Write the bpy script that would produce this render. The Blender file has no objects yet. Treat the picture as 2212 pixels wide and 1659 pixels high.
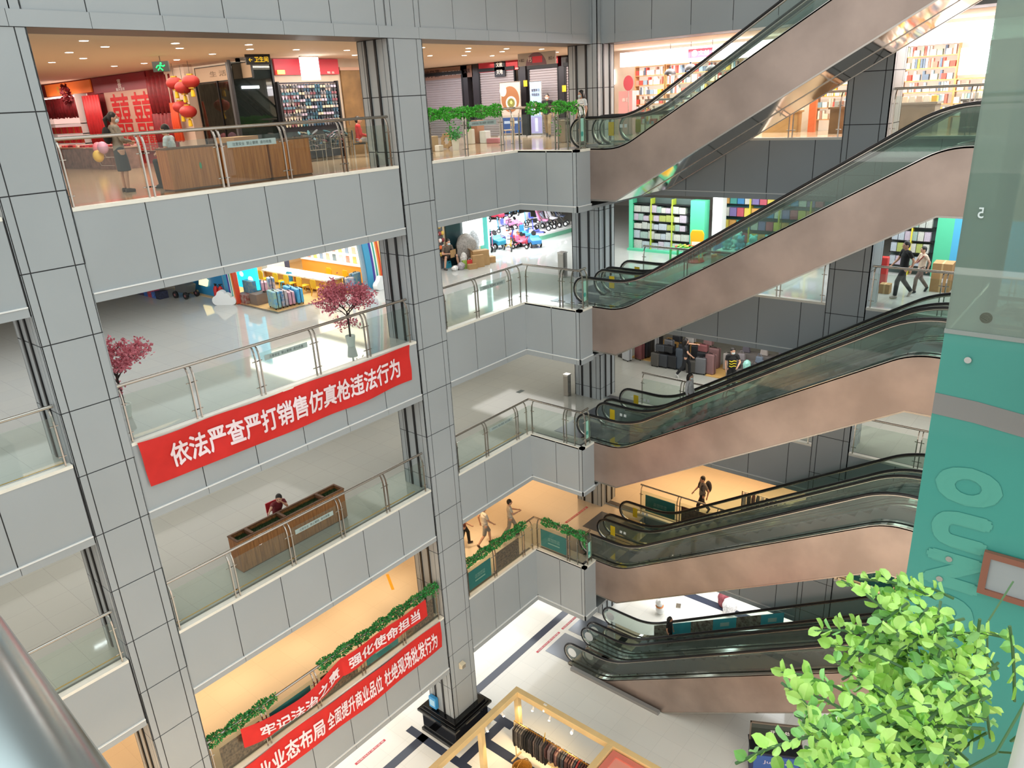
import bpy, bmesh, math, random
from mathutils import Vector, Matrix
R = math.radians
random.seed(11)
SC = bpy.context.scene
C = SC.collection
# ---------------------------------------------------------------- camera
cam = bpy.data.objects.new('camera', bpy.data.cameras.new('camera'))
C.objects.link(cam)
cam.location = (0.0, -15.3686, 21.2)
cam.rotation_euler = (R(69.296), R(2.897), R(-50.336))
cam.data.sensor_width = 36.0
cam.data.lens = 1627.7 * 36.0 / 2212.0
cam.data.clip_start = 0.05
cam.data.clip_end = 200
SC.camera = cam
SC.view_settings.view_transform = 'Standard'
SC.view_settings.look = 'None'
SC.view_settings.gamma = 1.0
SC.view_settings.use_curve_mapping = False
SC.view_settings.exposure = 0.0
SC.cycles.max_bounces = 10
SC.cycles.transparent_max_bounces = 24
SC.cycles.sample_clamp_indirect = 6.0
SC.cycles.caustics_reflective = False
SC.cycles.caustics_refractive = False
# ---------------------------------------------------------------- world and large lights
w = bpy.data.worlds.new('world')
SC.world = w
w.use_nodes = True
_nt = w.node_tree
_bg = _nt.nodes['Background']
_bg.inputs[1].default_value = 1.85
_tc = _nt.nodes.new('ShaderNodeTexCoord')
_sx = _nt.nodes.new('ShaderNodeSeparateXYZ')
_mr = _nt.nodes.new('ShaderNodeMapRange')
_mr.inputs[1].default_value, _mr.inputs[2].default_value = -1, 1
_cr = _nt.nodes.new('ShaderNodeValToRGB')
_cr.color_ramp.elements[0].position, _cr.color_ramp.elements[1].position = 0.2, 0.8
_cr.color_ramp.elements[0].color, _cr.color_ramp.elements[1].color = (0.62, 0.50, 0.40, 1), (0.72, 0.82, 0.82, 1)
_e = _cr.color_ramp.elements.new(0.5)
_e.color = (0.72, 0.69, 0.66, 1)
_nt.links.new(_tc.outputs['Generated'], _sx.inputs[0])
_nt.links.new(_sx.outputs[2], _mr.inputs[0])
_nt.links.new(_mr.outputs[0], _cr.inputs[0])
_nt.links.new(_cr.outputs[0], _bg.inputs[0])

def area(name, loc, sx, sy, power, col=(1, 1, 1), rot=(0, 0, 0)):
    l = bpy.data.lights.new(name, 'AREA')
    l.shape = 'RECTANGLE'
    l.size, l.size_y, l.energy, l.color = sx, sy, power, col
    o = bpy.data.objects.new(name, l)
    C.objects.link(o)
    o.location, o.rotation_euler = loc, rot
    return o

area('skylight', (9.5, -9.0, 29.5), 17, 9, 550, (0.90, 0.99, 1.0))
NEUT, COOL, WARM, AMB = (1, 0.97, 0.92), (0.92, 0.97, 1.0), (1, 0.89, 0.74), (1, 0.64, 0.33)
# corridor ceiling lights, floor by floor: (z, colour, powers)
for z, col, pa, pb in ((22.70, WARM, 560, 330), (17.82, COOL, 430, 230), (13.02, NEUT, 330, 200), (8.25, AMB, 420, 330), (3.05, COOL, 640, 330)):
    area('corridor_light', (6.0, 6.0, z), 17, 8, pa, col)
    area('corridor_light', (19.0, 4.0, z), 7, 4.5, pa * 0.36, col)
    area('corridor_light', (26.0, 5.0, z), 3, 7, pb * 0.6, col)
    area('corridor_light', (26.0, -4.5, z), 3, 7.5, pb, col)
    area('corridor_light', (26.0, -12.0, z), 3, 6, pb * 0.8, col)
# lamps of the walkways on the camera's side of the atrium
for z, col, p in ((17.82, NEUT, 260), (13.02, (1, 0.86, 0.72), 330), (8.2, AMB, 1250), (3.05, (1, 0.9, 0.76), 700)):
    area('near_walkway_light', (-1.6, -6.5, z), 2.2, 15, p, col, (0, R(-25), 0))
    area('near_walkway_light', (8.0, -17.0, z), 12, 2.0, p * 0.25, col, (R(25), 0, 0))
# floor levels, curb tops
F = {1: 0.0, 2: 5.38, 3: 10.10, 4: 14.854, 5: 19.654, 6: 24.45}
L = {2: 5.46, 3: 10.178, 4: 14.934, 5: 19.734}
LIP = {2: 3.38, 3: 8.521, 4: 13.31, 5: 18.116}
BOT = {2: 3.184, 3: 8.36, 4: 13.13, 5: 17.937, 6: 22.773}
XB, XC, NY = 23.06, 18.68, -2.216

# ---------------------------------------------------------------- helpers
def lin(c):
    if isinstance(c, str):
        c = tuple(int(c[i:i + 2], 16) for i in (0, 2, 4))
    o = []
    for v in c[:3]:
        v = v / 255.0
        o.append(v / 12.92 if v <= 0.04045 else ((v + 0.055) / 1.055) ** 2.4)
    return (o[0], o[1], o[2], 1)

MATS = {}
def mat(name, col='808080', rough=0.55, metal=0.0, emit=0.0, spec=0.5, var=0.0, scale=3.0, bump=0.0, bscale=60, coat=0.0, col2=None, stretch=None):
    if name in MATS:
        return MATS[name]
    m = bpy.data.materials.new(name)
    m.use_nodes = True
    nt = m.node_tree
    b = nt.nodes['Principled BSDF']
    b.inputs['Base Color'].default_value = lin(col)
    b.inputs['Roughness'].default_value = rough
    b.inputs['Metallic'].default_value = metal
    b.inputs['Specular IOR Level'].default_value = spec
    b.inputs['Coat Weight'].default_value = coat
    if emit:
        b.inputs['Emission Color'].default_value = lin(col)
        b.inputs['Emission Strength'].default_value = emit
    if var or col2 or bump:
        tc = nt.nodes.new('ShaderNodeTexCoord')
        mp = nt.nodes.new('ShaderNodeMapping')
        nt.links.new(tc.outputs['Object'], mp.inputs[0])
        if stretch:
            mp.inputs['Scale'].default_value = stretch
    if var or col2:
        n = nt.nodes.new('ShaderNodeTexNoise')
        n.inputs['Scale'].default_value = scale
        n.inputs['Detail'].default_value = 4
        nt.links.new(mp.outputs[0], n.inputs['Vector'])
        r = nt.nodes.new('ShaderNodeValToRGB')
        a = lin(col)
        k = lin(col2) if col2 else tuple(min(1, x * (1 + var)) for x in a[:3]) + (1,)
        lo = a if col2 else tuple(x * (1 - var) for x in a[:3]) + (1,)
        r.color_ramp.elements[0].position, r.color_ramp.elements[1].position = 0.35, 0.65
        r.color_ramp.elements[0].color, r.color_ramp.elements[1].color = lo, k
        nt.links.new(n.outputs[0], r.inputs[0])
        nt.links.new(r.outputs[0], b.inputs['Base Color'])
    if bump:
        n2 = nt.nodes.new('ShaderNodeTexNoise')
        n2.inputs['Scale'].default_value = bscale
        bp = nt.nodes.new('ShaderNodeBump')
        bp.inputs['Strength'].default_value = bump
        nt.links.new(mp.outputs[0], n2.inputs['Vector'])
        nt.links.new(n2.outputs[0], bp.inputs['Height'])
        nt.links.new(bp.outputs[0], b.inputs['Normal'])
    MATS[name] = m
    return m

def glass(name, tint='d8e6e0', refl=0.06, rough=0.02, body=0.0, bodycol='a0b8ae'):
    if name in MATS:
        return MATS[name]
    m = bpy.data.materials.new(name)
    m.use_nodes = True
    nt = m.node_tree
    nt.nodes.remove(nt.nodes['Principled BSDF'])
    out = nt.nodes['Material Output']
    t = nt.nodes.new('ShaderNodeBsdfTransparent')
    t.inputs[0].default_value = lin(tint)
    g = nt.nodes.new('ShaderNodeBsdfGlossy')
    g.inputs['Roughness'].default_value = rough
    lw = nt.nodes.new('ShaderNodeLayerWeight')
    lw.inputs[0].default_value = 0.5
    pw = nt.nodes.new('ShaderNodeMath')
    pw.operation = 'POWER'
    pw.inputs[1].default_value = 3.5
    nt.links.new(lw.outputs['Facing'], pw.inputs[0])
    mul = nt.nodes.new('ShaderNodeMath')
    mul.operation = 'MULTIPLY_ADD'
    mul.inputs[1].default_value = refl * 8
    mul.inputs[2].default_value = refl
    mul.use_clamp = True
    nt.links.new(pw.outputs[0], mul.inputs[0])
    mx = nt.nodes.new('ShaderNodeMixShader')
    nt.links.new(mul.outputs[0], mx.inputs[0])
    first = t
    if body:
        d = nt.nodes.new('ShaderNodeBsdfDiffuse')
        d.inputs[0].default_value = lin(bodycol)
        m2 = nt.nodes.new('ShaderNodeMixShader')
        m2.inputs[0].default_value = body
        nt.links.new(t.outputs[0], m2.inputs[1])
        nt.links.new(d.outputs[0], m2.inputs[2])
        first = m2
    nt.links.new(first.outputs[0], mx.inputs[1])
    nt.links.new(g.outputs[0], mx.inputs[2])
    nt.links.new(mx.outputs[0], out.inputs[0])
    MATS[name] = m
    return m

def tiles(name, c1, c2, joint, w, h, rough, off=(0, 0, 0), js=0.004):
    if name in MATS:
        return MATS[name]
    m = mat(name, c1, rough, spec=0.5)
    nt = m.node_tree
    b = nt.nodes['Principled BSDF']
    tc = nt.nodes.new('ShaderNodeTexCoord')
    mp = nt.nodes.new('ShaderNodeMapping')
    mp.inputs['Location'].default_value = off
    br = nt.nodes.new('ShaderNodeTexBrick')
    br.offset = 0.0
    br.inputs['Color1'].default_value = lin(c1)
    br.inputs['Color2'].default_value = lin(c2)
    br.inputs['Mortar'].default_value = lin(joint)
    br.inputs['Scale'].default_value = 1.0
    br.inputs['Mortar Size'].default_value = js
    br.inputs['Brick Width'].default_value = w
    br.inputs['Row Height'].default_value = h
    nt.links.new(tc.outputs['Object'], mp.inputs[0])
    nt.links.new(mp.outputs[0], br.inputs['Vector'])
    nt.links.new(br.outputs[0], b.inputs['Base Color'])
    return m

class MB:
    def __init__(s):
        s.v, s.f, s.m = [], [], []
    def add(s, vs, fs, m=0):
        o = len(s.v)
        s.v += [Vector(p) for p in vs]
        s.f += [tuple(i + o for i in f) for f in fs]
        s.m += [m] * len(fs)
        return s
    def box(s, x0, y0, z0, x1, y1, z1, m=0):
        vs = [(x, y, z) for z in (z0, z1) for y in (y0, y1) for x in (x0, x1)]
        return s.add(vs, [(0, 2, 3, 1), (4, 5, 7, 6), (0, 1, 5, 4), (2, 6, 7, 3), (0, 4, 6, 2), (1, 3, 7, 5)], m)
    def cbox(s, c, d, rz=0.0, m=0, rx=0.0, ry=0.0):
        n = len(s.v)
        s.box(-d[0] / 2, -d[1] / 2, -d[2] / 2, d[0] / 2, d[1] / 2, d[2] / 2, m)
        M = Matrix.Translation(c) @ Matrix.Rotation(rz, 4, 'Z') @ Matrix.Rotation(rx, 4, 'X') @ Matrix.Rotation(ry, 4, 'Y')
        for i in range(n, len(s.v)):
            s.v[i] = M @ s.v[i]
        return s
    def tube(s, path, r, n=8, m=0, caps=True, flat=1.0, closed=False):
        P = [Vector(p) for p in path]
        k = len(P)
        rs = r if isinstance(r, (list, tuple)) else [r] * k
        base = len(s.v)
        t0 = (P[1] - P[0]).normalized()
        up = Vector((0, 0, 1)) if abs(t0.z) < 0.9 else Vector((1, 0, 0))
        side = t0.cross(up).normalized()
        for i in range(k):
            if closed:
                t = (P[(i + 1) % k] - P[i - 1]).normalized()
            else:
                t = (P[min(i + 1, k - 1)] - P[max(i - 1, 0)]).normalized()
            side = (side - t * side.dot(t)).normalized()
            nn = side.cross(t)
            for j in range(n):
                a = 2 * math.pi * (j + 0.5) / n
                s.v.append(P[i] + side * (math.cos(a) * rs[i]) + nn * (math.sin(a) * rs[i] * flat))
        fs = []
        for i in range(k if closed else k - 1):
            for j in range(n):
                a, b = base + i * n, base + ((i + 1) % k) * n
                fs.append((a + j, a + (j + 1) % n, b + (j + 1) % n, b + j))
        if caps and not closed:
            fs.append(tuple(base + j for j in reversed(range(n))))
            fs.append(tuple(base + (k - 1) * n + j for j in range(n)))
        s.f += fs
        s.m += [m] * len(fs)
        return s
    def lathe(s, prof, c=(0, 0, 0), n=16, m=0):
        vs, fs = [], []
        for r, z in prof:
            for j in range(n):
                a = 2 * math.pi * j / n
                vs.append((c[0] + r * math.cos(a), c[1] + r * math.sin(a), c[2] + z))
        for i in range(len(prof) - 1):
            for j in range(n):
                fs.append((i * n + j, i * n + (j + 1) % n, (i + 1) * n + (j + 1) % n, (i + 1) * n + j))
        fs.append(tuple(reversed(range(n))))
        fs.append(tuple((len(prof) - 1) * n + j for j in range(n)))
        return s.add(vs, fs, m)
    def ball(s, c, r, sc=(1, 1, 1), n=10, m=0, rz=0.0):
        vs, fs = [], []
        k = max(4, n // 2 + 1)
        Mr = Matrix.Rotation(rz, 3, 'Z')
        for i in range(k + 1):
            th = math.pi * i / k
            for j in range(n):
                a = 2 * math.pi * j / n
                q = Mr @ Vector((r * sc[0] * math.sin(th) * math.cos(a), r * sc[1] * math.sin(th) * math.sin(a), r * sc[2] * math.cos(th)))
                vs.append(q + Vector(c))
        for i in range(k):
            for j in range(n):
                fs.append((i * n + j, (i + 1) * n + j, (i + 1) * n + (j + 1) % n, i * n + (j + 1) % n))
        return s.add(vs, fs, m)
    def prism(s, poly, a, b, axis='x', m=0):
        """poly: outline in the plane across AXIS (x: (y,z), y: (x,z), z: (x,y)), swept from a to b"""
        f = {'x': lambda p, t: (t, p[0], p[1]), 'y': lambda p, t: (p[0], t, p[1]), 'z': lambda p, t: (p[0], p[1], t)}[axis]
        n = len(poly)
        vs = [f(p, a) for p in poly] + [f(p, b) for p in poly]
        fs = [tuple(range(n)), tuple(reversed(range(n, 2 * n)))] + [(i, i + n, (i + 1) % n + n, (i + 1) % n) for i in range(n)]
        return s.add(vs, fs, m)
    def strip(s, line, a, b, t=0.0, m=0):
        """a ribbon of the (y,z) polyline LINE between x=a and x=b, thickness t downward"""
        n = len(line)
        if t:
            low = [(y, z - t) for y, z in line]
            for i in range(n - 1):
                s.prism([line[i], line[i + 1], low[i + 1], low[i]], a, b, 'x', m)
            return s
        vs = [(a, y, z) for y, z in line] + [(b, y, z) for y, z in line]
        return s.add(vs, [(i, i + 1, i + 1 + n, i + n) for i in range(n - 1)], m)
    def xf(s, M, start=0):
        for i in range(start, len(s.v)):
            s.v[i] = M @ s.v[i]
        return s
    def mesh(s, name, mats, smooth=False):
        me = bpy.data.meshes.new(name)
        me.from_pydata([tuple(p) for p in s.v], [], s.f)
        for mm in (mats if isinstance(mats, (list, tuple)) else [mats]):  # material slots
            me.materials.append(mm)
        me.polygons.foreach_set('material_index', s.m)
        bm = bmesh.new()
        bm.from_mesh(me)
        bmesh.ops.recalc_face_normals(bm, faces=bm.faces)
        bm.to_mesh(me)
        bm.free()
        if smooth:
            me.polygons.foreach_set('use_smooth', [True] * len(me.polygons))
            try:
                me.set_sharp_from_angle(angle=R(40))
            except Exception:
                pass
        me.update()
        return me
    def build(s, name, mats, parent=None, smooth=False, bevel=0.0, loc=None, rz=None):
        o = bpy.data.objects.new(name, s.mesh(name, mats, smooth))
        C.objects.link(o)
        if parent is not None:
            o.parent = parent
        if loc is not None:
            o.location = loc
        if rz is not None:
            o.rotation_euler = (0, 0, rz)
        if bevel:
            b = o.modifiers.new('bevel', 'BEVEL')
            b.width, b.segments, b.limit_method = bevel, 2, 'ANGLE'
        return o

def tag(o, label, cat, group=None, kind=None):
    o['label'] = label
    if cat:
        o['category'] = cat
    if group:
        o['group'] = group
    if kind:
        o['kind'] = kind
    return o

def thing(name, label, cat, loc=(0, 0, 0), rz=0.0, group=None):
    o = bpy.data.objects.new(name, None)
    o.empty_display_size = 0.1
    C.objects.link(o)
    o.location, o.rotation_euler = loc, (0, 0, rz)
    return tag(o, label, cat, group)

def dup(root, loc=None, rz=None, label=None, group=None):
    def cp(o, par):
        c = o.copy()
        C.objects.link(c)
        if par is not None:
            c.parent = par
        for ch in o.children:
            cp(ch, c)
        return c
    r = cp(root, None)
    if loc is not None:
        r.location = loc
    if rz is not None:
        r.rotation_euler = (0, 0, rz)
    if label:
        r['label'] = label
    if group:
        r['group'] = group
    return r

def again(name, me, parent, loc, rz=0.0, sc=None):
    o = bpy.data.objects.new(name, me)
    C.objects.link(o)
    o.parent = parent
    o.location, o.rotation_euler = loc, (0, 0, rz)
    if sc:
        o.scale = sc
    return o

def struct(o, label=None):
    o['kind'] = 'structure'
    if label:
        o['label'] = label
    return o

def text_mesh(s, bold=0.0, res=3):
    cu = bpy.data.curves.new('lettering', 'FONT')
    cu.body = s
    cu.resolution_u = res
    cu.align_x, cu.align_y = 'CENTER', 'CENTER'
    o = bpy.data.objects.new('lettering', cu)
    C.objects.link(o)
    dg = bpy.context.evaluated_depsgraph_get()
    dg.update()
    me = bpy.data.meshes.new_from_object(o.evaluated_get(dg))
    bpy.data.objects.remove(o)
    bpy.data.curves.remove(cu)
    if bold and len(me.vertices):
        vs = [v.co.copy() for v in me.vertices]
        fs = [tuple(p.vertices) for p in me.polygons]
        mb = MB()
        for i in range(8):
            d = Vector((math.cos(i * math.pi / 4), math.sin(i * math.pi / 4), 0)) * bold + Vector((0, 0, .0004 * (i + 1)))
            mb.add([v + d for v in vs], fs)
        mb.add(vs, fs)
        me = mb.mesh('lettering', [])
    return me

def lettering(s, material, parent, M, width, height=None, bold=0.01, fn=None, name='lettering'):
    """text in the xy plane scaled to WIDTH x HEIGHT, then moved by matrix M (or by fn)"""
    me = text_mesh(s, bold)
    xs = [v.co.x for v in me.vertices] or [0, 1]
    ys = [v.co.y for v in me.vertices] or [0, 1]
    sx = width / max(1e-6, max(xs) - min(xs))
    sy = height / max(1e-6, max(ys) - min(ys)) if height else sx
    cx, cy = (max(xs) + min(xs)) / 2, (max(ys) + min(ys)) / 2
    if fn:
        bm = bmesh.new()
        bm.from_mesh(me)
        bmesh.ops.triangulate(bm, faces=bm.faces)
        for _ in range(2):
            bmesh.ops.subdivide_edges(bm, edges=[e for e in bm.edges if e.calc_length() > 0.18], cuts=1)
        bm.to_mesh(me)
        bm.free()
    for v in me.vertices:
        p = Vector(((v.co.x - cx) * sx, (v.co.y - cy) * sy, v.co.z))
        v.co = fn(p) if fn else M @ p
    me.materials.clear()
    me.materials.append(material)
    me.name = name
    o = bpy.data.objects.new(name, me)
    C.objects.link(o)
    if parent is not None:
        o.parent = parent
    return o

def face_m(loc, facing):
    """matrix that stands the xy plane up so that it is read from FACING ('-y','-x','+y','+x')"""
    rz = {'-y': 0, '-x': -90, '+y': 180, '+x': 90}[facing]
    return Matrix.Translation(loc) @ Matrix.Rotation(R(rz), 4, 'Z') @ Matrix.Rotation(R(90), 4, 'X')
# ---------------------------------------------------------------- materials of the building
PANEL = mat('aluminium_panel', 'a2a8ab', 0.42, 0.0, spec=0.4, var=0.035, scale=0.35)
PANELB = PANEL
JOINT = mat('panel_joint', '2c2c2e', 0.7)
STONE = mat('curb_stone', 'ece8dc', 0.35, var=0.03, scale=6)
LIPM = mat('lip_trim', 'e8e8e6', 0.35)
DARK = mat('dark_metal', '1a1a1c', 0.4, 0.3)
SHUT = mat('shutter_box_paint', '5d5c5e', 0.5)
STEEL = mat('brushed_steel', 'b9b3ab', 0.24, 1.0)
CHROME = mat('polished_steel', 'd8d6d2', 0.1, 1.0)
CEIL = mat('ceiling_paint', 'd8c9b4', 0.8)
BRONZE = mat('escalator_cladding', 'a8978e', 0.3, 0.7, var=0.13, scale=0.8, bump=0.05, bscale=1.1)  # blotchy colour noise imitates reflections on the cladding
MIRROR = mat('escalator_soffit_steel', 'bcb4ac', 0.07, 1.0, bump=0.04, bscale=1.2)
RUBBER = mat('handrail_rubber', '17171a', 0.35)
GLASS = glass('rail_glass', 'f3f8f5', 0.03, body=0.012, bodycol='c8d8d0')
EGLASS = glass('escalator_glass', 'd8e6e0', 0.06, body=0.07, bodycol='b4c4bc')  # diffuse body paints a pale haze of reflections into the glass
WHITE = mat('white_paint', 'e6e6e4', 0.5)

def panels(mb, x0, x1, z0, z1, jx=(), jz=(), g=0.011, t=0.02, y=0.0):
    """a panelled face in the local xz plane, outward -y; joints at jx and jz"""
    xs = [x0] + sorted(v for v in jx if x0 + 0.03 < v < x1 - 0.03) + [x1]
    zs = [z0] + sorted(v for v in jz if z0 + 0.03 < v < z1 - 0.03) + [z1]
    mb.box(x0, y + 0.012, z0, x1, y + t + 0.01, z1, 1)
    for i in range(len(xs) - 1):
        for j in range(len(zs) - 1):
            a = xs[i] + (g if i else 0)
            b = xs[i + 1] - (g if i < len(xs) - 2 else 0)
            c = zs[j] + (g if j else 0)
            d = zs[j + 1] - (g if j < len(zs) - 2 else 0)
            mb.box(a, y, c, b, y + t, d, 0)
    return mb

def fascia(name, loc, rz, length, z0, zl, z1, joints, label, lip=True, endgap=(0, 0)):
    """edge of a floor slab: panels, protruding lower band with a bright lip; local x along the edge"""
    mb = MB()
    panels(mb, endgap[0], length - endgap[1], zl, z1, joints)
    if endgap[0]:
        mb.box(0, 0.012, z0, endgap[0], 0.03, z1, 1)
    if endgap[1]:
        mb.box(length - endgap[1], 0.012, z0, length, 0.03, z1, 1)
    panels(mb, endgap[0], length - endgap[1], z0, zl, [j + 0.02 for j in joints], g=0.005, y=-0.03, t=0.05)
    if lip:
        mb.box(endgap[0], -0.042, zl - 0.012, length - endgap[1], 0.0, zl + 0.012, 2)
    mb.box(0.04, 0.03, z0 + 0.002, length - 0.04, 0.3, z1 - 0.02, 3)
    o = mb.build(name, [PANEL, JOINT, LIPM, SHUT], loc=loc, rz=rz)
    return struct(o, label)

def mod(a, n, step=1.357):
    return [a + step * i for i in range(1, n)]
ORD = {2: 'second', 3: 'third', 4: 'fourth', 5: 'fifth', 6: 'sixth'}
for k in (2, 3, 4, 5):
    z0, zl, z1 = BOT[k], LIP[k], L[k] - 0.03
    fascia('wall_left', (-4.0, 0, 0), 0, 8.53, z0, zl, z1, [7.12 - 1.357 * i for i in range(6)], 'grey panelled slab edge left of the big pillar', endgap=(0, 0.03))
    fascia('wall_left', (5.66, 0, 0), 0, 8.14, z0, zl, z1, mod(0, 6), 'grey panelled slab edge between the pillars', endgap=(0, 0.03))
    fascia('wall_left', (14.99, 0, 0), 0, 3.69, z0, zl, z1, [1.25, 2.62], 'grey panelled slab edge right of the pillar')
    fascia('wall_back', (XC, 0, 0), R(-90), 2.18, z0, zl, z1, [1.097, 2.06], 'grey panelled return of the slab edge')
    fascia('wall_back', (XC, NY, 0), 0, 0.69, z0, zl, z1, [], 'narrow grey slab edge beside the escalator')
    fascia('wall_right', (XB, -0.25, 0), R(-90), 7.99, z0, zl, z1, [y - 0.25 for y in (0.74, 2.1, 3.45, 4.79, 6.16, 7.51)], 'grey panelled slab edge behind the escalators')
    fascia('wall_right', (XB, -9.40, 0), R(-90), 14, z0, zl, z1, mod(0.02, 10), 'grey panelled slab edge right of the rear pillar')
    # curbs
    cu = MB()
    for a, b, y0, y1 in ((-4, 4.5, 0, 0.16), (5.66, 13.77, 0, 0.16), (14.99, XC + 0.15, 0, 0.16), (XC, XC + 0.15, NY, 0), (XC, 19.36, NY, NY + 0.15)):
        cu.box(a, y0 - 0.012, L[k] - 0.07, b, y1, L[k])
    cu.box(XB - 0.012, -8.24, L[k] - 0.07, XB + 0.15, -1.7, L[k])
    cu.box(XB - 0.012, -23, L[k] - 0.07, XB + 0.15, -9.4, L[k])
    struct(cu.build('trim_1', STONE), 'cream stone curb')
# sixth floor band along both walls
fascia('wall_left', (-4.0, 0, 0), 0, 27.06, BOT[6], BOT[6] + 0.27, 31, [1.357 * i + 0.015 - 0.14 for i in range(1, 20)], 'tall grey panelled band above the top openings', lip=False)
fascia('wall_right', (XB, 0.0, 0), R(-90), 24, BOT[6], BOT[6] + 0.27, 31, [0.74 + 1.357 * i for i in range(17)], 'tall grey panelled band above the rear openings', lip=False)
JZ = [22.773 + 1.357 * i for i in range(-17, 7)]

def pillar(name, x0, x1, y0, y1, z0, z1, jx, label, guides=()):
    mb = MB()
    wx, wy = x1 - x0, y1 - y0
    for loc, rz, ln in (((x0, y0, 0), 0, wx), ((x0, y1, 0), -90, wy), ((x1, y1, 0), 180, wx), ((x1, y0, 0), 90, wy)):
        n = len(mb.v)
        panels(mb, 0, ln, z0, z1, [jx[0], ln - jx[1]], JZ)
        mb.xf(Matrix.Translation(loc) @ Matrix.Rotation(R(rz), 4, 'Z'), n)
    o = struct(mb.build(name, [PANEL, JOINT]), label)
    g = MB()
    for axis, c, d in guides:
        for k in range(1, 6):
            za, zb = F[k] + 0.02, BOT[k + 1]
            if axis == 'x':
                g.box(c - 0.03, d - 0.035, za, c, d + 0.035, zb)
            elif axis == 'X':
                g.box(c, d - 0.035, za, c + 0.03, d + 0.035, zb)
            else:
                g.box(d - 0.035, c - 0.03, za, d + 0.035, c, zb)
    if guides:
        struct(g.build('trim_2', DARK, o), 'dark shutter guide rails')
    return o
pillar('pillar', 4.53, 5.66, -0.012, 1.17, -0.0, 31, (0.17, 0.19), 'large grey panelled pillar at left', [('X', 5.66, 0.83), ('x', 4.53, 0.83), ('x', 4.53, 0.45)])
pillar('pillar', 13.80, 14.99, -0.012, 1.17, 1.1, 31, (0.2, 0.2), 'grey panelled pillar in the middle standing on black plinth', [('x', 13.80, 0.83), ('x', 13.80, 0.45), ('X', 14.99, 0.83)])
pillar('pillar', 22.76, 23.78, -0.25, 0.95, 0, 31, (0.2, 0.2), 'grey panelled corner pillar behind the escalators', [('x', 22.76, 0.6), ('x', 22.76, 0.2), ('y', -0.25, 23.1), ('y', -0.25, 23.5)])
pillar('pillar', XB - 0.012, XB + 1.15, -9.40, -8.24, 0, 31, (0.17, 0.2), 'grey panelled rear pillar at right')
# black plinth
mb = MB()
for d, a, b in ((0.30, 0.0, 0.12), (0.24, 0.12, 0.82), (0.30, 0.82, 0.90), (0.36, 0.90, 0.99), (0.28, 0.99, 1.04), (0.2, 1.04, 1.12)):
    mb.box(13.80 - d, -d, a, 14.99 + d, 1.17 + d, b)
tag(mb.build('plinth', mat('black_granite', '0c0c0e', 0.08, spec=0.6), bevel=0.012), 'black polished granite plinth around the foot of the middle pillar', 'plinth')
# floors and ceilings
FL = {5: tiles('floor_tile_warm', 'b0987f', 'aa937c', '8d7a68', 0.8, 0.8, 0.13),
      4: tiles('floor_tile_pale', 'b9bab6', 'b6b8b5', 'a2a4a2', 0.8, 0.8, 0.06),
      3: tiles('floor_tile_grey', 'b0b1a9', 'adafa8', '999a94', 0.8, 0.8, 0.07),
      2: tiles('floor_tile_cream', 'cfc4b2', 'ccc1af', 'c0b5a4', 0.8, 0.8, 0.16)}
for k in (2, 3, 4, 5):
    z = F[k]
    mb = MB()
    mb.box(-4, 0.16, z - 0.25, 40, 24, z)
    mb.box(XC + 0.15, NY + 0.15, z - 0.25, XB + 0.1, 0.16, z)
    mb.box(XB + 0.15, -24, z - 0.25, 40, 0.16, z)
    struct(mb.build('floor', FL[k]), 'polished tile floor')
for k in (1, 2, 3, 4, 5):
    z = BOT[k + 1] + 0.0
    mb = MB()
    mb.box(-4, 1.15, z, 40, 24, z + 0.1)
    mb.box(24.2, -24, z, 40, 1.15, z + 0.1)
    # dark shutter boxes under the slab edge
    mb.box(-4, 0.02, z + 0.004, 24.2, 1.15, z + 0.1, 1)
    mb.box(XB + 0.02, -24, z + 0.004, 24.2, 0.02, z + 0.1, 1)
    if k < 5:
        mb.box(XC + 0.03, NY + 0.03, z + 0.01, XB, 0.0, z + 0.1, 2)
    struct(mb.build('ceiling', [CEIL, SHUT, PANEL]), 'corridor ceiling')
struct(MB().box(9.9, -24, 31, 24, 0, 31.1).build('ceiling', WHITE), 'atrium roof edge')
# outer walls that close the floors off
mb = MB()
mb.box(-4, 23.9, 0, 40, 24, 23)
mb.box(39.9, -24, 0, 40, 24, 23)
struct(mb.build('wall_back', mat('outer_wall', 'b8b2a8', 0.7)), 'far walls of the shop floors')
mb = MB()
mb.box(-4, 24, 23, 40, 24.1, 31)
struct(mb.build('wall_back', PANEL), 'upper far wall')
# ground floor
GW = mat('ground_tile', 'd6d2ca', 0.12, var=0.02, scale=1.5)
GD = mat('ground_dark_tile', '3c4252', 0.12)
mb = MB().box(-4, -24, -0.1, 40, 24, 0.0)
struct(mb.build('floor', tiles('ground_white_tile', 'ece8df', 'e9e5dc', 'd4d0c8', 0.8, 0.8, 0.10)), 'white polished ground floor')
st = MB()
def dk(x0, y0, x1, y1):
    st.box(x0, y0, -0.02, x1, y1, 0.004)
dk(15.4, 1.0, 34, 1.33); dk(2, 1.0, 13.4, 1.33)
dk(13.1, -1.1, 13.4, 1.9); dk(15.4, -1.1, 15.75, 0.5); dk(13.4, -0.85, 15.4, -0.5); dk(14.3, -9, 14.65, -0.85); dk(15.4, -0.3, 16.4, 0.05)
dk(26.0, -14, 26.4, 1.0)
struct(st.build('floor', GD), 'dark blue stripes laid in the ground floor')
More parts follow.
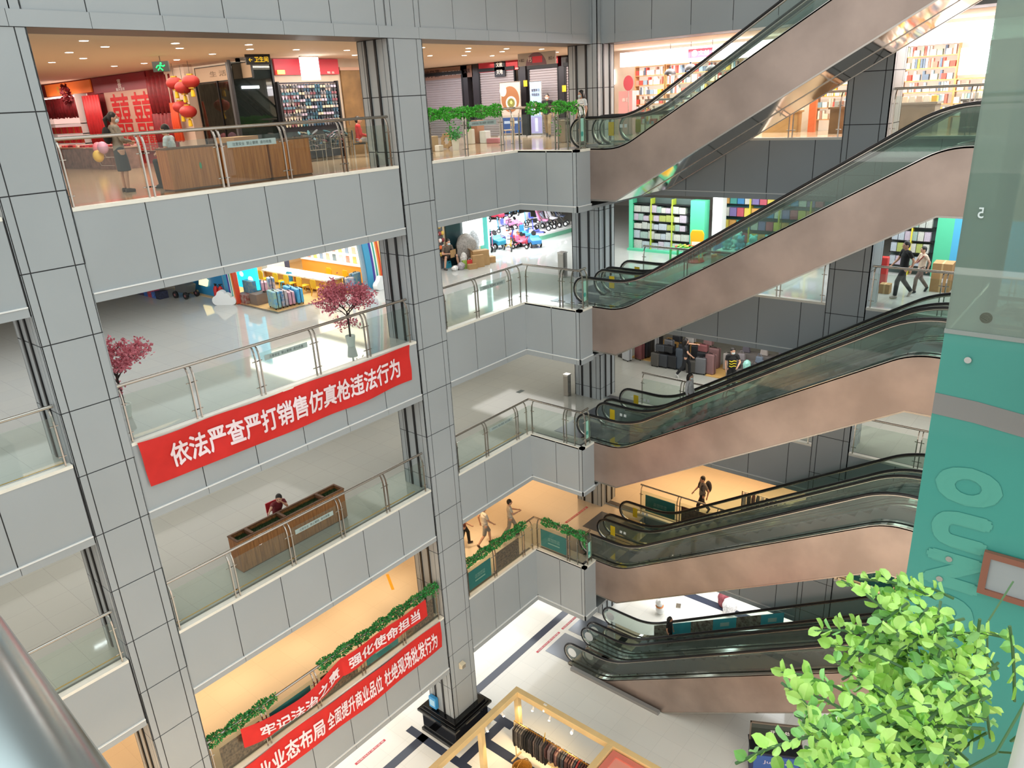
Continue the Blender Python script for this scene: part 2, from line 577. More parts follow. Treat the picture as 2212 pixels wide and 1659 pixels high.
# ---------------------------------------------------------------- escalators
def fillet(pts, d=0.5, n=6):
    out = [pts[0]]
    for i in range(1, len(pts) - 1):
        p, q, r = Vector(pts[i - 1]), Vector(pts[i]), Vector(pts[i + 1])
        a = q + (p - q).normalized() * min(d, (p - q).length * 0.45)
        b = q + (r - q).normalized() * min(d, (r - q).length * 0.45)
        for j in range(n + 1):
            t = j / n
            s = a * (1 - t) ** 2 + q * 2 * t * (1 - t) + b * t * t
            out.append((s.x, s.y))
    out.append(pts[-1])
    return out

def clip(line, y0, y1):
    """part of a polyline (y falling along it) between y0 (start) and y1 (end)"""
    out = []
    for a, b in zip(line, line[1:]):
        if b[0] > y0 or a[0] < y1:
            continue
        def at(y):
            t = (y - a[0]) / (b[0] - a[0]) if abs(b[0] - a[0]) > 1e-9 else 0
            return (y, a[1] + (b[1] - a[1]) * t)
        s = at(y0) if a[0] > y0 else a
        e = at(y1) if b[0] < y1 else b
        if not out:
            out.append(s)
        out.append(e)
    return out

S577 = 0.577
STEP = mat('step_metal', '5c5d60', 0.4, 0.5)
PLATE = mat('landing_plate', '8e939c', 0.28, 0.9)
NOTICE = mat('notice_yellow', 'd8b820', 0.6)
NOTW = mat('notice_white', 'e4e6e6', 0.6)
TEALP = mat('notice_teal', '3f9c90', 0.6)
MINT = mat('notice_mint', '9fd8c4', 0.6)
def escalator(x0, k, label, near, ystart=-2.2, knee=-3.25, newel=-1.82, ground=False):
    """built in place: x from x0 to x0+1.57, rising towards -y from floor k"""
    f, H = F[k], F[k + 1] - F[k] if k < 5 else 4.78
    W = 1.57
    ytop = knee - (H + 0.03) / S577
    yend = -14.1
    t = thing('escalator', label, 'escalator', (x0, 0, f), group='paired escalators stacked across the atrium')
    deck = fillet([(newel + 0.15, 0.07), (knee, 0.07), (ytop, H + 0.1), (yend, H + 0.1)])
    hand_k, hand_t = knee - 0.28, ytop + 0.12
    hand = fillet([(newel, 0.93), (hand_k, 0.93), (hand_t, H + 0.98), (yend - 0.3, H + 0.98)], 0.7, 8)
    so = [(ystart, -1.42), (knee + 0.15, -1.42), (ytop, H - 1.42), (yend, H - 1.42)]
    if ground:
        so = [(newel + 0.1, 0.0), (knee - 2.6, 0.0), (ytop, H - 1.42), (yend, H - 1.42)]
    # side claddings
    dk2 = [(ystart if not ground else newel + 0.15, 0.07)] + [p for p in deck if p[0] < (ystart if not ground else 9)] 
    poly = [(y, z - 0.0) for y, z in dk2] + list(reversed(so))
    for a, b in ((0.0, 0.03), (W - 0.03, W)):
        MB().prism(poly, a, b).build('side_cladding', BRONZE, t)
        e = MB().strip([(y, z + 0.02) for y, z in so], a - 0.008, b + 0.008, 0.045)
        e.build('edge_strip', STEEL, t)
    mb = MB().strip([(y, z + 0.02) for y, z in so], 0.03, W - 0.03, 0.03)
    if not ground:
        mb.box(0.03, ystart - 0.03, -1.42, W - 0.03, ystart, 0.0)
    mb.box(0.03, yend, H - 1.42, W - 0.03, yend + 0.03, H)
    mb.build('soffit', MIRROR, t)
    # deck profiles, skirts and steps
    dl = clip(deck, deck[0][0], yend)
    for a, b in ((0.0, 0.15), (0.24, 0.33), (W - 0.33, W - 0.24), (W - 0.15, W)):
        MB().strip([(y, z + 0.012) for y, z in dl], a, b, 0.05).build('deck_profile', CHROME, t)
    for a in (0.325, W - 0.335):
        MB().strip([(y, z - 0.03) for y, z in dl], a, a + 0.01, 0.22).build('skirt_panel', STEEL, t)
    saw = [(newel - 0.6, 0.0), (knee - 0.15, 0.0)]
    y, z = knee - 0.15, 0.0
    n = int((H + 0.2) / 0.23)
    run = (knee - 0.15 - (ytop - 0.2)) / n
    for i in range(n):
        z2 = H * (i + 1) / n
        saw += [(y, z2), (y - run, z2)]
        y -= run
    saw += [(yend, H)]
    MB().strip(saw, 0.33, W - 0.33, 0).build('steps', STEP, t)
    # balustrades: glass, handrail loop, guide rail under it
    for xc in (0.195, W - 0.195):
        r = 0.43
        arc = [(newel + r * math.cos(a), 0.5 + r * math.sin(a)) for a in [R(q) for q in range(-80, 91, 17)]]
        yt = yend - 0.3
        arc2 = [(yt - r * math.cos(a), H + 0.55 + r * math.sin(a)) for a in [R(q) for q in range(90, -81, -17)]]
        loop = arc + [p for p in hand if yt < p[0] < newel] + arc2
        MB().tube([(xc, p[0], p[1]) for p in loop], 0.044, 10, flat=0.72).build('handrail', RUBBER, t, smooth=True)
        def inset(d):
            out = []
            for i, p in enumerate(loop):
                a, b = Vector(loop[max(0, i - 1)]), Vector(loop[min(len(loop) - 1, i + 1)])
                q = (b - a).normalized()
                nn = Vector((q.y, -q.x))  # to the inner side of the loop
                out.append((p[0] - nn.x * d, p[1] - nn.y * d))
            return out
        ii = inset(0.052)
        if Vector(ii[len(ii) // 2]).y > loop[len(loop) // 2][1]:
            ii = inset(-0.052)
        MB().tube([(xc, p[0], p[1]) for p in ii], 0.03, 8, flat=0.9).build('guide_rail', STEEL, t, smooth=True)
        low = clip(deck, deck[0][0], yend)
        mids = [p for p in ii]
        # glass as a ribbon of quads between the deck and the guide rail
        g = MB()
        ys = sorted({round(p[0], 3) for p in low} | {round(p[0], 3) for p in ii}, reverse=True)
        def zat(line, y):
            best = None
            for a, b in zip(line, line[1:]):
                if min(a[0], b[0]) - 1e-6 <= y <= max(a[0], b[0]) + 1e-6:
                    tt = 0 if abs(b[0] - a[0]) < 1e-9 else (y - a[0]) / (b[0] - a[0])
                    zz = a[1] + (b[1] - a[1]) * tt
                    best = zz if best is None else max(best, zz)
            return best
        cols = []
        for y in ys:
            zt = zat(ii, y)
            zb = zat(low, y)
            if zb is None:
                zb = 0.15 if y > low[0][0] else H + 0.15
            if zt is not None and zt > zb:
                cols.append((y, zb, zt))
        poly = [(y, zt) for y, zb, zt in cols] + [(y, zb) for y, zb, zt in reversed(cols)]
        n = len(cols)
        vs = [(xc, y, zt) for y, zb, zt in cols] + [(xc, y, zb) for y, zb, zt in cols]
        g.add(vs, [(i, i + 1, n + i + 1, n + i) for i in range(n - 1)])
        gl = g.build('balustrade_glass', EGLASS, t)
        if not ground and xc > 0.5:
            MB().box(xc - 0.008, newel - 0.36, 0.34, xc - 0.004, newel - 0.16, 0.74).build('notice_label', NOTICE, gl)
            MB().cbox((xc - 0.006, newel - 0.62, 0.62), (0.004, 0.1, 0.1)).build('notice_label', NOTW, gl)
            MB().cbox((xc - 0.006, newel - 0.78, 0.62), (0.004, 0.1, 0.1)).build('notice_label', NOTW, gl)
        if ground:
            MB().lathe([(0.2, -0.003), (0.2, 0.003)], (0, 0, 0), 24).xf(Matrix.Translation((xc - 0.008, newel + 0.06, 0.5)) @ Matrix.Rotation(R(90), 4, 'Y')).build('notice_label', NOTW, gl)
    # landing plate
    MB().box(0.1, newel - 0.7, 0.0, W - 0.1, newel + 1.35, 0.012).build('landing_plate', PLATE, t)
    MB().box(0.33, newel - 1.0, 0.012, W - 0.33, newel - 0.7, 0.02).build('comb_plate', CHROME, t)
    return t
for k in (5, 4, 3, 2, 1):
    for i, x0 in ((0, 19.36), (1, 20.96)):
        side = 'nearer' if i == 0 else 'farther'
        where = {5: 'topmost bronze clad escalator climbing out of view', 4: 'bronze clad escalator from the toy shop floor to the top',
                 3: 'bronze clad escalator climbing from the luggage shop floor', 2: 'bronze clad escalator climbing from the orange lit floor',
                 1: 'lowest escalator rising from the white ground floor'}[k]
        if k == 1:
            escalator(x0, 1, '%s, the %s of its pair' % (where, side), i == 0, knee=-2.45, newel=-0.97, ground=True)
        else:
            escalator(x0, k, '%s, the %s of its pair' % (where, side), i == 0)
# ---------------------------------------------------------------- glass railings
STICK = mat('notice_strip_grey', '9fb0ad', 0.6)
def post_mesh():
    mb = MB()
    prof = [(0.05, 0.0), (0.05, 0.8), (0.055, 0.95), (0.075, 1.06), (0.12, 1.15), (0.17, 1.185)]
    for (a, za), (b, zb) in zip(prof, prof[1:]):
        d = 0.022
        mb.prism([(a - d, za), (b - d, zb), (b + d, zb), (a + d, za)], -0.014, 0.014, 'x')
    for z in (0.2, 0.84):
        mb.tube([(-0.075, 0.075, z), (0.075, 0.075, z)], 0.013, 6)
        mb.tube([(0.0, 0.05, z), (0.0, 0.085, z)], 0.012, 6)
    return mb.mesh('post', STEEL)
POSTM = post_mesh()
def railing(label, loc, rz, x0, x1, pairs, singles=(), strips=(), group='glass railings round the atrium', ends=(True, True)):
    t = thing('glass_railing', label, 'railing', loc, rz, group)
    MB().tube([(x0, 0.17, 1.21), (x1, 0.17, 1.21)], 0.036, 12).build('handrail', STEEL, t, smooth=True)
    ps = []
    for p in pairs:
        ps += [p - 0.055, p + 0.055]
    ps += list(singles)
    for p in ps:
        again('post', POSTM, t, (p, 0, 0))
    cuts = [x0 + 0.02] + sorted(list(pairs) + [s for s in singles if x0 + 0.3 < s < x1 - 0.3]) + [x1 - 0.02]
    for i, (a, b) in enumerate(zip(cuts, cuts[1:])):
        if b - a < 0.25:
            continue
        g = MB().box(a + 0.07, 0.078, 0.05, b - 0.07, 0.09, 1.02).build('glass_panel', GLASS, t)
        if i in strips:
            sg = MB().box(a + 0.2, 0.07, 0.80, b - 0.2, 0.076, 0.93).build('notice_strip', STICK, g)
            inkm = mat('notice_ink', '4a5654', 0.7)
            lettering('注意安全  禁止攀爬  请勿倚靠', inkm, sg, face_m(((a + b) / 2, 0.067, 0.865), '-y'), (b - a) * 0.6, bold=0.0)
    return t
PR = [1.56, 3.19, 4.80, 6.43]
for k, nm in ((5, 'top floor'), (4, 'cherry tree floor'), (3, 'long planter floor'), (2, 'orange lit floor')):
    railing('glass railing between the pillars on the %s' % nm, (5.66, 0, L[k]), 0, 0.02, 8.04, PR, [0.06, 7.93], strips={5: (2,), 4: (2,), 3: (2,), 2: ()}[k])
    railing('glass railing right of the middle pillar on the %s' % nm, (14.99, 0, L[k]), 0, 0.02, 3.85, [1.46, 3.05], [0.08, 3.57], strips=(1,) if k > 2 else ())
    railing('short glass railing returning to the escalators on the %s' % nm, (XC, 0.0, L[k]), R(-90), -0.17, 2.05, [1.475], [0.06, 1.88])
    r = railing('stub of glass railing beside the escalator on the %s' % nm, (XC, NY, L[k]), 0, 0.17, 0.6, [], [0.25, 0.5])
    p = MB().box(0.28, 0.06, 0.22, 0.46, 0.07, 0.85).build('mint_notice_panel', MINT, r)
    MB().ball((0.37, 0.055, 0.42), 0.06, (1, 0.05, 1.2), 12).build('notice_picture', TEALP, p)
    railing('glass railing behind the escalators on the %s' % nm, (XB, -1.8, L[k]), R(-90), 0, 6.4, [1.72, 3.34, 4.95], [0.08, 6.3], strips=())
    railing('glass railing right of the rear pillar on the %s' % nm, (XB, -9.42, L[k]), R(-90), 0, 4.6, [1.9, 3.5], [0.08])
for k, nm in ((4, 'second floor from the top'), (3, 'middle floor'), (2, 'orange lit floor')):
    railing('glass railing left of the big pillar on the %s' % nm, (-4.0, 0, L[k]), 0, 0.0, 8.5, [1.9, 3.55, 5.18, 6.81], [8.4])
# ---------------------------------------------------------------- people
SKIN = mat('skin', 'c99a80', 0.5, var=0.05, scale=9)
HAIR = mat('hair_black', '16120f', 0.5)
EYE = mat('eye_dark', '120e0c', 0.3)
LIPS = mat('lips', 'a85c52', 0.5)
MASKM = mat('face_mask', 'cfe0e4', 0.7)
def cloth(name, c, v=0.12):
    return mat(name, c, 0.85, var=v, scale=14)
def remesh(o, vox):
    m = o.modifiers.new('skin_surface', 'REMESH')
    m.mode, m.voxel_size, m.use_smooth_shade = 'VOXEL', vox, True
    s = o.modifiers.new('relax', 'SMOOTH')
    s.factor, s.iterations = 0.5, 3
    return o

def person(label, loc, rz, H=1.68, pose=None, top=None, bottom=None, shoes='2a2624', hair='short', mask=False, sleeve='short', legs='long', female=False, name='person', extra=None, seat=False):
    """a figure facing local +y; POSE overrides joints of the 1.7 m skeleton; one continuous body, clothes as children"""
    s = H / 1.70
    J = dict(hipL=(-.09, 0, .92), kneeL=(-.10, .02, .50), ankL=(-.105, -.02, .085), hipR=(.09, 0, .92), kneeR=(.10, .02, .50), ankR=(.105, -.02, .085),
             pel=(0, 0, .95), waist=(0, .005, 1.08), chest=(0, -.005, 1.28), neck=(0, -.015, 1.445), head=(0, .02, 1.585),
             shL=(-.185, -.01, 1.40), elL=(-.235, -.02, 1.12), wrL=(-.23, .06, .88), shR=(.185, -.01, 1.40), elR=(.235, -.02, 1.12), wrR=(.23, .06, .88), look=(0, 1, 0))
    if female:
        J.update(shL=(-.165, -.01, 1.39), shR=(.165, -.01, 1.39))
    J.update(pose or {})
    J = {k: Vector(v) for k, v in J.items()}
    t = thing(name, label, 'person', loc, rz)
    t.scale = (s, s, s)
    bw = 0.9 if female else 1.0
    b = MB()
    # head, neck
    hd, look = J['head'], J['look'].normalized()
    hr = math.atan2(-look.x, look.y)
    b.ball(hd, 0.108, (0.80, 0.93, 1.12), 14, rz=hr)
    b.ball(hd + look * 0.03 + Vector((0, 0, -.065)), 0.062, (0.95, 0.95, 0.9), 10, rz=hr)
    b.ball(hd + look * 0.105 + Vector((0, 0, -.02)), 0.02, (0.8, 1, 1.2), 8, rz=hr)
    side = Vector((look.y, -look.x, 0))
    for q in (-1, 1):
        b.ball(hd + side * q * 0.088 + Vector((0, 0, -.01)), 0.03, (0.4, 0.75, 1.1), 8, rz=hr)
    b.tube([J['neck'] - Vector((0, 0, .04)), hd + Vector((0, 0, -.05)) - look * 0.015], [.055, .05], 10)
    # trunk
    b.tube([J['pel'] - Vector((0, 0, .06)), J['waist'], J['chest'], J['neck'] - Vector((0, 0, .04))], [.095, .09, .10, .06], 12, flat=1.45 * bw)
    b.tube([J['shL'], J['neck'] - Vector((0, 0, .05)), J['shR']], [.048, .06, .048], 8)
    for q in 'LR':
        b.tube([J['hip' + q], J['hip' + q] * .5 + J['knee' + q] * .5, J['knee' + q], J['knee' + q] * .65 + J['ank' + q] * .35 + Vector((0, -.01, 0)), J['ank' + q]], [.085, .073, .053, .052, .036], 10)
        b.ball(J['knee' + q], .056, n=8)
        d = (J['ank' + q] - J['knee' + q]).normalized()
        fw = Vector((0, 1, 0)) if not ('toe' + q) in J else (J['toe' + q] - J['ank' + q]).normalized()
        b.tube([J['ank' + q] + Vector((0, 0, -.03)) - fw * .04, J['ank' + q] + Vector((0, 0, -.055)) + fw * .13], [.038, .03], 8)
        b.tube([J['sh' + q], J['sh' + q] * .5 + J['el' + q] * .5, J['el' + q]], [.05, .044, .037], 10)
        b.ball(J['el' + q], .038, n=8)
        b.tube([J['el' + q], J['el' + q] * .65 + J['wr' + q] * .35, J['wr' + q]], [.037, .036, .024], 10)
        # hand: palm, four curled fingers, thumb
        fd = (J['wr' + q] - J['el' + q]).normalized()
        sg = -1 if q == 'L' else 1
        inn = Vector((-sg, 0, 0)) - fd * Vector((-sg, 0, 0)).dot(fd)
        inn = inn.normalized() if inn.length > 1e-3 else Vector((0, 1, 0))
        acr = fd.cross(inn).normalized()
        w0 = J['wr' + q]
        b.tube([w0, w0 + fd * .05, w0 + fd * .095], [.024, .03, .028], 8, flat=0.75)
        for i, ln in enumerate((.062, .074, .07, .055)):
            a0 = w0 + fd * .088 + acr * (-.027 + .018 * i)
            b.tube([a0, a0 + fd * ln * .5 + inn * .008, a0 + fd * ln * .85 + inn * .028], [.0095, .009, .007], 6)
        th = w0 + fd * .03 - acr * .026
        b.tube([th, th + fd * .03 - acr * .022 + inn * .008, th + fd * .058 - acr * .025 + inn * .02], [.012, .0105, .008], 6)
    remesh(b.build('body', SKIN, t), 0.0105)
    # face
    up = Vector((0, 0, 1))
    f = MB()
    for q in (-1, 1):
        f.ball(hd + look * .092 + side * q * .034 + up * .008, .0105, (1.3, .6, .7), 8, rz=hr)
        f.ball(hd + look * .094 + side * q * .036 + up * .034, .014, (1.3, .5, .3), 8, rz=hr)
    f.build('eyes', EYE, t, smooth=True)
    if mask:
        mk = MB()
        mk.ball(hd + look * .048 + up * -.05, .072, (.92, .95, .82), 12, rz=hr)
        mk.build('face_mask', MASKM, t, smooth=True)
    else:
        MB().ball(hd + look * .094 - up * .062, .016, (1.4, .5, .45), 8, rz=hr).build('mouth', LIPS, t, smooth=True)
    # hair
    h = MB()
    h.ball(hd + up * .028 - look * .014, .113, (.84, .92, 1.0), 14, rz=hr)
    h.ball(hd + up * .0 - look * .04, .1, (.9, .75, 1.0), 12, rz=hr)
    if hair == 'long':
        h.tube([hd - look * .07 + up * .03, hd - look * .10 - up * .10, hd - look * .115 - up * .24], [.08, .085, .05], 10)
        for q in (-1, 1):
            h.tube([hd + side * q * .07 + up * .04, hd + side * q * .088 - look * .02 - up * .08, hd + side * q * .08 - look * .05 - up * .2], [.04, .035, .02], 8)
    elif hair == 'tail':
        h.tube([hd - look * .10 + up * .03, hd - look * .17 - up * .02, hd - look * .17 - up * .2], [.045, .05, .02], 10)
    remesh(h.build('hair', HAIR, t), 0.013)
    # top
    c = MB()
    pw = J['pel'] - Vector((0, 0, .06 if not seat else 0.02))
    c.tube([pw, J['waist'], J['chest'], J['neck'] - Vector((0, 0, .05)), J['neck'] - Vector((0, 0, .005))], [.118, .108, .118, .078, .06], 14, flat=1.42 * bw)
    c.tube([J['shL'], J['neck'] - Vector((0, 0, .055)), J['shR']], [.062, .072, .062], 10)
    for q in 'LR':
        e = J['el' + q] if sleeve == 'long' else J['sh' + q] * .35 + J['el' + q] * .65
        c.tube([J['sh' + q] + (J['neck'] - J['sh' + q]) * .2, J['sh' + q], e], [.06, .064, .054], 10)
        if sleeve == 'long':
            c.ball(J['el' + q], .05, n=8)
            c.tube([J['el' + q], J['wr' + q]], [.05, .036], 10)
    remesh(c.build('shirt', top, t), 0.014)
    # bottom
    d = MB()
    if legs == 'skirt':
        kn = (J['kneeL'] + J['kneeR']) / 2
        d.tube([J['pel'] + Vector((0, 0, .08)), J['pel'] - Vector((0, 0, .05)), (J['pel'] + kn) / 2, kn + Vector((0, 0, -.04))], [.1, .118, .135, .14], 14, flat=1.35)
    else:
        d.tube([J['pel'] + Vector((0, 0, .06)), J['pel'] - Vector((0, 0, .07))], [.112, .11], 12, flat=1.45 * bw)
        for q in 'LR':
            pts = [J['hip' + q] + (J['pel'] - J['hip' + q]) * .3, J['hip' + q] * .5 + J['knee' + q] * .5, J['knee' + q]]
            rr = [.1, .088, .074]
            if legs == 'long':
                d.ball(J['knee' + q], .072, n=8)
                pts += [J['knee' + q] * .4 + J['ank' + q] * .6, J['ank' + q] + Vector((0, 0, .0))]
                rr += [.064, .058]
            d.tube(pts, rr, 10)
    remesh(d.build('skirt' if legs == 'skirt' else 'trousers' if legs == 'long' else 'shorts', bottom, t), 0.014)
    sh = cloth('shoe_' + shoes, shoes)
    for q in 'LR':
        fw = Vector((0, 1, 0)) if not ('toe' + q) in J else (J['toe' + q] - J['ank' + q]).normalized()
        a = J['ank' + q]
        x = MB().tube([a - Vector((0, 0, .045)) - fw * .065, a - Vector((0, 0, .045)) + fw * .02, a - Vector((0, 0, .052)) + fw * .15], [.045, .048, .036], 10)
        x.tube([a - Vector((0, 0, .05)), a + Vector((0, 0, .01))], [.046, .042], 8)
        remesh(x.build('shoe', sh, t), 0.012)
    if extra:
        extra(t, J)
    return t
WALK = dict(kneeL=(-.09, .20, .53), ankL=(-.09, .22, .10), kneeR=(.09, -.08, .50), ankR=(.09, -.34, .17), toeR=(.09, -.25, .02), elL=(-.24, -.14, 1.15), wrL=(-.23, -.10, .90), elR=(.24, .08, 1.13), wrR=(.22, .25, .98))
def sit(h=.42, fwd=.42):
    z = h + .09
    return dict(hipL=(-.09, 0, z), hipR=(.09, 0, z), kneeL=(-.13, fwd, z), kneeR=(.13, fwd, z), ankL=(-.14, fwd - .02, .085), ankR=(.14, fwd - .02, .085), pel=(0, 0, z + .02), waist=(0, .02, z + .15), chest=(0, .03, z + .35),
                neck=(0, .04, z + .52), head=(0, .08, z + .655), shL=(-.185, .03, z + .47), shR=(.185, .03, z + .47), elL=(-.24, .08, z + .20), elR=(.24, .08, z + .20), wrL=(-.14, .30, z + .14), wrR=(.14, .30, z + .14))
# ---------------------------------------------------------------- foliage helpers
LEAFG = mat('faux_leaf_green', '52b83c', 0.45, var=0.35, scale=30)
LEAFD = mat('faux_leaf_deep', '379448', 0.5, var=0.35, scale=30)
def leaf(mb, p, d, up, ln, wd, m=0, fold=0.25):
    """a pointed leaf of six vertices, slightly folded along its rib"""
    d = d.normalized()
    s = d.cross(up)
    if s.length < 1e-4:
        s = d.cross(Vector((1, 0, 0)))
    s = s.normalized()
    n = s.cross(d)
    q = [p, p + d * ln * .35 + s * wd + n * wd * fold, p + d * ln * .75 + s * wd * .7 + n * wd * fold, p + d * ln, p + d * ln * .75 - s * wd * .7 + n * wd * fold, p + d * ln * .35 - s * wd + n * wd * fold, p + d * ln * .4, p + d * ln * .75]
    mb.add(q, [(0, 1, 6), (1, 2, 7, 6), (2, 3, 7), (3, 4, 7), (4, 5, 6, 7), (5, 0, 6)], m)

def rv(a=1.0):
    while True:
        v = Vector((random.uniform(-1, 1), random.uniform(-1, 1), random.uniform(-1, 1)))
        if 0.05 < v.length < 1:
            return v.normalized() * a

def garland(label, p0, p1, r=0.13, dens=420, material=None, trails=(), group='faux ivy garlands on the railings', ln=0.07):
    """faux ivy bound round a handrail from p0 to p1"""
    a, b = Vector(p0), Vector(p1)
    L_ = (b - a).length
    t = thing('ivy_garland', label, 'garland', a, 0, group)
    ax = (b - a).normalized()
    mb = MB()
    for i in range(int(dens * L_)):
        f = random.random()
        o = rv(1.0)
        o = (o - ax * o.dot(ax)).normalized()
        rr = r * (0.3 + 0.7 * random.random() ** .5) * (0.85 + .25 * math.sin(f * L_ * 9))
        p = ax * (f * L_) + o * rr
        p.z -= 0.02
        leaf(mb, p, (o + rv(.9)).normalized(), rv(), ln * random.uniform(.7, 1.2), ln * .33)
    for f, hang in trails:
        for i in range(int(hang * 90)):
            h = random.random() * hang
            p = ax * (f * L_) + Vector((random.gauss(0, .05), random.gauss(-.03, .04), -h))
            leaf(mb, p, rv() + Vector((0, 0, -.5)), rv(), ln, ln * .33)
    o = mb.build('ivy_leaves', material or LEAFG, t)
    o['kind'] = 'stuff'
    v = MB().tube([ax * (L_ * i / 8) + Vector((0, 0, .045 * (-1) ** i)) for i in range(9)], .008, 5)
    for f, hang in trails:
        v.tube([ax * (f * L_), ax * (f * L_) + Vector((.01, -.03, -hang * .5)), ax * (f * L_) + Vector((-.01, -.02, -hang))], .005, 5)
    v.build('vine_stem', mat('vine_stem', '3a5a2a', 0.7), t)
    return t
# garlands: top floor right of the pillar, orange floor
garland('bright ivy garland along the top floor rail right of the middle pillar', (15.0, .17, L[5] + 1.2), (18.1, .17, L[5] + 1.2), .15, 800, trails=((.3, .55), (.55, .5), (.8, .2)))
garland('short bright ivy garland at the corner of the top floor rail', (XC + .17, -.35, L[5] + 1.2), (XC + .17, -1.05, L[5] + 1.2), .15, 800)
garland('bright ivy garland beside the top escalator hiding the rail end', (XC + .17, -1.3, L[5] + 1.2), (XC + .17, -2.1, L[5] + 1.2), .15, 800, trails=((.12, .8), (.9, .25)))
zz = L[2] + 1.2
garland('long ivy garland near the foot of the large left pillar', (5.72, .17, zz), (7.7, .17, zz), .13, 620, LEAFD)
garland('long ivy garland above the right half of the sagging red banner', (9.1, .17, zz), (13.75, .17, zz), .13, 620, LEAFD, trails=((.03, .3), (.97, .35)))
garland('ivy garland above the teal and brown posters on the orange floor', (15.1, .17, zz), (18.3, .17, zz), .14, 620, LEAFD)
garland('short ivy garland over the teal poster by the corner', (XC + .17, -.25, zz), (XC + .17, -.98, zz), .14, 620, LEAFD)
garland('ivy garland by the orange floor escalator end', (XC + .17, -1.12, zz), (XC + .17, -2.12, zz), .14, 620, LEAFD, trails=((.93, .5),))
# ---------------------------------------------------------------- red banners
RED = mat('banner_red', 'd02f2b', 0.65, var=0.06, scale=2.0, spec=0.25)
LET = mat('banner_lettering', 'f2dfe4', 0.7)
def banner(label, fn, w, h, texts, nx=200, ny=16):
    """fn(s,t) -> point on the cloth, s along (0..1), t down (0..1); texts: (string, s0, s1, height share)"""
    t = thing('banner', label, 'banner', fn(0, 0), 0, 'red slogan banners')
    o = Vector(fn(0, 0))
    mb = MB()
    vs = [Vector(fn(i / nx, j / ny)) - o for j in range(ny + 1) for i in range(nx + 1)]
    vs2 = [v + Vector((0, .006, 0)) for v in vs]
    k = nx + 1
    fs = [(j * k + i, j * k + i + 1, (j + 1) * k + i + 1, (j + 1) * k + i) for j in range(ny) for i in range(nx)]
    mb.add(vs, fs)
    mb.build('cloth', RED, t, smooth=True)
    for s, a, b, hh, cy in texts:
        def place(p, a=a, b=b, hh=hh, cy=cy):
            u = (a + b) / 2 + p.x
            q = Vector(fn(u, cy - p.y)) - o
            return q + Vector((0, -.022 - p.z, 0))
        lettering(s, LET, t, None, b - a, hh, bold=0.026, fn=place)
    return t
def b1(s, t):
    x = 5.76 + 7.72 * s
    sag = .06 * math.sin(math.pi * s) + .03 * math.sin(s * 19)
    return (x + .10 * t * (.5 - s), -.05 - .022 * math.sin(s * 23 + t * 2.2) - .02 * math.sin(t * 7 + s * 9), L[4] - .02 - sag * .5 - 1.03 * t - .04 * math.sin(s * 3.1) * t)
banner('red banner with white slogan hanging from the cherry tree floor curb', b1, 7.7, 1, [('依法严查严打销售仿真枪违法行为', .075, .945, .56, .5)])
def b3(s, t):
    x = 4.0 + 9.55 * s
    return (x, -.05 - .018 * math.sin(s * 27 + t * 2) - .015 * math.sin(t * 6 + s * 11), L[2] - .03 - .02 * math.sin(s * 12) - 1.02 * t)
banner('long red banner hung lowest along the curb of the orange lit floor', b3, 9.5, 1, [('商业业态布局', .235, .505, .6, .52), ('全面提升商业品位', .515, .73, .6, .52), ('杜绝现场批发行为', .74, .975, .6, .52)])
def b2(s, t):
    x = 6.5 + 6.55 * s
    if s > .49:
        top, tw = L[2] + 1.14, 0.0
        fold = .03 * math.sin((s - .49) * 30)
    else:
        u = s / .49
        top, tw = L[2] + 1.16 - .34 * math.sin(math.pi * min(1, u)) ** 1.1, math.sin(math.pi * u) ** 2
        fold = .02 * math.sin(s * 20)
    hgt = .62 - .10 * tw
    y = -.06 - .02 * math.sin(s * 24) - fold * t - .17 * tw * math.sin(t * math.pi)
    return (x, y, top - hgt * t)
banner('red slogan banner sagging on the garlanded rail of the orange lit floor', b2, 6.5, .65, [('牢记法治之责', .07, .47, .6, .5), ('强化使命担当', .52, .95, .62, .5)])
# ---------------------------------------------------------------- wooden planters
WOOD = mat('planter_wood', 'a06a3a', 0.6, col2='83522a', scale=2.2, stretch=(9, 9, 0.7))
WOODD = mat('planter_wood_dark', '6e4a2e', 0.65, col2='583a24', scale=3, stretch=(1, 1, 8))
GRASS = mat('faux_grass', '2c4420', 0.9, var=0.4, scale=60)
def planter(label, loc, rz, w, d, h, cells, wood=WOOD, grass=True, group='long wooden planter boxes'):
    t = thing('wooden_planter', label, 'planter', loc, rz, group)
    n = max(3, int(w / .14))
    for nm, y0, y1 in (('front_boards', 0, .025), ('rear_boards', d - .025, d)):
        mb = MB()
        for i in range(n):
            a, b = w * i / n, w * (i + 1) / n
            mb.box(a + .002, y0, 0.04, b - .002, y1, h - .03)
        mb.build(nm, wood, t)
    for nm, x in (('end_board', 0), ('end_board', w - .025)):
        MB().box(x, .025, .04, x + .025, d - .025, h - .03).build(nm, wood, t)
    MB().box(-.01, -.01, h - .03, w + .01, .05, h).box(-.01, d - .05, h - .03, w + .01, d + .01, h).box(-.01, .05, h - .03, .05, d - .05, h).box(w - .05, .05, h - .03, w + .01, d - .05, h).build('rim', WOODD, t)
    MB().box(.02, .02, 0, w - .02, d - .02, .05).build('base', WOODD, t)
    for c in cells:
        MB().box(c * w - .04, .05, h - .14, c * w + .04, d - .05, h + .015).build('divider', WOODD, t)
    g = MB().box(.03, .03, h - .2, w - .03, d - .03, h - .12)
    if grass:
        for i in range(int(500 * w * d * 2)):
            p = Vector((random.uniform(.06, w - .06), random.uniform(.06, d - .06), h - .125))
            leaf(g, p, Vector((random.gauss(0, .3), random.gauss(0, .3), 1)), rv(), .06, .006)
    o = g.build('faux_grass', GRASS, t)
    o['kind'] = 'stuff'
    return t
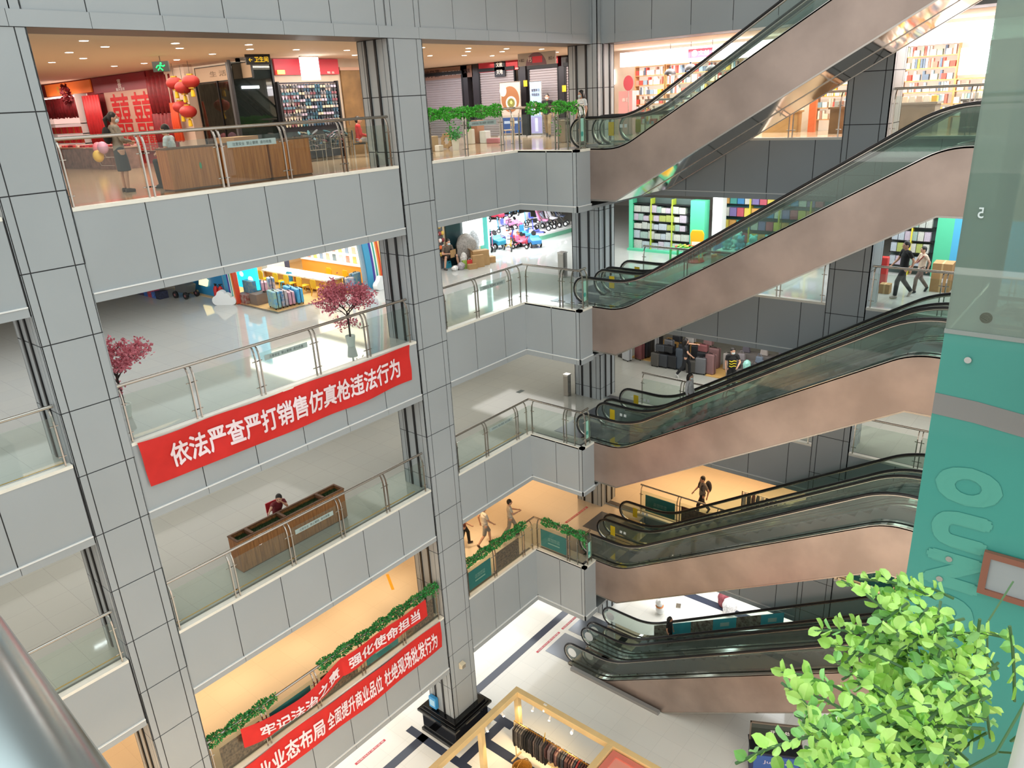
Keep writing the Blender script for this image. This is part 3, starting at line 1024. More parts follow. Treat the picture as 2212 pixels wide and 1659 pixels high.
planter('long dark topped wooden planter filled with faux grass on the middle floor', (7.9, .93, F[3]), 0, 3.4, .46, .95, (.14, .43, .80))
DOT = mat('sticker_green', '3c9a6a', 0.6)
for i, (x, w_, lab) in enumerate(((8.38, 1.22, 'leftmost pale wood planter box behind the top floor rail by the seated man'), (9.66, 1.22, 'middle pale wood planter box of three behind the top floor rail'), (10.94, 1.18, 'rightmost pale wood planter box of three behind the top floor rail'))):
    p = planter(lab, (x, 1.43, F[5]), 0, w_, .5, .92, (), mat('planter_pine', 'c07838', 0.5, col2='a4602a', scale=2.0, stretch=(8, 8, .6)))
    if i == 0:
        MB().lathe([(.045, -.002), (.045, .002)], (0, 0, 0), 16).xf(Matrix.Translation((.72, -.006, .5)) @ Matrix.Rotation(R(90), 4, 'X') @ Matrix.Diagonal((.6, 1.6, 1, 1))).build('round_sticker', DOT, p)
# ---------------------------------------------------------------- shop helpers
RZ = {'-y': 0.0, '-x': R(-90), '+y': R(180), '+x': R(90)}
def board(name, label, cat, loc, facing, w, h, d, m, texts=(), group=None, frame=None):
    """a sign board: face towards FACING, LOC = middle of its bottom edge; texts (string, width, height, dx, dz, material)"""
    t = thing(name, label, cat, loc, RZ[facing], group)
    MB().box(-w / 2, 0, 0, w / 2, d, h).build('board', m, t)
    if frame:
        f = MB()
        for a in ((-w / 2 - .02, -.01, -.02, w / 2 + .02, d, 0), (-w / 2 - .02, -.01, h, w / 2 + .02, d, h + .02), (-w / 2 - .02, -.01, 0, -w / 2, d, h), (w / 2, -.01, 0, w / 2 + .02, d, h)):
            f.box(*a)
        f.build('frame', frame, t)
    for s, tw, th, dx, dz, tm in texts:
        lettering(s, tm, t, face_m((dx, -.006, dz), '-y'), tw, th, bold=.012)
    return t
def box_thing(name, label, cat, loc, dims, m, rz=0.0, group=None, bevel=0.0):
    o = MB().box(-dims[0] / 2, -dims[1] / 2, 0, dims[0] / 2, dims[1] / 2, dims[2]).build(name, m, loc=loc, rz=rz, bevel=bevel)
    return tag(o, label, cat, group)
INKW, INKD, INKG = mat('ink_white', 'efeae6', 0.6), mat('ink_dark', '3a2a2c', 0.6), mat('ink_gold', 'd8b24a', 0.5)
f5 = F[5]
CZ = 22.773
WALLW = mat('shop_wall_beige', 'c9b8a6', 0.7, var=.05, scale=2)
WALLR = mat('shop_wall_red', '8e1f22', 0.7, var=.25, scale=3)
mb = MB()
mb.box(13.75, 6.7, f5, 13.85, 11.0, CZ)
mb.box(13.75, 6.7, f5, 18.6, 6.8, CZ)
mb.box(18.5, 6.7, f5, 18.6, 24, CZ)
mb.box(28.0, -24, f5, 28.1, 24, CZ)
mb.box(13.75, 11.0, f5, 13.85, 23.9, CZ, 1)
struct(mb.build('wall_back', [WALLW, WALLR]), 'shop front walls of the top floor')
# downlights in the top floor ceiling
GLOWW = mat('lamp_glow_warm', 'fff2dc', 0.5, emit=14)
GLOWC = mat('lamp_glow_cool', 'f4f6ff', 0.5, emit=9)
dl = thing('downlight', 'round recessed downlight in the cream ceiling of the top floor', 'light', (7.5, 2.2, CZ), 0, 'round downlights in the top floor ceiling')
MB().lathe([(.085, -.012), (.085, .0)], (0, 0, 0), 20).build('lamp', GLOWW, dl)
MB().lathe([(.115, -.008), (.115, -.001)], (0, 0, 0), 20).build('trim_ring', WHITE, dl)
DLP = [(7.54, 2.21), (8.48, 3.48), (8.35, 5.12), (9.4, 6.92), (9.18, 8.4), (9.56, 2.37), (10.3, 3.58), (12.19, 7.34), (11.57, 10.02), (11.92, 8.8), (12.1, 5.21), (11.43, 2.36), (12.25, 3.6), (13.63, 3.52), (15.35, 3.48), (17.0, 5.15),
       (17.16, 2.23), (19.15, 2.19), (20.86, 2.06), (22.63, 1.96), (20.32, 5.11), (21.79, 4.84), (23.35, 4.86), (21.89, 3.12), (20.31, 3.29), (24.93, 3.03)]
for i, (x, y) in enumerate(DLP):
    if i:
        d = dup(dl, (x, y, CZ))
    if i % 3 == 0:
        l = bpy.data.lights.new('downlight_beam', 'SPOT')
        l.energy, l.spot_size, l.spot_blend, l.color, l.shadow_soft_size = 60, R(110), .8, WARM, .08
        o = bpy.data.objects.new('downlight_beam', l)
        C.objects.link(o)
        o.location = (x, y, CZ - .06)
# ---- red wedding goods shop
REDB, REDD = mat('shop_red', 'c22428', 0.5, var=.1), mat('shop_red_dark', '7c1620', 0.6, var=.2, scale=8)
CREAM = mat('cream_board', 'c09a88', 0.6)
board('shop_sign', 'dark red sign board with pale emblem above the wedding goods shop', 'sign', (13.7, 14.7, 22.2), '-x', 4.3, .55, .05, mat('sign_maroon', '8c2a38', 0.4), ((('喜'), .3, .3, .1, .27, INKW), ('喜庆百货', .7, .1, .1, .07, INKW)))
bd = board('paper_cut_panel', 'cream panel covered with large red double happiness paper cuts', 'wall decoration', (13.68, 14.0, 20.1), '-x', 4.0, 2.1, .03, CREAM, (('囍', 1.45, 1.45, -.85, 1.3, REDB), ('囍', 1.45, 1.45, .85, 1.3, REDB), ('囍囍囍囍', 3.3, .6, 0, .32, REDB)))
board('orange_banner_board', 'orange valance board above the brightly lit red shelf', 'sign', (13.68, 19.2, 22.28), '-x', 4.4, .45, .05, mat('sign_orange', 'e0702a', 0.5, emit=.15), (('喜', .25, .25, -.9, .22, INKG),))
sh = thing('display_shelf', 'white lit shelf of red gift boxes at the left of the wedding shop', 'shelf', (13.6, 19.5, f5), RZ['-x'], None)
MB().box(-1.9, .1, .0, 1.9, .14, 2.6).build('back_panel', mat('shelf_back_lit', 'f4d8d0', 0.6, emit=.5), sh)
for z in (.75, 1.12, 1.5):
    MB().box(-1.9, -.35, z, 1.9, .09, z + .035).build('shelf_board', WHITE, sh)
for x in (-1.9, 1.86):
    MB().box(x, -.35, 0, x + .04, .1, 2.6).build('upright', WHITE, sh)
MB().box(-1.6, -.2, 2.45, 1.4, -.1, 2.52).build('strip_lamp', mat('strip_glow', 'ffe9e0', 0.5, emit=8), sh)
gb = MB().box(-.28, -.13, 0, .28, .13, .24).box(-.03, -.135, 0, .03, .135, .245, 1).mesh('gift_box', [REDB, mat('gold_foil', 'c99a3a', 0.3, .7)])
for i in range(6):
    for z in (.785, 1.155):
        o = bpy.data.objects.new('gift_box', gb)
        C.objects.link(o)
        o.location, o.rotation_euler = (13.42, 21.0 - i * .62, f5 + z), (0, 0, RZ['-x'])
        tag(o, 'red gift box with gold band on the lit white shelf', 'gift box', 'red gift boxes on the lit shelf')
# red draperies hanging
def drape(label, loc, facing, w, h, m, folds=6, group='red draperies of the wedding shop'):
    mb = MB()
    n = 40
    top = [(-w / 2 + w * i / n, .05 * math.sin(i / n * folds * 2 * math.pi)) for i in range(n + 1)]
    vs = [(x, y * .4, h) for x, y in top] + [(x * 1.02, y - .02, h * .5) for x, y in top] + [(x * .98 + .01 * math.sin(x * 30), y * 1.3, .03 * math.sin(x * 17)) for x, y in top]
    k = n + 1
    mb.add(vs, [(r * k + i, r * k + i + 1, (r + 1) * k + i + 1, (r + 1) * k + i) for r in (0, 1) for i in range(n)])
    o = mb.build('red_drape', m, loc=loc, rz=RZ[facing], smooth=True)
    s = o.modifiers.new('thickness', 'SOLIDIFY')
    s.thickness = .01
    return tag(o, label, 'drape', group)
drape('tall dark red drape left of the paper cut panel', (13.45, 16.7, f5 + .5), '-x', 1.5, 2.0, REDB)
drape('red drape printed cloth hung right of the paper cut panel', (13.45, 11.2, f5 + 1.7), '-x', 1.7, 1.2, REDD)
drape('lower dark red drape under the printed cloth', (13.42, 11.3, f5 + .6), '-x', 1.5, 1.1, REDD)
drape('orange and red sash drape beside the lantern column', (13.2, 10.0, f5 + .8), '-x', .5, 1.2, mat('sash_orange', 'd8502a', 0.6))
drape('red tinsel fringe drape over the lit shelf', (13.3, 19.5, f5 + 1.75), '-x', 3.6, .75, REDD, 14)
rs = MB()
for i in range(160):
    a = random.uniform(0, 2 * math.pi)
    p = Vector((0, math.cos(a), math.sin(a))) * random.uniform(.1, .33)
    leaf(rs, p, p + rv(.3), rv(), .14, .05)
tag(rs.build('rosette', REDD, loc=(13.2, 18.2, f5 + 2.6)), 'round dark red rosette hanging above the lit red shelf', 'rosette')
# lanterns
lt = thing('red_lantern', 'red paper lantern with yellow tassel by the cream column', 'lantern', (12.8, 8.4, 22.05), 0, 'red lanterns by the cream column')
ln = MB()
ln.ball((0, 0, 0), .26, (1, 1, .72), 20)
ln.build('lantern_body', mat('lantern_red', 'a02420', 0.55), lt, smooth=True)
MB().lathe([(.1, .17), (.1, .21)], n=12).lathe([(.1, -.21), (.1, -.17)], n=12).build('lantern_cap', mat('gold_foil', 'c99a3a'), lt)
MB().lathe([(.02, -.21), (.05, -.26), (.065, -.42), (.05, -.44)], n=10).build('tassel', mat('tassel_yellow', 'e0b420', 0.7), lt)
MB().tube([(0, 0, .2), (0, 0, .62)], .006, 5).build('cord', DARK, lt)
for p in ((12.85, 8.97, 22.2), (12.75, 7.8, 22.2), (12.95, 9.05, 21.5), (12.7, 8.2, 21.35)):
    dup(lt, p)
# gold double happiness fan
t = thing('round_fan', 'round orange gold fan with double happiness mark behind the standing woman', 'fan', (12.6, 13.2, f5 + .75), RZ['-x'])
MB().lathe([(.28, -.01), (.28, .01)], n=28).xf(Matrix.Translation((0, 0, .35)) @ Matrix.Rotation(R(90), 4, 'X')).build('fan_face', mat('fan_gold', 'c0702c', 0.5), t)
MB().tube([(0, 0, -.05), (0, 0, .1)], .02, 8).build('fan_handle', WOOD, t)
lettering('囍', mat('fan_ink', '8e3a1c', 0.5), t, face_m((0, -.014, .35), '-y'), .34, .34)
# counters with red merchandise
BROWNT = mat('counter_cloth', '8c6a62', 0.8, var=.25, scale=5)
for i, (y, lab) in enumerate(((12.6, 'low counter stacked with red wedding goods behind the standing woman'), (15.0, 'low counter piled with red goods left of the standing woman'), (17.6, 'far left low counter piled with red goods'))):
    t = thing('goods_counter', lab, 'counter', (12.1, y, f5), 0, 'goods counters of the wedding shop')
    MB().box(-.4, -1.05, 0, .4, 1.05, .68).build('counter_body', BROWNT, t)
    MB().box(-.45, -1.1, .68, .45, 1.1, .72).build('counter_top', CREAM, t)
cols = [mat('packet_red', 'c8363c', 0.5), mat('packet_pink', 'e8a8ac', 0.5), mat('packet_cream', 'ead8c8', 0.5), REDD, mat('packet_rose', 'b84a58', 0.5)]
pk = [MB().box(-.14, -.09, 0, .14, .09, .06).mesh('goods_packet', c) for c in cols]
for i in range(60):
    y = 11.6 + i % 20 * .34
    o = bpy.data.objects.new('goods_packet', random.choice(pk))
    C.objects.link(o)
    cy = 12.6 if y < 13.7 else 15.0 if y < 16.2 else 17.6
    y = max(cy - .95, min(cy + .95, y))
    o.location = (11.88 + .22 * (i // 20), y, f5 + .722)
    o.rotation_euler = (0, 0, random.uniform(-.5, .5))
    tag(o, 'small red or pink packet lying on a wedding shop counter', 'packet', 'packets on the wedding shop counters')
for p, c, lab in (((11.35, 11.98, f5 + .72), 'e0889c', 'pink balloon tied in front of the wedding goods counter'), ((11.3, 11.5, f5 + .74), 'c49ab8', 'pale purple balloon tied in front of the wedding goods counter'), ((11.2, 11.75, f5 + .48), 'e4c05a', 'yellow balloon tied in front of the wedding goods counter')):
    t = thing('balloon', lab, 'balloon', p, 0, 'balloons by the wedding shop')
    MB().ball((0, 0, 0), .17, (1, 1, 1.15), 14).build('balloon_skin', mat('balloon_' + c, c, 0.35), t, smooth=True)
    MB().tube([(0, 0, -.19), (.05, .05, -.3), (.5, .1, -.35)], .004, 4).build('string', WHITE, t)
# ---- exit sign, toilet direction sign
t = thing('exit_sign', 'small green lit exit sign hanging from the top floor ceiling', 'sign', (11.0, 6.05, 22.38), R(-50))
MB().box(-.22, 0, 0, .22, .06, .26).build('sign_case', mat('sign_case', '2a2f2c', 0.5), t)
GRN = mat('exit_green', '10e060', 0.5, emit=2.2)
g = MB().ball((0.02, -.01, .205), .028, (1, .2, 1), 8)
for a, b in (((0, 0, .17), (-.02, 0, .10)), ((-.02, 0, .10), (.05, 0, .03)), ((-.02, 0, .10), (-.08, 0, .04)), ((0, 0, .16), (.08, 0, .13)), ((0, 0, .16), (-.08, 0, .15)), ((-.08, 0, .15), (-.12, 0, .10)), ((.08, 0, .13), (.12, 0, .16))):
    g.tube([(a[0], -.008, a[2]), (b[0], -.008, b[2])], .015, 6)
g.build('running_figure', GRN, t)
MB().tube([(0, .03, .26), (0, .03, .40)], .008, 6).build('hanger', DARK, t)
t = thing('direction_sign', 'black hanging direction sign with yellow toilet symbols and arrow', 'sign', (13.5, 5.2, 22.5), R(-12))
MB().box(-.36, 0, 0, .36, .07, .27).build('sign_case', DARK, t)
YEL = mat('sign_yellow', 'd8b41c', 0.5, emit=.5)
lettering('← 卫生间', YEL, t, face_m((0, -.008, .135), '-y'), .58, .15, bold=.015)
# ---- brown glazed shop and cream column
board('shop_sign', 'cream brown sign board over the dark glazed shop front', 'sign', (13.7, 7.55, 22.2), '-x', 3.2, .42, .05, mat('sign_sand', 'b29a82', 0.5), (('生 活 馆', 1.5, .16, 0, .21, mat('ink_brown', '8c7864', .6)),), frame=DARK)
t = thing('shop_window', 'dark glazed shop front hung with brown garments', 'shop window', (13.66, 7.7, f5), RZ['-x'])
MB().box(-1.5, .03, 0, 1.05, .05, 2.5).build('backdrop', mat('garment_blur', '5a4a42', 0.8, col2='8a7a6e', scale=5, stretch=(3, 3, .8)), t)
MB().box(-1.5, 0, 0, 1.05, .008, 2.5).build('glass_pane', glass('shop_glass', 'c8ccc8', .07), t)
for x in (-1.5, -.2, 1.0):
    MB().box(x, -.02, 0, x + .05, .03, 2.55).build('mullion', DARK, t)
MB().box(.55, -.012, 1.0, .9, -.004, 1.5).build('paper_notice', CREAM, t)
box_thing('display_column', 'plain cream wall column between the red shop and the dark glazed shop', 'column', (13.6, 10.05, f5), (.3, 1.3, CZ - f5), mat('column_cream', 'c8b4a6', 0.6))
box_thing('cardboard_box', 'open brown cardboard box behind the pale planter boxes', 'box', (11.2, 3.2, f5), (.9, .6, 1.0), mat('cardboard', 'a88458', 0.8, var=.08), .3)
# ---- slipper shop
BLK = mat('rack_black', '1c1c20', 0.5)
t = thing('display_case', 'dark glass showcase at the shop corner left of the slipper rack', 'showcase', (14.02, 6.45, f5), 0)
MB().box(-.72, .05, 0, .72, .2, 3.0).build('back', mat('case_dark', '4a4c50', 0.4), t)
for x in (-.74, .68):
    MB().box(x, -.04, 0, x + .06, .06, 3.05).build('frame_post', BLK, t)
MB().box(-.68, .0, 0.0, .68, .008, 3.0).build('glass_pane', MATS['shop_glass'], t)
MB().box(-.4, .02, 2.25, .2, .045, 2.33).build('lamp', GLOWC, t)
board('shop_sign', 'plain red sign board above the wall of slippers', 'sign', (16.2, 6.6, 22.28), '-y', 2.5, .47, .06, mat('sign_red', 'b83240', 0.45, emit=.25), (('鞋 业', .3, .07, .9, .06, INKW),))
t = thing('hanging_lightbox', 'blank white glowing lightbox hanging before the slipper rack', 'lightbox', (15.58, 5.6, 22.08), 0)
MB().box(-.32, 0, 0, .32, .1, .65).build('light_panel', mat('lightbox_white', 'ffffff', 0.5, emit=6), t)
MB().box(-.33, .01, .65, .33, .09, .69).build('top_rail', STEEL, t)
box_thing('small_sign_light', 'small orange glowing sign at the left end of the red board', 'sign', (15.1, 6.5, 22.3), (.25, .05, .12), mat('orange_glow', 'ffb050', .5, emit=3))
t = thing('slipper_rack', 'black wall rack hung with rows of slippers', 'rack', (15.95, 6.35, f5), 0)
for x in (-1.18, 1.12):
    MB().box(x, -.05, 0, x + .06, .12, 2.42).build('upright', BLK, t)
MB().box(-1.12, .1, .05, 1.12, .14, 2.4).build('back_panel', mat('rack_back', '30323a', 0.6), t)
for z in (1.32, 1.53, 1.74, 1.95, 2.16, 2.34):
    MB().tube([(-1.12, .0, z), (1.12, .0, z)], .012, 6).build('hook_rail', STEEL, t)
def slipper_mesh(c, c2):
    mb = MB()
    out = [(.042 * math.cos(a) * (1 - .18 * math.sin(a)), .125 * math.sin(a)) for a in [2 * math.pi * i / 14 for i in range(14)]]
    mb.prism([(x, z) for x, z in out], 0, .022, 'y')
    for i in range(5):
        a, b = R(180 * i / 5), R(180 * (i + 1) / 5)
        q = lambda a, z: (.045 * math.cos(a), -.005 - .04 * math.sin(a), z)
        mb.add([q(a, .0), q(b, .0), q(b, .075), q(a, .075)], [(0, 1, 2, 3)], 1)
    return mb.mesh('slipper', [c, c2])
pal = ['2a4a62', '35383e', '5a7a8c', '9a8f8c', 'b4a6b8', '1e2a3a', '6a6c74', '3c6a78', 'c2b8a0', '7c4a54']
slm = [slipper_mesh(mat('slip_' + c, c, .6), mat('slip_' + pal[(i + 3) % 10], pal[(i + 3) % 10], .6)) for i, c in enumerate(pal)]
for r, z in enumerate((1.20, 1.41, 1.62, 1.83, 2.04, 2.24)):
    for i in range(20):
        k = random.choice((0, 1, 2, 5, 6, 7, 3)) if i > 4 else random.choice((3, 4, 8, 9))
        if i % 2 == 0:
            kk = k
        o = bpy.data.objects.new('slipper', slm[kk])
        C.objects.link(o)
        o.location = (14.9 + i * .107 + (.012 if i % 2 else 0), 6.3, f5 + z - .02)
        o.rotation_euler = (R(random.uniform(-6, 6)), 0, R(random.uniform(-6, 6)))
        tag(o, 'slipper hanging in a row on the black wall rack', 'slipper', 'slippers hanging on the wall rack')
for x, lab in ((15.25, 'wire sale bin heaped with slippers, the left of two'), (16.3, 'wire sale bin heaped with slippers, the right of two')):
    t = thing('sale_bin', lab, 'bin', (x, 5.75, f5), 0, 'slipper sale bins')
    mb = MB()
    for i in range(9):
        for s_ in (-.28, .28):
            mb.tube([(-.42 + i * .105, s_, .35), (-.42 + i * .105, s_, .8)], .005, 4)
    for z in (.35, .5, .65, .8):
        mb.tube([(-.42, -.28, z), (.42, -.28, z), (.42, .28, z), (-.42, .28, z)], .006, 4, closed=True)
    for a in (-.4, .4):
        for b in (-.26, .26):
            mb.tube([(a, b, 0), (a, b, .8)], .012, 5)
    mb.box(-.42, -.28, .34, .42, .28, .36)
    mb.build('wire_basket', STEEL, t)
    for i in range(26):
        o = bpy.data.objects.new('slipper', random.choice(slm))
        C.objects.link(o)
        o.location = (x + random.uniform(-.33, .33), 5.75 + random.uniform(-.2, .2), f5 + random.uniform(.45, .88))
        o.rotation_euler = (R(random.uniform(50, 130)), random.uniform(-.4, .4), random.uniform(0, 6))
        tag(o, 'slipper in a wire sale bin below the rack', 'slipper', 'slippers heaped in the sale bins')
t = thing('shop_door', 'tall brown wood door panel right of the slipper rack', 'door', (17.95, 6.6, f5), 0)
MB().box(-.42, .02, 0, .42, .08, 2.75).build('door_leaf', mat('door_wood', '7a5c36', .5, var=.2, scale=2), t)
MB().box(-.45, 0, 2.75, .45, .08, 2.85).build('head_trim', CREAM, t)
MB().tube([(-.34, -.03, 1.0), (-.34, -.03, 1.2)], .014, 6).build('handle', STEEL, t)
t = thing('display_tower', 'narrow bright tower of coloured packets at the corner by the pillar', 'shelf', (18.45, 6.3, f5), 0)
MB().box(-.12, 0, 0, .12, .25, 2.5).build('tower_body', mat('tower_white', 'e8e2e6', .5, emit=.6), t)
for i in range(14):
    MB().box(-.11, -.02, .1 + i * .17, .11, 0, .22 + i * .17).build('packet', mat('pk%d' % (i % 5), ('d83a3a', 'e8e4e0', '3a78c8', 'e88a3a', '444a6a')[i % 5], .5), t)
# ---- people of the top floor, left bay
GREYT, DKSK = cloth('cardigan_beige', '8f8678'), cloth('skirt_slate', '34383e')
def shoulder_bag(t, J):
    o = MB().ball(J['chest'] + Vector((-.03, -.17, -.05)), .15, (1.0, .55, 1.25), 12).build('black_shoulder_bag', cloth('bag_black', '121214'), t, smooth=True)
person('woman in beige cardigan and dark skirt standing before the red shop', (8.0, 2.85, f5), R(-95), 1.72, dict(elR=(.24, .03, 1.13), wrR=(.10, .26, 1.08), wrL=(-.12, .25, 1.05), elL=(-.24, .02, 1.13), look=(.5, .9, 0)), GREYT, DKSK, '3a302c', 'tail', sleeve='long', legs='skirt', female=True, extra=shoulder_bag, mask=True)
P = sit(.54, .40)
P.update(kneeL=(-.16, .38, .60), ankL=(-.18, .34, .085), kneeR=(.14, .40, .60), ankR=(.16, .42, .085))
person('man in pale blue shirt seated with his back turned behind the planters', (9.12, 2.62, f5), R(42), 1.70, P, cloth('shirt_paleblue', 'b9d0d4'), cloth('trousers_black', '18191c'), '2a2624', 'short', seat=True)
box_thing('stool', 'small low stool under the man in the pale blue shirt', 'stool', (9.12, 2.62, f5), (.32, .32, .50), mat('stool_grey', '6a6460', .6), .1)
P = sit(.44, .42)
P.update(neck=(0, .0, 1.04), head=(0, .05, 1.17), elL=(-.26, .02, .73), wrL=(-.12, .22, .70))
person('person in a red jacket and grey trousers seated by the pillar on the top floor', (16.85, 5.25, f5), R(-125), 1.68, P, cloth('jacket_red', 'a8262a'), cloth('trousers_grey', '8c8a8c'), '3a3030', 'short', sleeve='long', seat=True)
def side_chair(label, loc, rz, m, fm, sh=.44, name='chair', group=None):
    t = thing(name, label, 'chair', loc, rz, group)
    MB().box(-.2, -.2, sh - .03, .2, .2, sh).build('seat', m, t, bevel=.01)
    MB().box(-.19, -.21, sh + .12, .19, -.18, sh + .42).build('backrest', m, t, bevel=.01)
    for x in (-.18, .18):
        for y in (-.18, .18):
            MB().tube([(x, y, 0), (x, y, sh - .03 if y > 0 else sh + .4)], .012, 6).build('leg', fm, t)
    return t
side_chair('dark chair under the person in the red jacket', (16.85, 5.25, f5), R(-125), BLK, STEEL)
# ---- east shops seen beyond the ivy garland: roller shutters and signs
SHT = mat('shutter_slats', 'a8a0a2', 0.3, .35)
def shutter(label, y, w, h):
    t = thing('roller_shutter', label, 'shutter', (27.4, y, f5), RZ['-x'], 'closed roller shutters')
    mb = MB()
    n = int(h / .1)
    for i in range(n):
        z = h * i / n
        mb.prism([(0, z), (-.022, z + .02), (-.022, z + h / n - .02), (0, z + h / n)], -w / 2, w / 2, 'x')
    mb.box(-w / 2, 0.0, 0, w / 2, .02, h)
    mb.build('slats', SHT, t)
    for x in (-w / 2 - .06, w / 2):
        MB().box(x, -.06, 0, x + .06, .04, h + .1).build('guide_rail', DARK, t)
    MB().box(-w / 2 - .06, -.1, h, w / 2 + .06, .2, h + .14).build('shutter_box', DARK, t)
    return t
shutter('closed roller shutter under the tablet computer sign', 11.6, 2.7, 2.75)
shutter('closed roller shutter between the two poster stands', 8.15, 2.0, 2.75)
shutter('closed dark roller shutter under the right red signs', 5.55, 1.5, 2.7)
shutter('closed roller shutter right of the one under the red signs', 3.6, 1.6, 2.7)
board('shop_sign', 'brown tablet computer shop sign with white characters over the left shutter', 'sign', (27.35, 11.2, 22.24), '-x', 3.3, .5, .06, mat('sign_taupe', '8a6a5c', .5), (('优学源', 1.0, .34, -.95, .27, INKD), ('学生平板电脑', 1.25, .2, .32, .24, INKW), ('文具', .4, .2, 1.3, .27, INKD)))
for y, w_, h_, lab in ((8.7, .94, .52, 'left red sign board over the second roller shutter'), (7.2, .75, .5, 'red sign board right of the dark vertical sign'), (6.0, .8, .42, 'red sign board under the hanging floor sign'), (5.0, .85, .45, 'rightmost red sign board with two rows of white characters')):
    board('shop_sign', lab, 'sign', (27.35, y, 22.38), '-x', w_, h_, .06, mat('sign_red2', 'a8303a', .5, emit=.15), (('旗舰店', .2, .06, .25, .06, INKW),) if y > 5.5 else (('青青文具', .6, .13, -.1, .3, INKW), ('红书苑', .45, .13, -.1, .1, INKW)))
board('shop_sign', 'dark vertical sign with white characters between red boards', 'sign', (27.3, 7.9, 22.15), '-x', .6, .7, .05, mat('sign_black', '23242c', .4), (('文教', .36, .2, 0, .5, INKW), ('天地', .36, .2, 0, .2, INKW)))
for y in (9.4, 6.7, 4.55, 10.1):
    box_thing('wall_pier', 'dark pier between roller shutters, %s' % {9.4: 'left of the second shutter', 6.7: 'behind the poster stands', 4.55: 'right of the dark shutter', 10.1: 'right of the tablet shop shutter'}[y], 'pier', (27.5, y, f5), (.3, .4, CZ - f5), mat('pier_dark', '2c2a2e', .35))
t = thing('floor_sign', 'hanging grey sign with purple arc reading F5', 'sign', (24.0, 3.27, 22.34), RZ['-x'])
MB().box(-.88, 0, 0, .88, .05, .44).build('sign_panel', mat('sign_grey', 'a9a6a2', .5), t)
MB().prism([(.62 * math.cos(a) * .8 - .02, max(0, .52 * math.sin(a) - .08)) for a in [R(10 * i) for i in range(19)]], -.008, -.002, 'y').build('purple_arc', mat('sign_plum', '7c6270', .5), t)
MB().box(-.18, -.014, .08, .28, -.009, .3).build('red_patch', mat('sign_red', 'b83240'), t)
lettering('F5', INKW, t, face_m((-.3, -.014, .2), '-y'), .16, .15)
lettering('↖ 出口', INKD, t, face_m((-.7, -.014, .2), '-y'), .24, .12)
lettering('出口 ↗', INKD, t, face_m((.7, -.014, .2), '-y'), .24, .12)
for x in (-.7, .7):
    MB().tube([(x, .025, .44), (x, .025, .44)] if 0 else [(x, .025, .43), (x, .025, .6)], .008, 5).build('hanger', DARK, t)
NY_ = mat('notice_yellow', 'd8b820')
for y, z in ((6.5, 21.8), (4.45, 21.5)):
    box_thing('paper_notice', 'yellow paper notice taped to the %s pier' % ('pier behind the poster stands' if y > 5 else 'pier right of the dark shutter'), 'notice', (27.33, y, z - .12), (.01, .2, .25), NY_)
# poster stands
def poster_stand(label, y, w, h, base, arts, texts=()):
    t = thing('poster_stand', label, 'poster stand', (26.8, y, f5), RZ['-x'], 'poster stands on the top floor')
    MB().box(-w / 2, 0, .12, w / 2, .02, h).build('poster', base, t)
    for i, (nm, shp, m) in enumerate(arts):
        shp(MB()).build(nm, m, t)
    for s_, tw, th, dx, dz, m in texts:
        lettering(s_, m, t, face_m((dx, -.012, dz), '-y'), tw, th)
    for x in (-w / 2, w / 2):
        MB().tube([(x, .01, .05), (x, .01, h + .02)], .014, 6).build('stand_pole', STEEL, t)
    MB().tube([(-w / 2, .01, h + .02), (w / 2, .01, h + .02)], .014, 6).build('top_bar', STEEL, t)
    MB().box(-w / 2 - .05, -.22, 0, w / 2 + .05, .22, .05).build('foot', mat('foot_grey', 'b6b2b0', .4), t)
    return t
disc = lambda x, z, r, sy=1, y=-.005: (lambda b: b.lathe([(r, -.003), (r, .003)], n=24).xf(Matrix.Translation((x, y, z)) @ Matrix.Rotation(R(90), 4, 'X') @ Matrix.Diagonal((1, sy, 1, 1))))
rect = lambda x0, z0, x1, z1, y=-.005: (lambda b: b.box(x0, y - .002, z0, x1, y + .002, z1))
poster_stand('poster stand showing a brown bowl of food above a blue panel', 6.95, 1.15, 2.22, mat('poster_beige', 'b7a698', .5),
             (('brown_bowl', disc(.0, 1.55, .5, 1.05), mat('poster_brown', '8c5a34', .5)), ('bowl_food', disc(.05, 1.4, .3, .9, -.009), mat('poster_bowl', 'd8cdb8', .5)), ('garnish', disc(.05, 1.4, .21, .9, -.013), mat('poster_olive', '5c5428', .5, col2='7c7c38', scale=14)), ('egg', disc(.06, 1.42, .07, 1, -.017), mat('poster_egg', 'd8c468', .5)), ('white_cup', disc(-.38, 1.9, .19, 1.2, -.009), mat('poster_cup', 'e0d8cc', .5)),
              ('blue_panel', rect(-.52, .15, .55, .8), mat('poster_blue', '2c4a84', .5)), ('blue_lines', rect(-.4, .55, .4, .66, -.01), mat('poster_pale', 'aab8d0', .5))))
poster_stand('slim pale blue poster stand with a long haired portrait', 5.55, .62, 2.18, mat('poster_sky', '9cb8d8', .5),
             (('portrait_hair', disc(.0, 1.25, .13, 1.35), mat('poster_hair', '241a20', .5)), ('portrait_face', disc(0, 1.28, .07, 1.2, -.009), mat('poster_skin', 'dcb8a8', .5)), ('portrait_dress', rect(-.13, .86, .13, 1.12, -.009), mat('poster_white', 'e8ecf4', .5)), ('lavender_panel', rect(-.29, .14, .29, .8), mat('poster_lavender', '9c98d0', .5)), ('white_sleeve', rect(-.08, .2, .08, .75, -.009), mat('poster_sleeve', 'cdd6f0', .5))),
             (('智慧学习', .42, .12, 0, 1.85, INKD), ('伴我成长', .42, .12, 0, 1.68, INKD)))
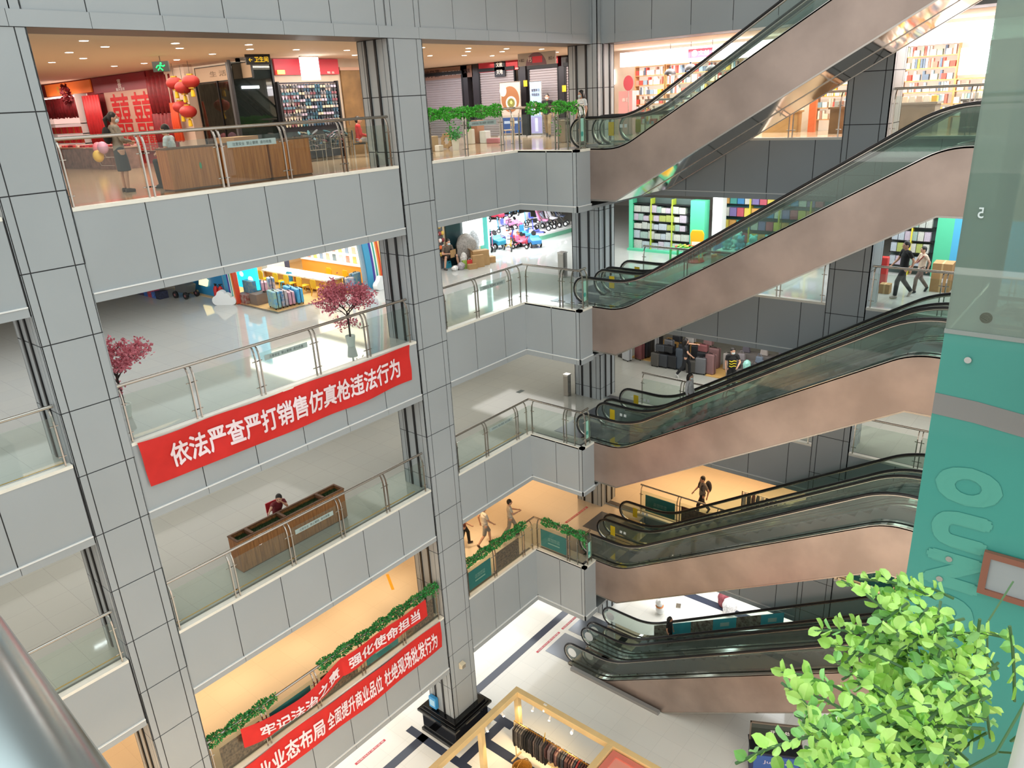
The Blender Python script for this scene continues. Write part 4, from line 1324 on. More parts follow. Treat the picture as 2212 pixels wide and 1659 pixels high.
# small goods on the floor before the shutters
for i, (x, y, d, c, lab) in enumerate(((19.22, 4.2, (.3, .25, .5), 'b69a78', 'carved wooden stump ornament behind the left garland'), (19.2, 3.9, (.22, .22, .2), 'd8d2cc', 'small white pot on the floor behind the left garland'),
                                       (22.5, 5.5, (.22, .35, .55), 'cfcac2', 'white open carton standing by the wooden case'), (23.1, 5.6, (.35, .4, .85), 'a8745c', 'reddish wooden case with paper on top'), (23.06, 5.2, (.3, .32, .45), 'd8dce0', 'white carton with blue top beside the wooden case'), (23.0, 4.7, (.3, .5, .18), 'b0707c', 'low pinkish tray on the floor by the cartons'))):
    box_thing('floor_goods', lab, 'box', (x, y, f5), d, mat('goods_' + c, c, .6, var=.08), .2 * (i % 3 - 1), bevel=.02)
t = thing('potted_plant', 'white square pot with trailing green plant on the top floor', 'potted plant', (19.71, 3.6, f5), 0)
MB().lathe([(.14, 0), (.19, .35), (.17, .35), (.16, .3)], n=4).build('pot', WHITE, t)
mb = MB()
for i in range(160):
    p = Vector((random.gauss(0, .12), random.gauss(0, .12), .35 + abs(random.gauss(0, .2))))
    leaf(mb, p, rv() + Vector((0, 0, .3)), rv(), .09, .03)
o = mb.build('foliage', LEAFD, t)
o['kind'] = 'stuff'
t = thing('wooden_ring_ornament', 'ring of round log slices beside the white pot', 'ornament', (20.2, 4.5, f5), R(-90))
for i in range(9):
    MB().lathe([(.075, -.03), (.075, .03)], n=14).xf(Matrix.Translation((.2 * math.cos(i * .7), 0, .28 + .2 * math.sin(i * .7))) @ Matrix.Rotation(R(90), 4, 'X')).build('log_slice', mat('log_slice', 'a68a66', .7, var=.2), t)
side_chair('pale wooden child chair before the poster stands', (24.24, 5.0, f5), R(60), mat('pale_wood', 'cbb08c', .6), mat('pale_wood', 'cbb08c'), .42)
t = thing('litter_bin', 'tall steel litter bin by the ivy garland on the top floor', 'bin', (23.15, 1.45, f5), 0)
MB().box(-.17, -.17, 0, .17, .17, .78).build('bin_body', STEEL, t, bevel=.02)
MB().box(-.13, -.175, .6, .13, -.168, .7).build('opening', DARK, t)
MB().box(-.175, -.175, .78, .175, .175, .82).build('bin_lid', DARK, t, bevel=.02)
person('person with face mask in a black shirt walking past the dark shutter', (26.2, 4.5, f5), R(120), 1.68, dict(WALK), cloth('tee_black', '17181a'), cloth('khaki', '8c7a5c'), '33302e', 'short', mask=True)
person('masked person in white top and dark shorts beside the top escalator', (21.95, -.15, f5), R(70), 1.70, None, cloth('tee_white', 'd8dcdc'), cloth('shorts_dark', '2e343c'), '3a3838', 'long', mask=True, legs='short', female=True)
# ---- bright book and gift shop behind the top escalators
LB = mat('lightbox_lilac', 'f6f4ff', 0.5, emit=3.4)
t = board('shop_lightbox', 'long glowing white fascia lightbox over the book shop', 'lightbox', (27.2, -2.9, 22.15), '-x', 9.1, .5, .2, LB)
MB().box(1.25 - 2.9 + .01, -.02, .12, 1.25 - 2.9 + .95, 0, .42).build('red_plaque', mat('plaque_red', 'c8405a', .5), t)
mb = disc(1.25 - 2.9 + .27, .27, .11, 1, -.026)(MB())
mb.build('plaque_mark', INKW, t)
lettering('文创', INKW, t, face_m((1.25 - 2.9 + .62, -.026, .27), '-y'), .4, .17)
board('shop_lightbox', 'long glowing white fascia lightbox right of the rear pillar', 'lightbox', (27.2, -11.2, 22.1), '-x', 6.0, .55, .2, LB)
board('shop_sign', 'white lettered sign seen through the lift glass at top right', 'sign', (27.1, -12.6, 22.75), '-x', 2.4, .3, .05, mat('sign_black', '23242c'), (('imie', 1.2, .24, -.3, .15, INKW),))
t = board('shop_screen', 'bright blank screen on the shop wall right of the rear pillar', 'screen', (27.5, -10.45, 21.2), '-x', .8, .75, .04, mat('screen_white', 'f4f8ff', .5, emit=3))
SHW = mat('shelf_wood', 'c2905c', .5, var=.1, scale=4)
LITB = mat('shelf_backlit', 'f6e4d2', .6, emit=.75)
bookpal = ['e8ded2', 'd8c0b0', 'c86a5a', 'e6b84a', '8aa4b4', 'f0e8e0', 'b88c7a', 'd4d8dc', 'c4483c', 'a8b8a0', '5a6a7a', 'f2dcc8']
bkm = [MB().box(-.09, -.03, 0, .09, .03, .27).mesh('book', mat('book_' + c, c, .6)) for c in bookpal]
bxm = [MB().box(-.09, -.075, 0, .09, .075, .17).mesh('gift_pack', mat('book_' + c, c, .6)) for c in bookpal]
NB = [0]
def bookcase(label, y0, y1, levels, top, fill, grp):
    w = abs(y1 - y0)
    yc = (y0 + y1) / 2
    t = thing('bookcase', label, 'bookcase', (27.55, yc, f5), RZ['-x'], 'lit bookcases of the book shop')
    MB().box(-w / 2, .3, 0, w / 2, .33, top).build('back_panel', LITB, t)
    for x in (-w / 2, w / 2 - .03):
        MB().box(x, 0, 0, x + .03, .3, top).build('side_panel', SHW, t)
    for z in levels:
        MB().box(-w / 2 + .03, 0, z, w / 2 - .03, .3, z + .03).build('shelf_board', SHW, t)
    for z in levels[:-1] if fill else ():
        x = -w / 2 + .1
        while x < w / 2 - .12 and NB[0] < 430:
            bk = random.random() < .62
            o = bpy.data.objects.new('book' if bk else 'gift_pack', random.choice(bkm if bk else bxm))
            C.objects.link(o)
            o.location = (27.55 + .11, yc - x, f5 + z + .031)
            o.rotation_euler = (0, 0, 0)
            tag(o, ('book standing on %s' if bk else 'small carton standing on %s') % grp, 'book' if bk else 'carton', ('books on %s' if bk else 'cartons on %s') % grp)
            x += .075 if bk else .17
            NB[0] += 1
LV = [.35, .72, 1.08, 1.42, 1.77, 2.12, 2.45]
bookcase('lit bookcase left of the top escalator handrail', 1.2, -.1, LV, 2.5, True, 'the lit bookcase left of the handrail')
bookcase('lit bookcase behind the hanging black lamps', -.15, -3.1, LV, 2.5, True, 'the lit bookcase behind the black lamps')
bookcase('lit bookcase glimpsed under the top escalator', -5.9, -8.2, [.35, .72, 1.08, 1.42], 2.5, True, 'the lit bookcase under the top escalator')
bookcase('lit bookcase right of the rear pillar', -8.5, -10.0, LV, 2.5, True, 'the lit bookcase right of the rear pillar')
bookcase('low lit bookcase under the blank screen', -10.0, -12.0, [.35, .72, 1.08, 1.42], 1.45, True, 'the low lit bookcase under the screen')
for i, p in enumerate(((26.5, -.91, 21.75), (26.5, -1.72, 21.86), (26.5, -2.53, 21.78))):
    t = thing('pendant_lamp', ('left', 'middle', 'right')[i] + ' of three black dome pendant lamps in the book shop', 'lamp', p, 0, 'black dome lamps')
    MB().lathe([(.21, 0), (.2, .08), (.12, .17), (.04, .2), (.035, .26)], n=18).build('shade', BLK, t, smooth=True)
    MB().tube([(0, 0, .26), (0, 0, CZ - p[2])], .008, 5).build('cord', BLK, t)
    MB().ball((0, 0, .03), .05, n=8).build('bulb', GLOWW, t)
t = thing('round_sign', 'round red disc sign at the left of the book shop', 'sign', (26.8, 1.03, 21.2), RZ['-x'])
disc(0, .35, .22, 1.25, 0)(MB()).build('disc', mat('disc_red', 'c24a58', .5), t)
MB().tube([(0, .01, -1.5), (0, .01, .1)], .015, 6).build('pole', STEEL, t)
MB().lathe([(.18, -1.54), (.18, -1.51)], n=16).build('foot', STEEL, t)
board('poster_box', 'pink poster box on the floor under the red disc sign', 'poster', (26.95, 1.25, f5 + .0), '-x', .62, 1.62, .3, mat('poster_pink', 'd8a0a0', .5), (('春日', .3, .14, 0, 1.3, INKW),))
board('shop_screen', 'small bright screen deep in the book shop entrance', 'screen', (27.9, 2.6, 21.55), '-x', .5, .55, .04, MATS['screen_white'])
TBL = mat('table_grey', '8c847c', .6)
for i, (x, y, w_, d_, h_, c, lab) in enumerate(((26.5, -2.0, .8, 2.2, .8, '9c9690', 'display table of small gifts behind the upper escalator handrails'), (27.2, -4.9, .5, 1.3, .7, 'b08a5a', 'light wooden counter under the top escalator'), (26.3, -7.3, .8, .9, .8, '8a6a4c', 'brown display table right of the orange pillar'), (26.5, -9.3, .8, 1.2, .85, '8c847c', 'grey display table right of the rear pillar'), (26.2, -11.3, .8, 1.5, .9, '6a6464', 'dark display table beside the lift'))):
    t = thing('display_table', lab, 'table', (x, y, f5), 0, 'display tables of the book shop')
    MB().box(-w_ / 2, -d_ / 2, h_ - .06, w_ / 2, d_ / 2, h_).build('table_top', mat('tabletop_' + c, c, .5), t)
    MB().box(-w_ / 2 + .05, -d_ / 2 + .05, 0, w_ / 2 - .05, d_ / 2 - .05, h_ - .06).build('table_body', mat('tablebody_' + c, c, .6, var=.1), t)
    for j in range(10):
        o = bpy.data.objects.new('gift_pack', random.choice(bxm))
        C.objects.link(o)
        o.location = (x + (-.2 if j % 2 else .2), y - d_ / 2 + .12 + (d_ - .2) * (j // 2) / 5, f5 + h_ + .001)
        tag(o, 'small carton on %s' % lab.replace('display', 'the display', 1) if 0 else 'small carton lying on the %s' % ' '.join(lab.split()[:4]), 'carton', 'cartons on the ' + ' '.join(lab.split()[:3]))
box_thing('painted_post', 'orange painted post in the book shop under the top escalator', 'post', (27.0, -6.0, f5), (.14, .22, 1.5), mat('paint_orange', 'd86a3a', .6))
area('shop_fill_light', (26.6, -2.5, 22.5), 1.0, 6, 360, (1, .94, .92))
area('shop_fill_light', (26.6, -10.5, 22.5), 1.0, 5, 320, (1, .94, .92))
area('shop_fill_light', (12.6, 15.5, 22.5), 1.0, 7, 110, (1, .8, .7))
area('shop_fill_light', (16, 5.0, 22.6), 4, .8, 130, (1, .92, .82))
area('shop_fill_light', (25.2, 8.5, 22.6), 2, 9, 420, (.93, .93, 1))  # added fill to brighten the closed shutters, no real lamp here
area('shop_fill_light', (11.5, 9.0, 22.65), 3, 8, 200, (1, .86, .7))
# ---------------------------------------------------------------- fourth floor: cherry trees and the children's shop
f4 = F[4]
BARK = mat('bark_dark', '2c1c18', 0.8)
BLOS = mat('blossom_pink', 'd87e8c', 0.7, var=.3, scale=40)
def cherry(label, loc, rz, seed):
    rnd = random.Random(seed)
    t = thing('cherry_blossom_tree', label, 'tree', loc, rz, 'artificial pink cherry trees')
    MB().lathe([(.10, 0), (.145, .30), (.15, .31), (.135, .31), (.125, .27)], n=20).build('pot', mat('pot_white', 'dfe2de', .5), t, smooth=True)
    MB().lathe([(.12, .24), (.12, .26)], n=16).build('soil', mat('soil', '4a4038', .9), t)
    br = MB()
    br.tube([(0, 0, .2), (.01, 0, .7), (0, .01, 1.0)], [.03, .027, .024], 8)
    tips = []
    def grow(p, d, ln, r, lev):
        m_ = p + d * ln * .5 + Vector((rnd.gauss(0, .02), rnd.gauss(0, .02), 0))
        e = p + d * ln
        br.tube([p, m_, e], [r, r * .8, r * .6], 6)
        if lev < 2:
            for i in range(4 if lev == 0 else 3):
                nd = (d + Vector((rnd.gauss(0, .55), rnd.gauss(0, .55), rnd.gauss(.15, .3)))).normalized()
                grow(e if i else m_, nd, ln * rnd.uniform(.6, .85), r * .6, lev + 1)
        else:
            tips.append((p, e))
    for i in range(7):
        a = i * 2.4 + rnd.random()
        z = .8 + .06 * i
        grow(Vector((0, 0, min(z, 1.0))), Vector((math.cos(a) * .75, math.sin(a) * .75, .75)).normalized(), .42, .016, 0)
    for a, z in ((.4, .62), (2.6, .68)):
        grow(Vector((0, 0, z)), Vector((math.cos(a), math.sin(a), .1)).normalized(), .2, .01, 1)
    br.build('branches', BARK, t, smooth=True)
    fl = MB()
    for p, e in tips:
        for i in range(30):
            q = p.lerp(e, rnd.uniform(.1, 1.25)) + Vector((rnd.gauss(0, .06), rnd.gauss(0, .06), rnd.gauss(0, .06)))
            d = Vector((rnd.gauss(0, 1), rnd.gauss(0, 1), rnd.gauss(.3, 1)))
            u = Vector((rnd.gauss(0, 1), rnd.gauss(0, 1), rnd.gauss(0, 1)))
            leaf(fl, q, d, u, rnd.uniform(.06, .10), .024)
    o = fl.build('blossom', BLOS, t)
    o['kind'] = 'stuff'
    return t
cherry('pink cherry blossom tree in a white pot in front of the children shop', (12.65, 1.5, f4), 0, 5)
cherry('pink cherry blossom tree half hidden by the large left pillar', (6.38, 1.8, f4), 1.3, 9)
# shop shell
mb = MB()
mb.box(20.0, 6.7, f4, 20.1, 23.9, F[5] - 1.8)
mb.box(18.5, 6.7, f4, 24.2, 6.8, F[5] - 1.8)
mb.box(14.2, 13.8, f4, 20, 13.9, F[5] - 1.8)
struct(mb.build('wall_back', mat('kids_wall', 'e0c9a4', .7)), 'walls of the children shop')
KFL = mat('shop_floor_tan', 'd6b27c', .3, var=.06, scale=3)
struct(MB().box(13.72, 6.68, f4, 20, 13.8, f4 + .03).box(13.66, 6.62, f4, 20, 6.68, f4 + .035, 1).box(13.66, 6.68, f4, 13.72, 9.1, f4 + .035, 1).build('floor', [KFL, STEEL]), 'tan shop floor with metal edge')
BLUEW = mat('kids_blue', '2f8ec8', .5)
struct(MB().box(13.85, 9.95, f4, 14.0, 13.8, f4 + 2.6).build('wall_left', BLUEW), 'blue shop front wall')
t = board('cyan_lightbox', 'glowing cyan lightbox with white cloud shapes beside the blue wall', 'lightbox', (14.25, 9.2, f4 + .45), '-x', 1.25, 1.9, .1, mat('cyan_glow', '30d0ee', .5, emit=1.1))
for i, (x, z, r) in enumerate(((-.3, .5, .13), (.25, .35, .16), (.2, 1.0, .17), (-.2, .95, .12), (.0, 1.4, .2))):
    disc(x, z, r, .75, -.004)(MB()).build('cloud_shape', mat('cloud_glow', 'd8f8ff', .5, emit=1.1), t)
RB = [mat('rb_%d' % i, c, .5) for i, c in enumerate(('8fa6b4', '49a0c8', '49a0c8', '4a3c9a', 'e8eef0', '38a890', 'f0f0ea', 'e8943a', 'd84a2a'))]
def rainbow(label, loc, rz, flip=1):
    t = thing('rainbow_arch', label, 'arch', loc, rz, 'rainbow entrance arches')
    edges = [0, .14, .26, .4, .5, .56, .63, .69, .76, .84]
    for i in range(9):
        a, b = edges[i], edges[i + 1]
        pts = []
        n = 14
        f = lambda u, off: (flip * (off - .30 * u * u * 1.0), u * 2.85)
        pts = [f(k / n, a) for k in range(n + 1)] + [f(k / n, b) for k in reversed(range(n + 1))]
        MB().prism(pts, 0 if i else .05, .16, 'y').build(('grey', 'blue', 'blue', 'violet', 'white', 'green', 'white', 'orange', 'red')[i] + '_band', RB[i], t)
    return t
rainbow('rainbow striped arch leg at the right of the children shop entrance', (17.42, 6.5, f4), 0)
rainbow('rainbow striped arch leg between the blue wall and the cyan lightbox', (13.66, 9.9, f4), R(-90), 1)
CLOUD = mat('cloud_white', 'eceeee', .5)
def cloud(label, loc, rz, s=1.0):
    t = thing('cloud_cutout', label, 'decoration', loc, rz, 'white cloud cutouts')
    pts = [(-.36, 0), (.34, 0)]
    mb = MB()
    out = []
    for cx, cz, r, a0, a1 in ((.28, .15, .15, -90, 75), (.08, .26, .17, 0, 110), (-.10, .38, .15, 20, 170), (-.28, .17, .17, 100, 270)):
        for k in range(9):
            a = R(a0 + (a1 - a0) * k / 8)
            out.append(((cx + r * math.cos(a)) * s, (max(0, cz + r * math.sin(a))) * s))
    mb.prism(out, -.1, .1, 'y').build('cloud_body', CLOUD, t, bevel=.02)
    return t
cloud('white cloud cutout by the red fire extinguishers', (13.45, 9.5, f4), R(-55), 1.0)
cloud('white cloud cutout at the foot of the right rainbow leg', (17.9, 6.15, f4), R(10), .95)
# fire extinguishers
ex = thing('fire_extinguisher', 'red fire extinguisher, left of two by the white cloud', 'fire extinguisher', (13.55, 10.22, f4), 0, 'red fire extinguishers')
MB().lathe([(.0, 0), (.085, .0), (.09, .03), (.09, .46), (.06, .55), (.03, .58)], n=16).build('cylinder', mat('extinguisher_red', 'c8231e', .35), ex, smooth=True)
MB().lathe([(.03, .58), (.03, .64)], n=10).box(-.02, -.09, .63, .02, .05, .66).build('valve_handle', DARK, ex)
MB().tube([(.03, 0, .6), (.11, 0, .56), (.11, 0, .25)], .012, 6).build('hose', DARK, ex)
dup(ex, (13.6, 9.98, f4), .8, 'red fire extinguisher, right of two by the white cloud')
# ride-on toy and cabinet by the blue wall
t = thing('ride_on_toy', 'grey ride on toy with two dark wheels by the blue wall', 'toy', (13.3, 12.0, f4), R(-80))
MB().prism([(-.35, .22), (.3, .2), (.4, .5), (.1, .62), (-.3, .55)], -.2, .2, 'y').build('toy_body', mat('toy_grey', '5a5c5c', .5), t, bevel=.02)
for x in (-.3, .28):
    for y in (-.24, .24):
        w_ = MB().lathe([(.06, -.04), (.13, -.035), (.13, .035), (.06, .04)], n=18).xf(Matrix.Translation((x, y, .13)) @ Matrix.Rotation(R(90), 4, 'X')).build('wheel', RUBBER, t)
        MB().lathe([(.05, -.045), (.05, .045)], n=12).xf(Matrix.Translation((x, y, .13)) @ Matrix.Rotation(R(90), 4, 'X')).build('hub', mat('hub_pink', '8a5a5c', .5), w_)
t = thing('lit_sign', 'small tilted glowing cream panel on the blue wall', 'sign', (13.78, 11.5, f4 + .38), RZ['-x'])
MB().prism([(-.35, .02), (.2, 0), (.35, .25), (-.2, .42)], 0, .05, 'y').build('glow_panel', mat('cream_glow', 'ffe9a8', .5, emit=1.6), t)
t = thing('floor_display', 'low row of printed toy cartons along the far floor', 'display', (12.75, 13.6, f4), R(-90))
for i, c in enumerate(('3a4458', '5a4a6a', '3c68b0', 'b04a5a', '4a70b8', '30344a')):
    MB().box(-.9 + i * .32, -.2, 0, -.6 + i * .32, .15, .22 + .06 * (i % 2)).build('toy_carton', mat('carton_' + c, c, .5, var=.4, scale=14), t)
# reading table with books and chairs
t = thing('reading_table', 'long pale reading table covered with open picture books', 'table', (16.5, 9.15, f4 + .03), 0)
MB().box(-.4, -2.1, .49, .4, 2.1, .53).build('table_top', mat('table_pale', 'd8cdbc', .5), t)
MB().box(-.3, -2.0, .1, .36, 2.0, .49).build('table_apron', mat('table_tan', 'c8944e', .5), t)
for y in (-1.95, 0, 1.95):
    for x in (-.34, .34):
        MB().box(x - .03, y - .03, 0, x + .03, y + .03, .49).build('leg', mat('table_tan', 'c8944e'), t)
pbm = []
for c in ('eef0ee', 'd4dce4', 'e8d8c8', 'f0e4e8', 'c8d8d0'):
    m_ = MB()
    m_.prism([(-.15, .012), (-.08, .022), (0, .006), (.08, .022), (.15, .012), (.15, 0), (-.15, 0)], -.11, .11, 'y')
    pbm.append(m_.mesh('picture_book', mat('pbook_' + c, c, .6, var=.1, scale=30)))
for i in range(46):
    o = bpy.data.objects.new('picture_book', random.choice(pbm))
    C.objects.link(o)
    o.location = (16.28 + (i % 2) * .38 + random.uniform(-.05, .05), 7.15 + (i // 2) * .18, f4 + .561 + .002 * (i % 3))
    o.rotation_euler = (0, 0, random.uniform(-.6, .6))
    tag(o, 'open picture book lying on the long reading table', 'book', 'picture books on the reading table')
KY, KB = mat('chair_yellow', 'e0a816', .4), mat('chair_blue', '2f8fae', .4)
def kid_chair(label, loc, rz, m):
    t = thing('child_chair', label, 'chair', loc, rz, 'plastic children chairs round the reading table')
    MB().box(-.17, -.16, .27, .17, .17, .295).build('seat', m, t, bevel=.012)
    bk = MB().prism([(-.15, .3), (.15, .3), (.17, .55), (.12, .62), (-.12, .62), (-.17, .55)], -.19, -.165, 'y')
    bk.build('backrest', m, t, bevel=.008)
    for x in (-1, 1):
        for y in (-1, 1):
            MB().tube([(x * .18, y * .19, 0), (x * .14, y * .13, .275)], [.018, .022], 8).build('leg', m, t)
    return t
for i, (y, m, lab) in enumerate(((10.75, KY, 'yellow child chair farthest along the reading table'), (9.75, KY, 'second yellow child chair from the far end of the reading table'), (9.05, KY, 'yellow child chair beside the blue chair'), (8.25, KY, 'yellow child chair right of the blue chair'), (7.4, KY, 'yellow child chair nearest the pink cherry tree'))):
    kid_chair(lab, (15.93, y, f4 + .03), R(-90), m)
kid_chair('blue child chair standing between the yellow chairs', (16.0, 9.42, f4 + .03), R(100), KB)
kid_chair('yellow child chair on the far side of the reading table by the orange partition', (17.2, 7.6, f4 + .03), R(90), KY)
kid_chair('second yellow child chair on the far side of the reading table', (17.2, 8.6, f4 + .03), R(90), KY)
# orange partition with lit shelves
t = thing('partition_shelf', 'low orange partition with glowing white shelves of picture books', 'shelf', (18.0, 9.1, f4), RZ['-x'])
MB().box(-2.1, 0, 0.03, 2.1, .1, .66).build('orange_panel', mat('kids_orange', 'e0983a', .5), t)
MB().box(-2.1, -.03, .66, 2.1, .4, .71).build('ledge', WHITE, t)
KGL = mat('kids_shelf_glow', 'fff0d0', .5, emit=1.3)
MB().box(-2.1, .38, .71, 2.1, .42, 2.6).build('lit_back', KGL, t)
for z in (1.05, 1.45, 1.9):
    MB().box(-2.1, .1, z, 2.1, .38, z + .03).build('shelf_board', WHITE, t)
for i in range(30):
    o = bpy.data.objects.new('picture_book', MB().box(-.1, -.01, 0, .1, .01, .26).mesh('picture_book', mat('pb2_%d' % (i % 6), ('c8b8a0', '8a9ab0', 'd8c070', 'c89080', 'e0d8c8', '7a8890')[i % 6], .6)))
    C.objects.link(o)
    o.location = (18.2, 7.15 + (i % 10) * .42, f4 + (.715, 1.082, 1.482)[i // 10])
    o.rotation_euler = (0, 0, RZ['-x'])
    tag(o, 'picture book propped on the glowing white shelves', 'book', 'picture books on the glowing shelves')
t = thing('toy_case', 'white drawer box and pink plush at the far end of the table', 'box', (17.0, 11.6, f4), 0)
MB().box(-.5, -.2, 0, .3, .2, .75).build('case_body', mat('case_white', 'dcdcd8', .5), t)
MB().box(.3, -.25, 0, .5, .25, .9).build('case_side', mat('case_navy', '3a4660', .5), t)
# suitcases
SP = [mat('case_skin_a', '5a9ac4', .35, col2='9ab89a', scale=9), mat('case_skin_b', '3a78a8', .35, col2='c8b8b4', scale=7), mat('case_skin_c', 'c08aa4', .35, col2='d8b0bc', scale=6), mat('case_skin_d', '3c9ad0', .35, col2='5ab0dc', scale=6), mat('case_skin_e', '8a9a8c', .4, col2='4a7aa0', scale=10)]
def suitcase(label, loc, rz, m, w=.36, d=.24, h=.52, group='children suitcases with printed shells', hm=None):
    t = thing('suitcase', label, 'suitcase', loc, rz, group)
    MB().box(-w / 2, -d / 2, .05, w / 2, d / 2, h).build('shell', m, t, bevel=.035)
    MB().box(-w / 2 - .004, -.012, .06, w / 2 + .004, .012, h + .004).build('zip_band', hm or DARK, t)
    MB().tube([(-.07, 0, h), (-.07, 0, h + .03), (.07, 0, h + .03), (.07, 0, h)], .012, 6).build('handle', DARK, t)
    for x in (-1, 1):
        for y in (-1, 1):
            MB().ball((x * (w / 2 - .05), y * (d / 2 - .04), .026), .026, n=8).build('wheel', DARK, t)
    return t
for i, (x, y, k, lab, w, h) in enumerate(((14.0, 7.25, 0, 'large grey blue printed suitcase at the shop corner', .62, .62), (14.28, 7.2, 1, 'blue printed suitcase with black band behind the corner suitcase', .5, .6), (14.55, 7.15, 2, 'pink printed suitcase between the blue suitcases', .42, .5), (14.85, 7.1, 3, 'bright blue suitcase nearest the cherry tree', .5, .55), (14.88, 7.65, 3, 'bright blue suitcase behind the row', .5, .55))):
    suitcase(lab, (x, y, f4 + .03), R(0) + R(78), SP[k], w, .24, h)
t = thing('toy_display', 'stepped display of printed cartons beside the white cloud', 'display', (13.98, 8.75, f4 + .03), R(-90))
MB().box(-.55, -.2, 0, .1, .5, .32).build('lower_step', mat('brick_carton', '8a4038', .6, col2='9a8a80', scale=9), t)
MB().box(-.5, .1, .32, .1, .5, .75).build('printed_carton', SP[4], t)
MB().box(.15, -.1, 0, .6, .5, .38).build('dark_step', mat('step_dark', '7a6a60', .6), t)
suitcase('pink and grey little suitcase on the stepped display', (14.35, 8.3, f4 + .42), R(60), SP[2], .34, .2, .36)
suitcase('slim blue suitcase standing upright behind the stepped display', (14.75, 8.5, f4 + .03), R(70), SP[1], .34, .22, .8)
suitcase('printed suitcase at the foot of the right rainbow leg', (17.35, 7.0, f4 + .03), R(10), SP[4], .4, .26, .6)
suitcase('dark blue printed suitcase beside the right rainbow leg', (17.0, 6.95, f4 + .03), R(-10), SP[1], .36, .26, .5)
area('shop_fill_light', (16.5, 9.5, f4 + 2.9), 4, 4, 330, (1, .93, .82))
# ---- seated vendor with bags and cartons
CARD = mat('cardboard', 'a88458', 0.8, var=.08)
P = sit(.28, .38)
P.update(kneeL=(-.26, .36, .50), kneeR=(.26, .36, .50), ankL=(-.34, .36, .085), ankR=(.34, .36, .085), wrL=(-.10, .32, .62), wrR=(.12, .32, .62), look=(0, 1, -.35), hipL=(-.1, 0, .4), hipR=(.1, 0, .4), pel=(0, 0, .42), neck=(0, .12, .93), head=(0, .20, 1.06), shL=(-.19, .1, .87), shR=(.19, .1, .87), elL=(-.28, .15, .6), elR=(.28, .15, .6), chest=(0, .07, .78), waist=(0, .02, .56))
person('masked man in a brown shirt and black shorts sitting on a blue stool', (21.75, 6.55, f4), R(168), 1.72, P, cloth('tee_brown', '6a5c50'), cloth('shorts_black', '1a1a1c'), '55504c', 'short', mask=True, legs='short', seat=True)
t = thing('plastic_stool', 'small teal blue plastic stool under the man in the brown shirt', 'stool', (21.75, 6.55, f4), .1)
STB = mat('stool_teal', '3a9ab0', .4)
MB().prism([(-.15, 0), (.15, 0), (.12, .28), (-.12, .28)], -.13, .13, 'y').build('body', STB, t, bevel=.015)
MB().box(-.05, -.135, .2, .05, .135, .23).build('grip_slot', DARK, t)
tag(MB().box(-.17, -.02, 0, .17, .02, .3).build('cardboard_sheet', CARD, loc=(21.78, 6.18, f4 + .46), rz=.15), 'folded cardboard sheet held by the man in the brown shirt', 'cardboard')
def carton(label, loc, d, rz=0.0, flaps=False):
    t = thing('cardboard_box', label, 'box', loc, rz, 'brown cartons on the toy shop floor')
    MB().box(-d[0] / 2, -d[1] / 2, 0, d[0] / 2, d[1] / 2, d[2]).build('carton', CARD, t)
    MB().box(-d[0] / 2 - .002, -.025, .0, d[0] / 2 + .002, .025, d[2] + .002).build('tape', mat('tape_tan', 'c8a878', .4), t)
    if flaps:
        MB().prism([(-d[0] / 2, d[2]), (-d[0] / 2 - .12, d[2] + .12), (-d[0] / 2 - .115, d[2] + .125), (-d[0] / 2 + .005, d[2])], -d[1] / 2, d[1] / 2, 'y').build('flap', CARD, t)
    return t
carton('largest open brown carton beside the sacks', (22.75, 5.62, f4), (.72, .36, .62), R(-25), True)
carton('brown carton standing in front of the largest carton', (22.4, 5.42, f4), (.5, .2, .5), R(-25))
carton('small low brown carton by the red gift bag', (22.05, 5.42, f4), (.36, .24, .2), R(-25))
carton('small brown carton by the teal pillar', (23.35, 5.6, f4), (.4, .3, .25), R(-25))
def sack(label, loc, sc, c, seed, name='sack'):
    rnd = random.Random(seed)
    mb = MB()
    mb.ball((0, 0, .5), .5, n=22)
    for v in mb.v:
        k = 1 + .10 * math.sin(v.x * 13 + seed) * math.cos(v.y * 11) + .07 * math.sin(v.z * 17 + v.x * 9)
        v.x, v.y = v.x * k, v.y * k
        if v.z < .15:
            v.z *= .3
        v.x, v.y, v.z = v.x * sc[0], v.y * sc[1], v.z * sc[2]
    return tag(mb.build(name, mat('sack_' + c, c, .55, var=.25, scale=16, bump=.5, bscale=14), loc=loc, smooth=True), label, 'bag', 'bags and sacks round the seated man')
sack('tall grey translucent sack heaped behind the seated man', (22.6, 6.22, f4), (1.0, .7, 1.3), '8c8680', 1)
sack('white plastic sack leaning on the grey sack', (23.15, 6.3, f4 + .0), (.5, .5, 1.35), 'c4cad0', 2)
sack('crumpled white bag against the cartons', (22.15, 5.95, f4), (.3, .3, .62), 'd4d0cc', 3)
sack('small white bag on the floor by the left foot', (21.5, 5.85, f4), (.3, .26, .2), 'e4e2e0', 4)
sack('small greyish bag on the floor before the stool', (21.75, 5.75, f4), (.34, .3, .3), 'a8a0a4', 5)
sack('lilac bag hanging beside the seated man', (21.2, 7.1, f4 + .35), (.35, .4, .75), '9a84c8', 6)
for c, x, y, lab in (('8aa84a', 21.95, 5.72, 'green paper gift bag beside the red one'), ('c83a38', 22.1, 5.6, 'red paper gift bag before the cartons')):
    t = thing('gift_bag', lab, 'bag', (x, y, f4), R(-25), 'paper gift bags')
    MB().box(-.12, -.06, 0, .12, .06, .34).build('bag_body', mat('bag_' + c, c, .5), t)
    MB().tube([(-.06, -.06, .34), (-.04, -.06, .42), (.04, -.06, .42), (.06, -.06, .34)], .006, 5).build('handle', WHITE, t)
